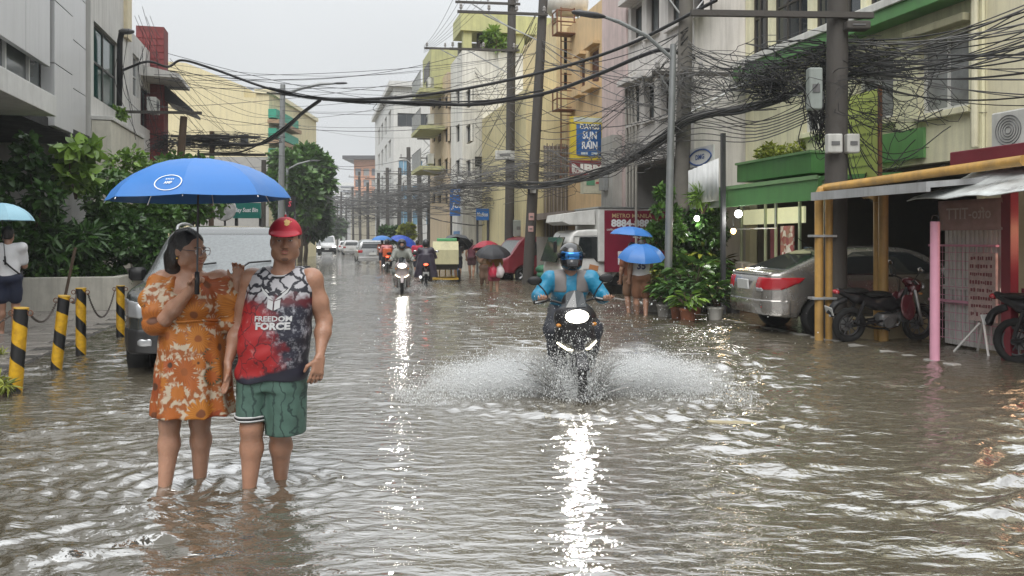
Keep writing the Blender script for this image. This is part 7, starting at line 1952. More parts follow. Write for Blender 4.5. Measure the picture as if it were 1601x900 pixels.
# cap
M_cap = pm('red_cap', (.40, .012, .028), .6, var=.08, scale=10, bump=.15, bscale=200)
cM = np.array(Rh); cP = lambda x, y, z: J['head'] + cM @ (np.array((x, y, z)) * 1.06)
f = Field(J['head'] + V3(-.16, -.26, -.04), J['head'] + V3(.18, .17, .20), .006)
f.ell(cP(0, .012, .040), V3(.099, .114, .108), .01, rot=cM); f.plane(cP(0, 0, .036), cM @ V3(0, .06, -1), .004)
f.ell(cP(0, -.116, .040), V3(.092, .100, .011), .008, rot=cM @ np.array(Matrix.Rotation(R(14), 3, 'X')))
f.wob(lambda X, Y, Z: 0 * X + 0 * Y + 0 * Z)
capo = f.build('cap', M_cap, man, 2)
bvc = BVHTree.FromObject(capo, bpy.context.evaluated_depsgraph_get())
ex, ez = float(cP(.012, 0, 0)[0]) + .018, float(J['head'][2]) + .115
emblem([[(-1, .2), (-.55, 1), (-.15, .62), (.15, .62), (.55, 1), (1, .2), (.62, -.1), (.62, -.75), (0, -1.1), (-.62, -.75), (-.62, -.1)]], ex, ez, .021, pm('gold_thread', (.62, .38, .10), .5), capo, bvc, .003)
mb = MB(); mb.ball(tuple(cP(0, .012, .149)), .008); mb.build('cap_button', M_cap, capo, True)

# ---------------------------------------------------------------- the woman in the sunflower dress
def dress_print():
    m = bpy.data.materials.new('sunflower_print'); m.use_nodes = True; nt = m.node_tree; L = nt.links.new; b = nt.nodes['Principled BSDF']; b.inputs['Roughness'].default_value = .6
    def math_(op, a, b_=None, c_=None):
        x = nd(nt, 'ShaderNodeMath', operation=op)
        for i, v in enumerate((a, b_, c_)):
            if v is None: continue
            if isinstance(v, (int, float)): x.inputs[i].default_value = v
            else: L(v, x.inputs[i])
        return x.outputs[0]
    def mix(a, b_, f_):
        x = nd(nt, 'ShaderNodeMix', data_type='RGBA')
        for s_, v in ((6, a), (7, b_)):
            if isinstance(v, tuple): x.inputs[s_].default_value = (*v, 1)
            else: L(v, x.inputs[s_])
        L(f_, x.inputs[0]); return x.outputs[2]
    def step(src, lo, hi):
        r = nd(nt, 'ShaderNodeMapRange'); r.inputs[1].default_value = lo; r.inputs[2].default_value = hi; L(src, r.inputs[0]); return r.outputs[0]
    t = nd(nt, 'ShaderNodeTexCoord'); sp = nd(nt, 'ShaderNodeSeparateXYZ'); L(t.outputs['Object'], sp.inputs[0])
    u = math_('MULTIPLY', math_('ARCTAN2', sp.outputs['X'], math_('MULTIPLY', sp.outputs['Y'], -1.0)), .20)
    cb = nd(nt, 'ShaderNodeCombineXYZ'); L(u, cb.inputs[0]); L(sp.outputs['Z'], cb.inputs[1])
    nz = nd(nt, 'ShaderNodeTexNoise'); nz.inputs['Scale'].default_value = 30; nz.inputs['Detail'].default_value = 6; L(t.outputs['Object'], nz.inputs['Vector'])
    def flowers(scale, seedoff):
        off = nd(nt, 'ShaderNodeVectorMath', operation='ADD'); off.inputs[1].default_value = (seedoff, seedoff * .7, 0); L(cb.outputs[0], off.inputs[0])
        v = nd(nt, 'ShaderNodeTexVoronoi', voronoi_dimensions='2D'); v.inputs['Scale'].default_value = scale; v.inputs['Randomness'].default_value = .75; L(off.outputs[0], v.inputs['Vector'])
        # vector from the flower's centre
        d = nd(nt, 'ShaderNodeVectorMath', operation='SUBTRACT'); L(off.outputs[0], d.inputs[0]); L(v.outputs['Position'], d.inputs[1])
        s2 = nd(nt, 'ShaderNodeSeparateXYZ'); L(d.outputs[0], s2.inputs[0])
        ang = math_('ARCTAN2', s2.outputs['X'], s2.outputs['Y'])
        pet = math_('MULTIPLY_ADD', math_('ABSOLUTE', math_('SINE', math_('MULTIPLY', ang, 7.5))), .16, math_('MULTIPLY_ADD', nz.outputs['Fac'], .22, -.11))
        r = math_('SUBTRACT', v.outputs['Distance'], pet)
        sc = nd(nt, 'ShaderNodeSeparateColor'); L(v.outputs['Color'], sc.inputs[0])
        return v.outputs['Distance'], r, sc, ang
    d1, r1, c1, a1 = flowers(5.2, 3.1); d2, r2, c2, a2 = flowers(8.0, 9.7)
    ray = math_('MULTIPLY_ADD', math_('SINE', math_('MULTIPLY', a1, 26.0)), .5, .5)
    base = mix((.46, .38, .28), (.26, .075, .014), step(nz.outputs['Fac'], .44, .54))
    green = mix(base, (.045, .05, .02), step(math_('MULTIPLY', math_('SUBTRACT', 1.0, d2), c2.outputs[1]), .50, .62))
    pet2 = mix((.30, .065, .010), (.42, .15, .018), c2.outputs[0]); l2 = mix(pet2, green, step(r2, .20, .25)); l2 = mix((.05, .022, .01), l2, step(math_('ADD', d2, c2.outputs[2]), .14, .20))
    pet1 = mix(mix((.26, .045, .009), (.48, .18, .018), c1.outputs[0]), (.16, .03, .01), math_('MULTIPLY', ray, .45)); l1 = mix(pet1, l2, step(r1, .27, .31))
    core = mix((.035, .015, .008), (.26, .07, .01), c1.outputs[1]); l1 = mix(core, l1, step(math_('MULTIPLY_ADD', nz.outputs['Fac'], .12, d1), .16, .20))
    L(l1, b.inputs['Base Color'])
    return m
wx0, wy0 = -1.96, 4.90
wom = thing('person', 'woman in orange sunflower dress holding the blue umbrella', 'person', (wx0, wy0, -.12))
J = joints(pel=(0, .02, .93), mid=(.0, -.0, 1.10), chest=(.0, -.005, 1.25), neck=(-.01, .02, 1.415), head=(-.015, -.005, 1.555), shL=(.165, .015, 1.365), shR=(-.175, .01, 1.365), elL=(.235, .04, 1.16), elR=(-.10, -.15, 1.150), wrL=(.285, -.01, 1.36), wrR=(.105, -.262, 1.340),
           hipL=(.07, .02, .86), hipR=(-.095, .02, .86), knL=(.035, .03, .50), knR=(-.125, -.03, .50), anL=(-.0, .12, .09), anR=(-.145, -.06, .09))
lo, hi = bbox(J); f = Field(lo, hi, .0062)
trunk(f, J, -.01, 1.10); limbs_body(f, J, 1.08); feet(f, J, 1, dict(L=(.1, -1, 0), R=(-.1, -1, 0)))
for e in (-1, 1): f.ell((e * .07, -.10, 1.235), (.08, .075, .08), .04)
Rw = Matrix.Rotation(R(66), 3, 'Z') @ Matrix.Rotation(R(4), 3, 'X')
Pw_, Mw_ = head(f, J['head'], Rw, 1.0, 1.12)
hand(f, J['wrR'], (.50, -.30, .80), (-.55, -.55, .5), .95, .95, hold=True)
hand(f, J['wrL'], (.05, -.1, 1), (-1, -.2, 0), .42, .92)
f.build('body', S_wom, wom, 2)
face_parts(wom, None, Pw_, Mw_, 1.0)
# hair: parted, drawn back and falling behind the shoulders
f = Field(J['head'] + V3(-.2, -.16, -.30), J['head'] + V3(.16, .24, .17), .0075); hP = lambda x, y, z: J['head'] + Mw_ @ V3(x, y, z)
f.ell(hP(0, .026, .036), (.090, .106, .100), .02, rot=Mw_); f.ell(hP(-.0, .062, -.04), (.090, .075, .11), .03, rot=Mw_); f.plane(hP(0, -.066, .058), Mw_ @ V3(0, -.80, -.60), .012)
f.cap(hP(-.01, .085, -.05), hP(-.02, .105, -.20), .075, .045, .03); f.wob(lambda X, Y, Z: .003 * np.sin(90 * X + 30 * Z) + .002 * np.sin(140 * Y))
f.build('hair', M_hair, wom, 1)
for e in (-1, 1):                              # glasses, earring
    mb = MB(); mb.M = Matrix.Translation(Vector(hP(e * .032, -.112, -.002))) @ Matrix(Mw_.tolist()).to_4x4(); mb.torus((0, 0, 0), .026, .0022, 18, 5, 'y'); mb.M = None; gl = mb.build('glasses', M_chrome, wom, True)
mb = MB(); mb.tube([Vector(hP(-.008, -.112, .002)), Vector(hP(.008, -.112, .002))], .002, 4); mb.tube([Vector(hP(-.058, -.105, .002)), Vector(hP(-.080, .01, .004))], .002, 4); mb.tube([Vector(hP(.058, -.105, .002)), Vector(hP(.080, .01, .004))], .002, 4); mb.build('glasses_frame', M_chrome, wom)
mb = MB(); mb.ball(tuple(hP(-.083, .010, -.048)), .007); mb.build('earring', pm('gold', (.6, .38, .1), .25, 1.0), wom, True)
# dress: bodice, puffed sleeves, gathered skirt
f = Field((-.36, -.36, .46), (.36, .32, 1.47), .0085)
gather = lambda a, z: (.046 * np.sin(9 * a + 1.5 * np.sin(2 * a)) + .026 * np.sin(15 * a + 2)) * np.clip((1.12 - z) * 2.2, 0, 1) + .010 * np.sin(5 * a)
f.loft([(.555, 0, .02, .254, .228), (.70, 0, .015, .235, .208), (.95, 0, .01, .208, .178), (1.12, 0, .0, .182, .150), (1.14, 0, 0, .180, .148)], .01, fold=gather)
f.loft([(1.12, 0, 0, .182, .150), (1.20, 0, -.02, .190, .175), (1.28, 0, -.02, .185, .168), (1.36, 0, .01, .165, .115), (1.40, 0, .015, .13, .09)], .03, pw=2.2)
f.cap((-.15, .0, 1.155), (.15, .0, 1.155), .0, .0, .01)
for e in (-1, 1): f.ell((e * .075, -.105, 1.235), (.095, .085, .09), .04)
for e, A, B, C_ in ((-1, (-.19, -.0, 1.345), (-.195, -.06, 1.26), (-.165, -.11, 1.19)), (1, (.185, .015, 1.34), (.225, .02, 1.25), (.24, .03, 1.18))):
    f.ell(A, (.085, .09, .075), .03); f.ell(B, (.098, .098, .09), .04); f.ell(C_, (.088, .085, .055), .04)
    f.cap(np.array(C_) + V3(0, -.01, -.05), np.array(C_) + V3(0, -.012, -.065), .07, .082, .02)
f.ell((0, -.16, 1.40), (.105, .16, .115), .015, 'sub'); f.ell((-.01, .02, 1.46), (.13, .14, .08), .02, 'sub')
f.ell((0, -.215, 1.31), (.045, .06, .05), .02, 'sub')
f.wob(lambda X, Y, Z: .004 * np.sin(45 * Z + 40 * np.abs(X)) * np.clip((np.abs(X) - .12) * 12, 0, 1) * (Z > 1.12) + .003 * np.sin(28 * Z + 60 * X) * (Z < 1.1))
dress = f.build('dress', dress_print(), wom, 1)
mb = MB(); mb.tube([Vector((.196 * math.cos(t), .162 * math.sin(t) - .002, 1.135 + .004 * math.sin(5 * t))) for t in np.linspace(0, 2 * PI, 40)[:-1]], .008, 5, closed=True); mb.build('waist_seam', dress.data.materials[0], wom, True)
# umbrella
gx, gy = wx0 + .158, wy0 - .325
um, upt = umbrella('blue umbrella with white ring logo held over the couple', (gx + .008, gy, 1.962), .505, .232, U_blue, (gx, gy, 1.255), rot=Matrix.Rotation(R(-1.5), 3, 'Y') @ Matrix.Rotation(R(12), 3, 'Z'))
um.children[-1].name = 'handle'
def on_canopy(x, z):                           # project the logo onto the front gores
    h = bvu.ray_cast(Vector((x, -1.5, z)), Vector((0, 1, 0))); return (h[0] + Vector((0, -.004, .002))) if h[0] else Vector((x, -.4, z))
allv, allf = [], []
for o in um.children:
    if o.name.startswith('panel'):
        k0 = len(allv); allv += [v.co.copy() for v in o.data.vertices]; allf += [tuple(i + k0 for i in p.vertices) for p in o.data.polygons]
bvu = BVHTree.FromPolygons(allv, allf)
lx, lz = .022, at(0, 287, gy - .36).z - 1.255
def strip_ring(rx, rz, w):
    mb = MB(); n = 40; V = []
    for i in range(n):
        t = 2 * PI * i / n; V += [on_canopy(lx + rx * math.cos(t), lz + rz * math.sin(t)), on_canopy(lx + (rx - w) * math.cos(t), lz + (rz - w * .6) * math.sin(t))]
    mb.add(V, [(2 * i, 2 * i + 1, (2 * i + 3) % (2 * n), (2 * i + 2) % (2 * n)) for i in range(n)]); return mb.build('logo', M_swhite, um, fix=False)
strip_ring(.078, .043, .006)
vs_, fs, tw, th_ = text_geo('AMP', .03); mb = MB(); mb.add([on_canopy(lx + x * .045 / tw, lz + y * .014 / th_) for x, y in vs_], fs); mb.build('logo', M_swhite, um, fix=False)
mb = MB()
for i in range(5): x = lx - .02 + .01 * i; mb.add([on_canopy(x, lz + .016), on_canopy(x + .006, lz + .016), on_canopy(x + .006, lz + .022), on_canopy(x, lz + .022)], [(0, 1, 2, 3)])
mb.build('logo', M_swhite, um, fix=False)

# ---------------------------------------------------------------- everyone else
def person(label, loc, rz, J, top, bottom, hair=True, fat=1.0, res=.016, skin=None, head_rz=0.0, helmet=None, hands=True, zt=-.12, shoes=None, group=None, visor=None):
    """top (material, sleeve share 0..2, hem height); bottom (material, length share 0..2 down the leg, kind)"""
    t = thing('person', label, 'person', (loc[0], loc[1], zt), rz, group)
    lo, hi = bbox(J); f = Field(lo, hi, res); Rm = Matrix.Rotation(head_rz, 3, 'Z')
    trunk(f, J, -.014, fat); limbs_body(f, J, fat); feet(f, J); head(f, J['head'], Rm, 1.0, 1.05)
    if hands:
        for s_ in 'LR':
            d = unit(J['wr' + s_] - J['el' + s_]); hand(f, J['wr' + s_], d, np.cross(d, (0, 1, 0.2)) if abs(d[1]) < .8 else (1, 0, 0), .5, 1.1, .008)
    f.build('body', skin or S_far, t, 1)
    g = .016; f = Field(lo - .03, hi + .03, res); trunk(f, J, g, fat)
    for s_ in 'LR':
        S, E_, W = J['sh' + s_], J['el' + s_], J['wr' + s_]; k = top[1]
        if k > 0: f.cap(S, S + (E_ - S) * min(k, 1), .062 * fat + g * .7, .052 * fat + g, .04)
        if k > 1: f.cap(E_, E_ + (W - E_) * (k - 1), .052 * fat + g * .6, .036 + g, .03)
    f.plane((0, 0, top[2]), (0, 0, -1), .01); f.ell(J['neck'] + V3(0, -.02, .05), (.075, .085, .06), .02, 'sub')
    f.wob(lambda X, Y, Z: .006 * np.sin(23 * Z + 11 * X) * np.cos(13 * Y + 5 * X)); f.build('top', top[0], t, 1)
    f = Field(lo - .03, hi + .03, res); k = bottom[1]
    if len(bottom) > 2:                         # skirt or poncho hem
        zt_, zb_, r0, r1 = bottom[2]; f.loft([(zb_, J['pel'][0], J['pel'][1], r1, r1 * .9), (zt_, J['pel'][0], J['pel'][1], r0, r0 * .85)], .03, fold=lambda a, z: .03 * np.sin(7 * a))
    else:
        f.ell(J['pel'] - V3(0, 0, .01), (.165 * fat + g, .125 * fat + g, .12), .05)
        for s_ in 'LR':
            Hp, K, A = J['hip' + s_], J['kn' + s_], J['an' + s_]
            f.cap(Hp, Hp + (K - Hp) * min(k, 1), .092 * fat + g, .075 * fat + g * 1.4, .04)
            if k > 1: f.cap(K, K + (A - K) * (k - 1), .066 * fat + g, .05 + g, .03)
    f.wob(lambda X, Y, Z: .005 * np.sin(27 * Z + 9 * X)); f.build('bottoms', bottom[0], t, 1)
    if hair: hair_short(t, J['head'], Rm, 1.0, max(.01, res * .8))
    if shoes:
        f = Field(lo - .03, V3(hi[0], hi[1], .2), res)
        for s_ in 'LR': A = J['an' + s_]; f.cap(A - V3(0, -.03, .06), A + V3(0, -.13, -.07), .04, .035, .03)
        f.build('footwear', shoes, t, 1)
    if helmet is not None:
        M = np.array(Rm); c = J['head']; f = Field(c - .19, c + .2, min(res, .012)); q = lambda x, y, z: c + M @ V3(x, y, z)
        f.ell(q(0, .012, .03), (.128, .150, .135), .02, rot=M); f.ell(q(0, -.03, -.06), (.105, .125, .085), .04, rot=M); f.plane(q(0, 0, -.125), (0, 0, -1), .02)
        if visor is None: f.ell(q(0, -.15, .01), (.085, .10, .06), .015, 'sub', rot=M)
        h_ = f.build('helmet', helmet, t, 1)
        if visor is not None:
            f = Field(c - .2, c + .2, min(res, .010)); f.ell(q(0, .010, .025), (.134, .157, .138), .01, rot=M)
            f.plane(q(0, -.055, 0), M @ V3(0, 1, 0)); f.plane(q(0, 0, .085), M @ V3(0, -.15, 1), .01); f.plane(q(0, 0, -.015), M @ V3(0, 0, -1), .01); f.build('visor', visor, h_, 1)
            for e in (-1, 1): mb = MB(); mb.ball(tuple(q(e * .128, -.01, .03)), (.02, .03, .03)); mb.build('visor_hinge', M_black, h_, True)
            mb = MB(); mb.box(tuple(q(0, -.152, -.075)), (.10, .02, .025), None, .006); mb.build('chin_vent', M_black, h_)
    return t
# scooter rider
J = joints(pel=(0, .24, .88), mid=(0, .17, 1.0), chest=(0, .07, 1.12), neck=(0, .02, 1.27), head=(0, -.03, 1.425), shL=(.215, .04, 1.215), shR=(-.215, .04, 1.215), elL=(.33, -.0, 1.03), elR=(-.33, -.0, 1.03), wrL=(.33, -.185, 1.02), wrR=(-.33, -.185, 1.02),
           hipL=(.10, .2, .84), hipR=(-.10, .2, .84), knL=(.20, -.18, .70), knR=(-.20, -.18, .70), anL=(.17, -.10, .33), anR=(-.17, -.10, .33))
M_jkt = pm('turquoise_jacket', (.012, .18, .31), .42, var=.2, scale=9, bump=.7, bscale=14); M_visor = pm('mirror_visor_blue', (.05, .20, .50), .04, 1.0, var=0)
bx0, by0 = HB.location.x, HB.location.y
rid = person('rider in turquoise jacket and black helmet on the splashing scooter', (bx0, by0), R(4), J, (M_jkt, 1.9, .80), (pm('rider_trousers', (.02, .022, .03), .6), 1.9), hair=False, fat=1.15, res=.0085, helmet=pm('helmet_black', (.012, .012, .014), .12, coat=.8, var=0), visor=M_visor, shoes=M_black)
f = Field((-.25, -.14, .95), (.25, .2, 1.32), .010); trunk(f, J, .023, 1.15); f.plane((0, .11, 0), (0, 1, 0)); f.plane((0, 0, 1.07), (0, 0, -1), .01)
f.cap((0, -.3, 1.4), (0, -.3, .9), .14, .14, .01, 'sub')
f.D = np.maximum(f.D, (.05 - np.abs(f.ax[0]))[:, None, None]).astype(np.float32); f.build('jacket_panel', pm('jacket_grey_panel', (.17, .155, .15), .6), rid, 1)
# man in white with pale umbrella, seen from behind at the left edge
Pw2 = gp(14, 525)
J = joints(1.72, wrL=(.24, -.10, .84), elL=(.25, .02, 1.06), elR=(-.21, -.10, 1.10), wrR=(-.12, -.26, 1.22), knR=(-.09, -.10, .48), anR=(-.10, .10, .12), knL=(.09, -.05, .48), anL=(.10, -.10, .085))
pw = person('man in white T-shirt and navy shorts walking away at the left edge', (Pw2.x - .02, Pw2.y), R(180 + 25), J, (pm('white_tshirt', (.70, .70, .71), .7, var=.05), .75, .93), (pm('navy_shorts', (.012, .018, .045), .7), .72), res=.011, zt=-.02, shoes=pm('dark_sandal', (.05, .03, .03), .6))
mb = MB(); mb.tube(crom([Vector((.16, -.10, 1.33)), Vector((0, .155, 1.15)), Vector((-.17, .12, .98))], 5), .013, 6); mb.build('bag_strap', M_black, pw, True)
hd = pw.location
umbrella('pale blue umbrella of the man in white', (hd.x - .08, hd.y - .05, at(0, 317, hd.y).z), .47, .27, U_pale, (hd.x + .05, hd.y - .15, 1.18))
# pair under blue umbrellas by the truck
Pn = gp(998, 492)
J = joints(1.6, elR=(-.20, -.10, 1.10), wrR=(-.08, -.22, 1.22), anL=(.07, -.12, .085), anR=(-.08, .14, .10))
p35 = person('person in white jersey number 35 walking away under blue umbrella', (Pn.x + .05, Pn.y), R(180 - 6), J, (pm('white_jersey', (.66, .66, .68), .6, var=.05), .3, .80), (pm('brown_shorts', (.16, .07, .035), .7), .85), res=.014)
bv35 = BVHTree.FromObject([o for o in p35.children if o.name.startswith('top')][0], bpy.context.evaluated_depsgraph_get())
vs_, fs, tw, th_ = text_geo('35', .04); mb = MB()
def on_back(x, z):
    h = bv35.ray_cast(Vector((x, 1.0, z)), Vector((0, -1, 0))); return (h[0] + Vector((0, .006, 0))) if h[0] else Vector((x, .15, z))
mb.add([on_back(-x * .17 / tw, 1.10 + y * .15 / th_) for x, y in vs_], fs); mb.build('lettering', pm('navy_print', (.02, .02, .09), .6), p35, fix=False)
umbrella('lower blue umbrella hiding the head of jersey number 35', (Pn.x + .05, Pn.y - .1, at(0, 381, Pn.y).z), .47, .28, U_blue, (Pn.x + .1, Pn.y - .12, 1.1), rot=Matrix.Rotation(R(14), 3, 'X'))
J = joints(1.55); J2 = joints(1.55, anL=(.08, .12, .09), anR=(-.08, -.1, .085), elR=(-.20, -.10, 1.10), wrR=(-.08, -.22, 1.2))
person('person in brown walking just behind jersey number 35', (Pn.x - .06, Pn.y + .5), R(180), J2, (pm('rust_top', (.22, .08, .04), .7), .6, .80), (pm('tan_shorts', (.22, .12, .07), .7), .8), res=.018)
umbrella('upper blue umbrella just above the number 35 umbrella', (at(988, 355, Pn.y + .6).x, Pn.y + .6, at(988, 354, Pn.y + .6).z), .44, .18, U_blue, (Pn.x - .1, Pn.y + .5, 1.1), rot=Matrix.Rotation(R(5), 3, 'Y'))
# riders further off
Jr = joints(pel=(0, .24, .88), mid=(0, .18, 1.02), chest=(0, .10, 1.17), neck=(0, .06, 1.33), head=(0, .02, 1.47), shL=(.19, .08, 1.27), shR=(-.19, .08, 1.27), elL=(.28, -.02, 1.05), elR=(-.28, -.02, 1.05), wrL=(.32, -.19, 1.02), wrR=(-.32, -.19, 1.02),
            hipL=(.10, .2, .84), hipR=(-.10, .2, .84), knL=(.19, -.16, .68), knR=(-.19, -.16, .68), anL=(.17, -.05, .32), anR=(-.17, -.05, .32))
M_hel = pm('helmet_dull', (.03, .03, .034), .3)
person('rider in grey rain jacket on the far motorcycle', FB1.location.xy, R(8), Jr, (pm('grey_raincoat', (.25, .26, .23), .5, var=.2, bump=.2, bscale=15), 1.9, .8), (pm('grey_trousers', (.16, .17, .16), .6), 1.9), hair=False, fat=1.12, res=.018, helmet=M_hel)
person('rider in dark poncho seen from behind on the tricycle', FB2.location.xy, R(186), Jr, (pm('dark_poncho', (.035, .028, .045), .4, var=.2), 1.6, .5), (pm('dark_poncho', (.035, .028, .045), .4), 0, (1.15, .38, .24, .40)), hair=False, fat=1.2, res=.02, helmet=M_hel)
person('rider in pink rain jacket beyond the grey rider', FB3.location.xy, R(190), Jr, (pm('pink_jacket', (.55, .20, .20), .5), 1.8, .8), (pm('dark_trousers', (.03, .03, .04), .6), 1.9), hair=False, res=.022, helmet=M_hel)
# walkers further off
def walker(label, px, py, h, rz, top, bottom, fat=1.0, hem=.82, umb=None, zt=-.12, up=True, **kw):
    p = gp(px, py); s = h / 1.65
    kwj = dict(elR=(-.20 * s, -.12 * s, 1.10 * s), wrR=(-.10 * s, -.25 * s, 1.24 * s)) if up else {}
    sw = random.choice((-1, 1)); kwj.update(anL=(.08, -.10 * sw, .09), anR=(-.08, .10 * sw, .09))
    t = person(label, (p.x, p.y), rz, joints(h, **kwj), (top[0], top[1], hem), bottom, fat=fat, res=.022, zt=zt, **kw)
    if umb:
        lab, mat, r, hh, ztop, rot, dx = umb
        umbrella(lab, (p.x + dx, p.y - .1, ztop), r, hh, mat, (p.x + dx * .3, p.y - .2, 1.1), rot=rot)
    return t
M_blk = pm('black_cloth', (.015, .016, .03), .7)
walker('person in black shorts under the dark grey umbrella', 715, 434, 1.66, R(185), (pm('grey_shirt', (.10, .10, .11), .7), .6), (M_blk, .8), umb=('dark grey umbrella tilted over the person in black shorts', U_grey, .62, .34, 1.62, Matrix.Rotation(R(-28), 3, 'X'), .0))
walker('person in dark patterned tank top and shorts', 737, 431, 1.62, R(170), (pm('plum_tank', (.10, .02, .035), .7, var=.5, scale=20), .0), (pm('plum_shorts', (.05, .015, .02), .7), .6), up=False)
wb_ = walker('woman in yellow brown top carrying bags under black umbrella', 772, 455, 1.45, R(6), (pm('ochre_top', (.33, .17, .04), .7, var=.4, scale=14), 1.2), (pm('rose_shorts', (.34, .06, .09), .7), .8), umb=('black umbrella of the woman carrying bags', U_black, .52, .28, at(0, 383, gp(772, 455).y).z, Matrix.Rotation(R(14), 3, 'X'), -.03))
for dx, col, lab in ((-.02, (.55, .03, .07), 'crimson plastic bag carried by the woman under the black umbrella'), (.17, (.66, .60, .60), 'white plastic bag carried by the woman under the black umbrella')):
    f = Field((-.2, -.2, -.3), (.2, .2, .25), .018); f.ell((0, 0, -.06), (.13, .10, .17), .02); f.cap((0, 0, .05), (0, 0, .2), .05, .02, .06); f.wob(lambda X, Y, Z: .008 * np.sin(40 * X + 20 * Z))
    o = f.build('plastic_bag', pm('bag%g' % dx, col, .35, var=.15)); o.location = (wb_.location.x + dx, wb_.location.y - .22, .62); tag(o, lab, 'bag', 'bags of the woman under the black umbrella')
walker('companion in tan behind the woman carrying bags', 757, 446, 1.35, R(15), (pm('tan_top', (.26, .17, .10), .7), 1.0), (pm('brown_trousers', (.14, .08, .05), .7), 1.6), umb=('dark red umbrella behind the black umbrella', U_red, .48, .28, at(0, 376, 29).z, Matrix.Rotation(R(-10), 3, 'X'), .08))
walker('person in orange shirt under the small blue umbrella', 597, 416, 1.6, R(180), (pm('orange_shirt', (.60, .13, .05), .7), .8), (M_blk, .9), umb=('small bright blue umbrella beyond the silver car', U_blue, .58, .26, at(0, 368, gp(597, 416).y).z, None, 0))
walker('person in red shirt left of the poncho rider', 652, 428, 1.58, R(180), (pm('red_shirt', (.45, .02, .06), .7), .8), (M_blk, .9), up=False)
walker('person hidden under the large tilted blue umbrella', 632, 424, 1.55, R(178), (pm('pink_top', (.55, .25, .27), .7), .8), (M_blk, .9), umb=('large tilted blue umbrella behind the grey rider', pm('umbrella_deep_blue', (.015, .06, .36), .5), .70, .36, at(0, 370, gp(632, 424).y).z, Matrix.Rotation(R(24), 3, 'Y'), .15))

# ================================================================== bollards, chains, splash, haze
def stripe_mat():
    m = bpy.data.materials.new('hazard_stripes'); m.use_nodes = True; nt = m.node_tree; L = nt.links.new; b = nt.nodes['Principled BSDF']; b.inputs['Roughness'].default_value = .4
    t = nd(nt, 'ShaderNodeTexCoord'); s = nd(nt, 'ShaderNodeSeparateXYZ'); L(t.outputs['Object'], s.inputs[0])
    a = nd(nt, 'ShaderNodeMath', operation='ARCTAN2'); L(s.outputs['Y'], a.inputs[0]); L(s.outputs['X'], a.inputs[1])
    q = nd(nt, 'ShaderNodeMath', operation='MULTIPLY_ADD'); q.inputs[1].default_value = 1 / (2 * PI); L(a.outputs[0], q.inputs[0])
    zq_ = nd(nt, 'ShaderNodeMath', operation='MULTIPLY'); zq_.inputs[1].default_value = 2.5; L(s.outputs['Z'], zq_.inputs[0]); L(zq_.outputs[0], q.inputs[2])
    fr = nd(nt, 'ShaderNodeMath', operation='FRACT'); L(q.outputs[0], fr.inputs[0]); gt = nd(nt, 'ShaderNodeMath', operation='GREATER_THAN'); gt.inputs[1].default_value = .58; L(fr.outputs[0], gt.inputs[0])
    nz = nd(nt, 'ShaderNodeTexNoise'); nz.inputs['Scale'].default_value = 18; nz.inputs['Detail'].default_value = 6; L(t.outputs['Object'], nz.inputs['Vector'])
    yr = nd(nt, 'ShaderNodeValToRGB'); e = yr.color_ramp.elements; e[0].position = .3; e[0].color = (.42, .22, .012, 1); e[1].position = .6; e[1].color = (.66, .38, .015, 1); L(nz.outputs['Fac'], yr.inputs[0])
    x = nd(nt, 'ShaderNodeMix', data_type='RGBA'); L(gt.outputs[0], x.inputs[0]); L(yr.outputs[0], x.inputs[6]); x.inputs[7].default_value = (.012, .012, .013, 1); L(x.outputs[2], b.inputs['Base Color'])
    return m
M_haz = stripe_mat()
tops = []
for i, (px, py, ptx, pty, lab) in enumerate(((23, 612, 33, 482, 'nearest yellow and black bollard at the left edge'), (87, 580, 100, 463, 'second bollard, tilted to the right'), (126, 556, 126, 451, 'third yellow and black bollard, upright'), (188, 526, 188, 447, 'fourth bollard beside the grey car'))):
    p = gp(px, py); tp = at(ptx, pty, p.y); t = thing('bollard', lab, 'bollard', (p.x, p.y, 0), 0, 'striped bollards along the pavement')
    d = Vector((tp.x - p.x, 0, tp.z)); mb = MB(); n = 8
    r = .062 if i else .066
    mb.tube([d * (-.25 + 1.25 * k / n) for k in range(n + 1)], r, 18); o = mb.build('post', M_haz, t, 'auto')
    mb = MB(); mb.cyl(d, d * 1.012, r * 1.08, r * 1.02, 18); mb.build('cap', pm('bollard_cap', (.40, .24, .02), .5), t, 'auto')
    for e in (-1, 1): mb = MB(); mb.torus((d.x + e * (r + .028), d.y - .01, d.z - .045), .026, .0055, 14, 5, 'y'); mb.build('chain_ring', M_rust, t, True)
    tops.append(Vector((p.x + d.x, p.y, d.z - .06)))
link_me = None
def chain(a, b, sag, lab):
    global link_me
    a, b = Vector(a), Vector(b); L_ = (b - a).length * 1.12; n = int(L_ / .036)
    root = thing('chain', lab, 'chain', a, 0, 'chains between the bollards')
    if link_me is None:
        mb = MB(); mb.tube([Vector((.022 * math.cos(t), .011 * math.sin(t), 0)) for t in np.linspace(0, 2 * PI, 11)[:-1]], .004, 5, closed=True); link_me = mb.mesh('link', True); link_me.materials.append(pm('chain_iron', (.09, .075, .065), .6, .6, var=.3, scale=30))
    for i in range(n):
        t = (i + .5) / n; q = a.lerp(b, t) - Vector((0, 0, sag * 4 * t * (1 - t))); dr = (b - a) - Vector((0, 0, sag * 4 * (1 - 2 * t)))
        o = bpy.data.objects.new('link', link_me); COL.objects.link(o); o.parent = root; o.location = q - a
        x = dr.normalized(); y = Vector((0, 0, 1)).cross(x).normalized(); z = x.cross(y); m = Matrix((x, y, z)).transposed() @ Matrix.Rotation(R(45 if i % 2 else -45), 3, 'X'); o.rotation_euler = m.to_euler()
off = Vector((.09, 0, 0))
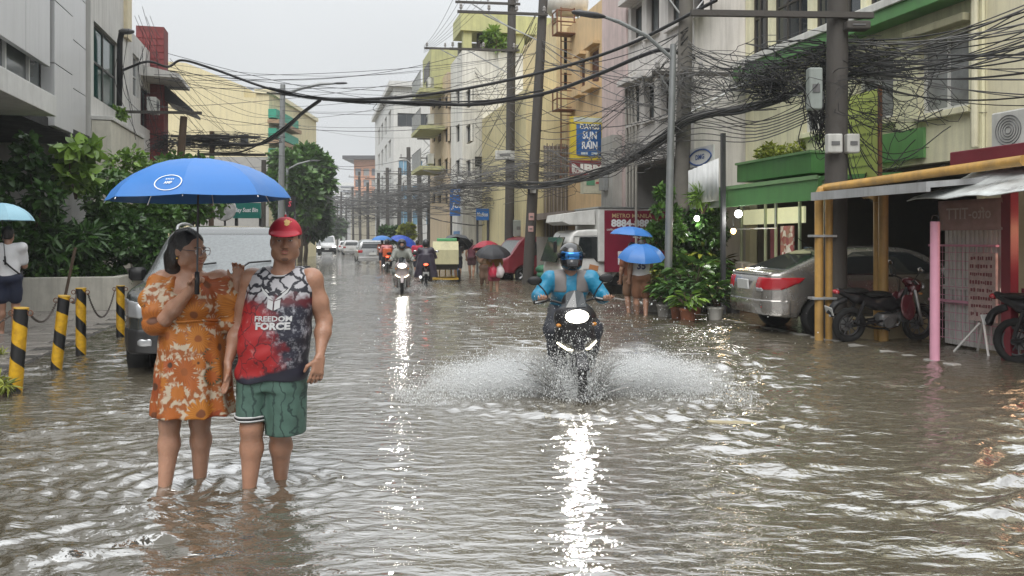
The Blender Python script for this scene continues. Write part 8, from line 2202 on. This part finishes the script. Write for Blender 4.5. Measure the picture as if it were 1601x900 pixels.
chain(tops[0] + off, tops[1] - off, .14, 'chain between the nearest and the tilted bollard'); chain(tops[1] + off, tops[2] - off * .6, .06, 'short chain between the tilted and the upright bollard')
chain(tops[2] + off, tops[3] - off, .36, 'deeply sagging chain reaching the bollard beside the car'); chain(tops[0] - off, tops[0] + Vector((-.55, -1.0, -.42)), .05, 'chain dropping from the nearest bollard to the left edge')

# splash thrown up by the scooter
def splash(label, c, n, seed, sc=1.0):
    g = np.random.default_rng(seed); P = []
    nj = 120
    for j in range(nj):
        per = int(n * .74 / nj * g.uniform(.15, 1.85) ** 1.5)                       # jets thrown outward, breaking up into spray
        e = g.choice((-1, 1)); az = R(g.uniform(-22, 48)); el = R(g.uniform(16, 62)); v = g.uniform(.5, 1.0) ** .8
        L_ = .35 + 1.2 * v * math.cos(el) ** .7; hz_ = .10 + .60 * v * math.sin(el) * g.uniform(.35, 1); x0 = e * g.uniform(.05, .16); y0 = g.uniform(-.12, .5)
        t = g.uniform(0, 1, per) ** .85; w = .012 + .11 * t
        q = np.stack([x0 + e * L_ * t * math.cos(az), y0 + L_ * t * math.sin(az) * .8, hz_ * (2.6 * t - 2.3 * t * t) * .86], 1)
        q += g.normal(size=(per, 3)) * w[:, None] * np.array([1, .8, .75]); P.append(q)
    k = int(n * .15); a = g.uniform(R(-35), R(215), k); r = 1.75 * g.uniform(.1, 1, k) ** .6
    P.append(np.stack([np.cos(a) * r, np.sin(a) * r * .62 + .05, np.abs(g.normal(0, .035, k))], 1))
    k = int(n * .10); P.append(np.stack([g.normal(0, .17, k), g.normal(-.12, .16, k), np.abs(g.normal(0, .24, k))], 1))
    k = int(n * .02); P.append(np.stack([g.normal(0, .8, k), g.normal(.1, .4, k), g.uniform(.1, .95, k) ** 1.2], 1))
    P = np.concatenate(P) * sc; P = P[P[:, 2] > -.005]; m = len(P)
    s = np.clip(np.exp(g.normal(math.log(.0019), .55, m)) * sc ** .5, .0009, .010)
    O = np.array([[1, 1, 1], [-1, -1, 1], [-1, 1, -1], [1, -1, -1]], float) * .8
    V = P[:, None, :] + O[None] * s[:, None, None] * (1 + .6 * g.uniform(0, 1, (m, 1, 1)) * np.array([0, 0, 1]))
    F = np.array([[0, 1, 2], [0, 3, 1], [0, 2, 3], [1, 3, 2]])
    me = np_mesh('splash', V.reshape(-1, 3), (np.arange(m)[:, None, None] * 4 + F[None]).reshape(-1, 3), True)
    mt = _mats.get('spray')
    if mt is None:                             # white water: scatters light forward and back
        mt = bpy.data.materials.new('spray'); mt.use_nodes = True; nt = mt.node_tree; d = nt.nodes.new('ShaderNodeBsdfDiffuse'); tr_ = nt.nodes.new('ShaderNodeBsdfTranslucent'); ms = nt.nodes.new('ShaderNodeMixShader')
        d.inputs[0].default_value = tr_.inputs[0].default_value = (.95, .96, .96, 1); nt.links.new(d.outputs[0], ms.inputs[1]); nt.links.new(tr_.outputs[0], ms.inputs[2]); nt.links.new(ms.outputs[0], nt.nodes['Material Output'].inputs['Surface']); _mats['spray'] = mt
    o = link('splash', me, None, mt); o.location = c; tag(o, label, 'splash', None, 'stuff'); return o
def sheet_splash(label, c, seed):
    """torn sheets of water standing off both sides of the wheel"""
    g = np.random.default_rng(seed); mb = MB()
    for k in range(150):
        e = g.choice((-1, 1)); x0 = e * g.uniform(.06, .22); y0 = g.uniform(-.25, .45); h = g.uniform(.12, .42); out = g.uniform(.08, .38); w = g.uniform(.006, .022)
        pts = []
        for i in range(7):
            t = i / 6; pts.append(Vector((x0 + e * out * t, y0 + g.normal(0, .006), h * (t * 1.9 - t * t * .95) + g.normal(0, .004))))
        mb.tube(pts, [w * (1 - .8 * i / 6) * g.uniform(.5, 1.2) for i in range(7)], 5)
    mt = pm('water_sheet', (.62, .62, .60), .12, var=.2, scale=20, spec=.8); b = mt.node_tree.nodes['Principled BSDF']; b.inputs['Transmission Weight'].default_value = .75; b.inputs['IOR'].default_value = 1.33
    o = mb.build('splash_sheet', mt, None, True); o.location = c; return tag(o, label, 'splash', None, 'stuff')
fw_ = (HB.location.x, HB.location.y - .62, 0)
splash('white spray fanning out on both sides of the scooter', fw_, 135000, 90)
sheet_splash('torn sheets of water round the scooter wheel', (fw_[0], fw_[1] + .05, -.02), 91)
def mist(label, c, blobs, dens):
    f = Field((-2.2, -.8, -.02), (2.2, 1.4, 1.0), .05)
    for (p, r) in blobs: f.ell(p, r, .12)
    f.wob(lambda X, Y, Z: .03 * np.sin(9 * X + 4 * Z) * np.cos(8 * Y + 3 * Z)); f.plane((0, 0, .02), (0, 0, -1))
    m = bpy.data.materials.new('spray_mist'); m.use_nodes = True; nt = m.node_tree; nt.nodes.clear(); v = nt.nodes.new('ShaderNodeVolumePrincipled'); v.inputs['Color'].default_value = (.93, .94, .95, 1); v.inputs['Density'].default_value = dens
    o_ = nt.nodes.new('ShaderNodeOutputMaterial'); nt.links.new(v.outputs[0], o_.inputs['Volume']); o = f.build('spray_mist', m, None, 2); o.location = c; return tag(o, label, 'spray', None, 'stuff')
mist('fine white mist hanging over the scooter spray', fw_, [((-.55, .25, .2), (.42, .35, .26)), ((-.95, .3, .1), (.55, .38, .17)), ((.6, .25, .2), (.45, .35, .28)), ((1.0, .3, .12), (.6, .4, .2)), ((-.3, .15, .12), (.3, .3, .2)), ((.3, .15, .12), (.3, .3, .2))], .75)
splash('small spray round the far motorcycle', (FB1.location.x, FB1.location.y - .5, 0), 9000, 92, .8)
splash('small wake of the tricycle', (FB2.location.x, FB2.location.y - .4, 0), 5000, 93, .7)
sp_c = simple = gp(568, 415); splash('thin wake of the silver car', (sp_c.x, sp_c.y + .3, 0), 6000, 94, .8)

# rain haze between here and the far end of the street
hz = MB(); hz.box2((-320, -60, -1.4), (320, 520, 46))
hm = bpy.data.materials.new('rain_haze'); hm.use_nodes = True; nt = hm.node_tree; nt.nodes.clear()
vo = nt.nodes.new('ShaderNodeVolumePrincipled'); vo.inputs['Color'].default_value = (.86, .88, .90, 1); vo.inputs['Density'].default_value = .0009; vo.inputs['Anisotropy'].default_value = .2
out = nt.nodes.new('ShaderNodeOutputMaterial'); nt.links.new(vo.outputs[0], out.inputs['Volume'])
tag(hz.build('haze', hm), 'pale rain haze filling the street', 'haze', None, 'stuff')
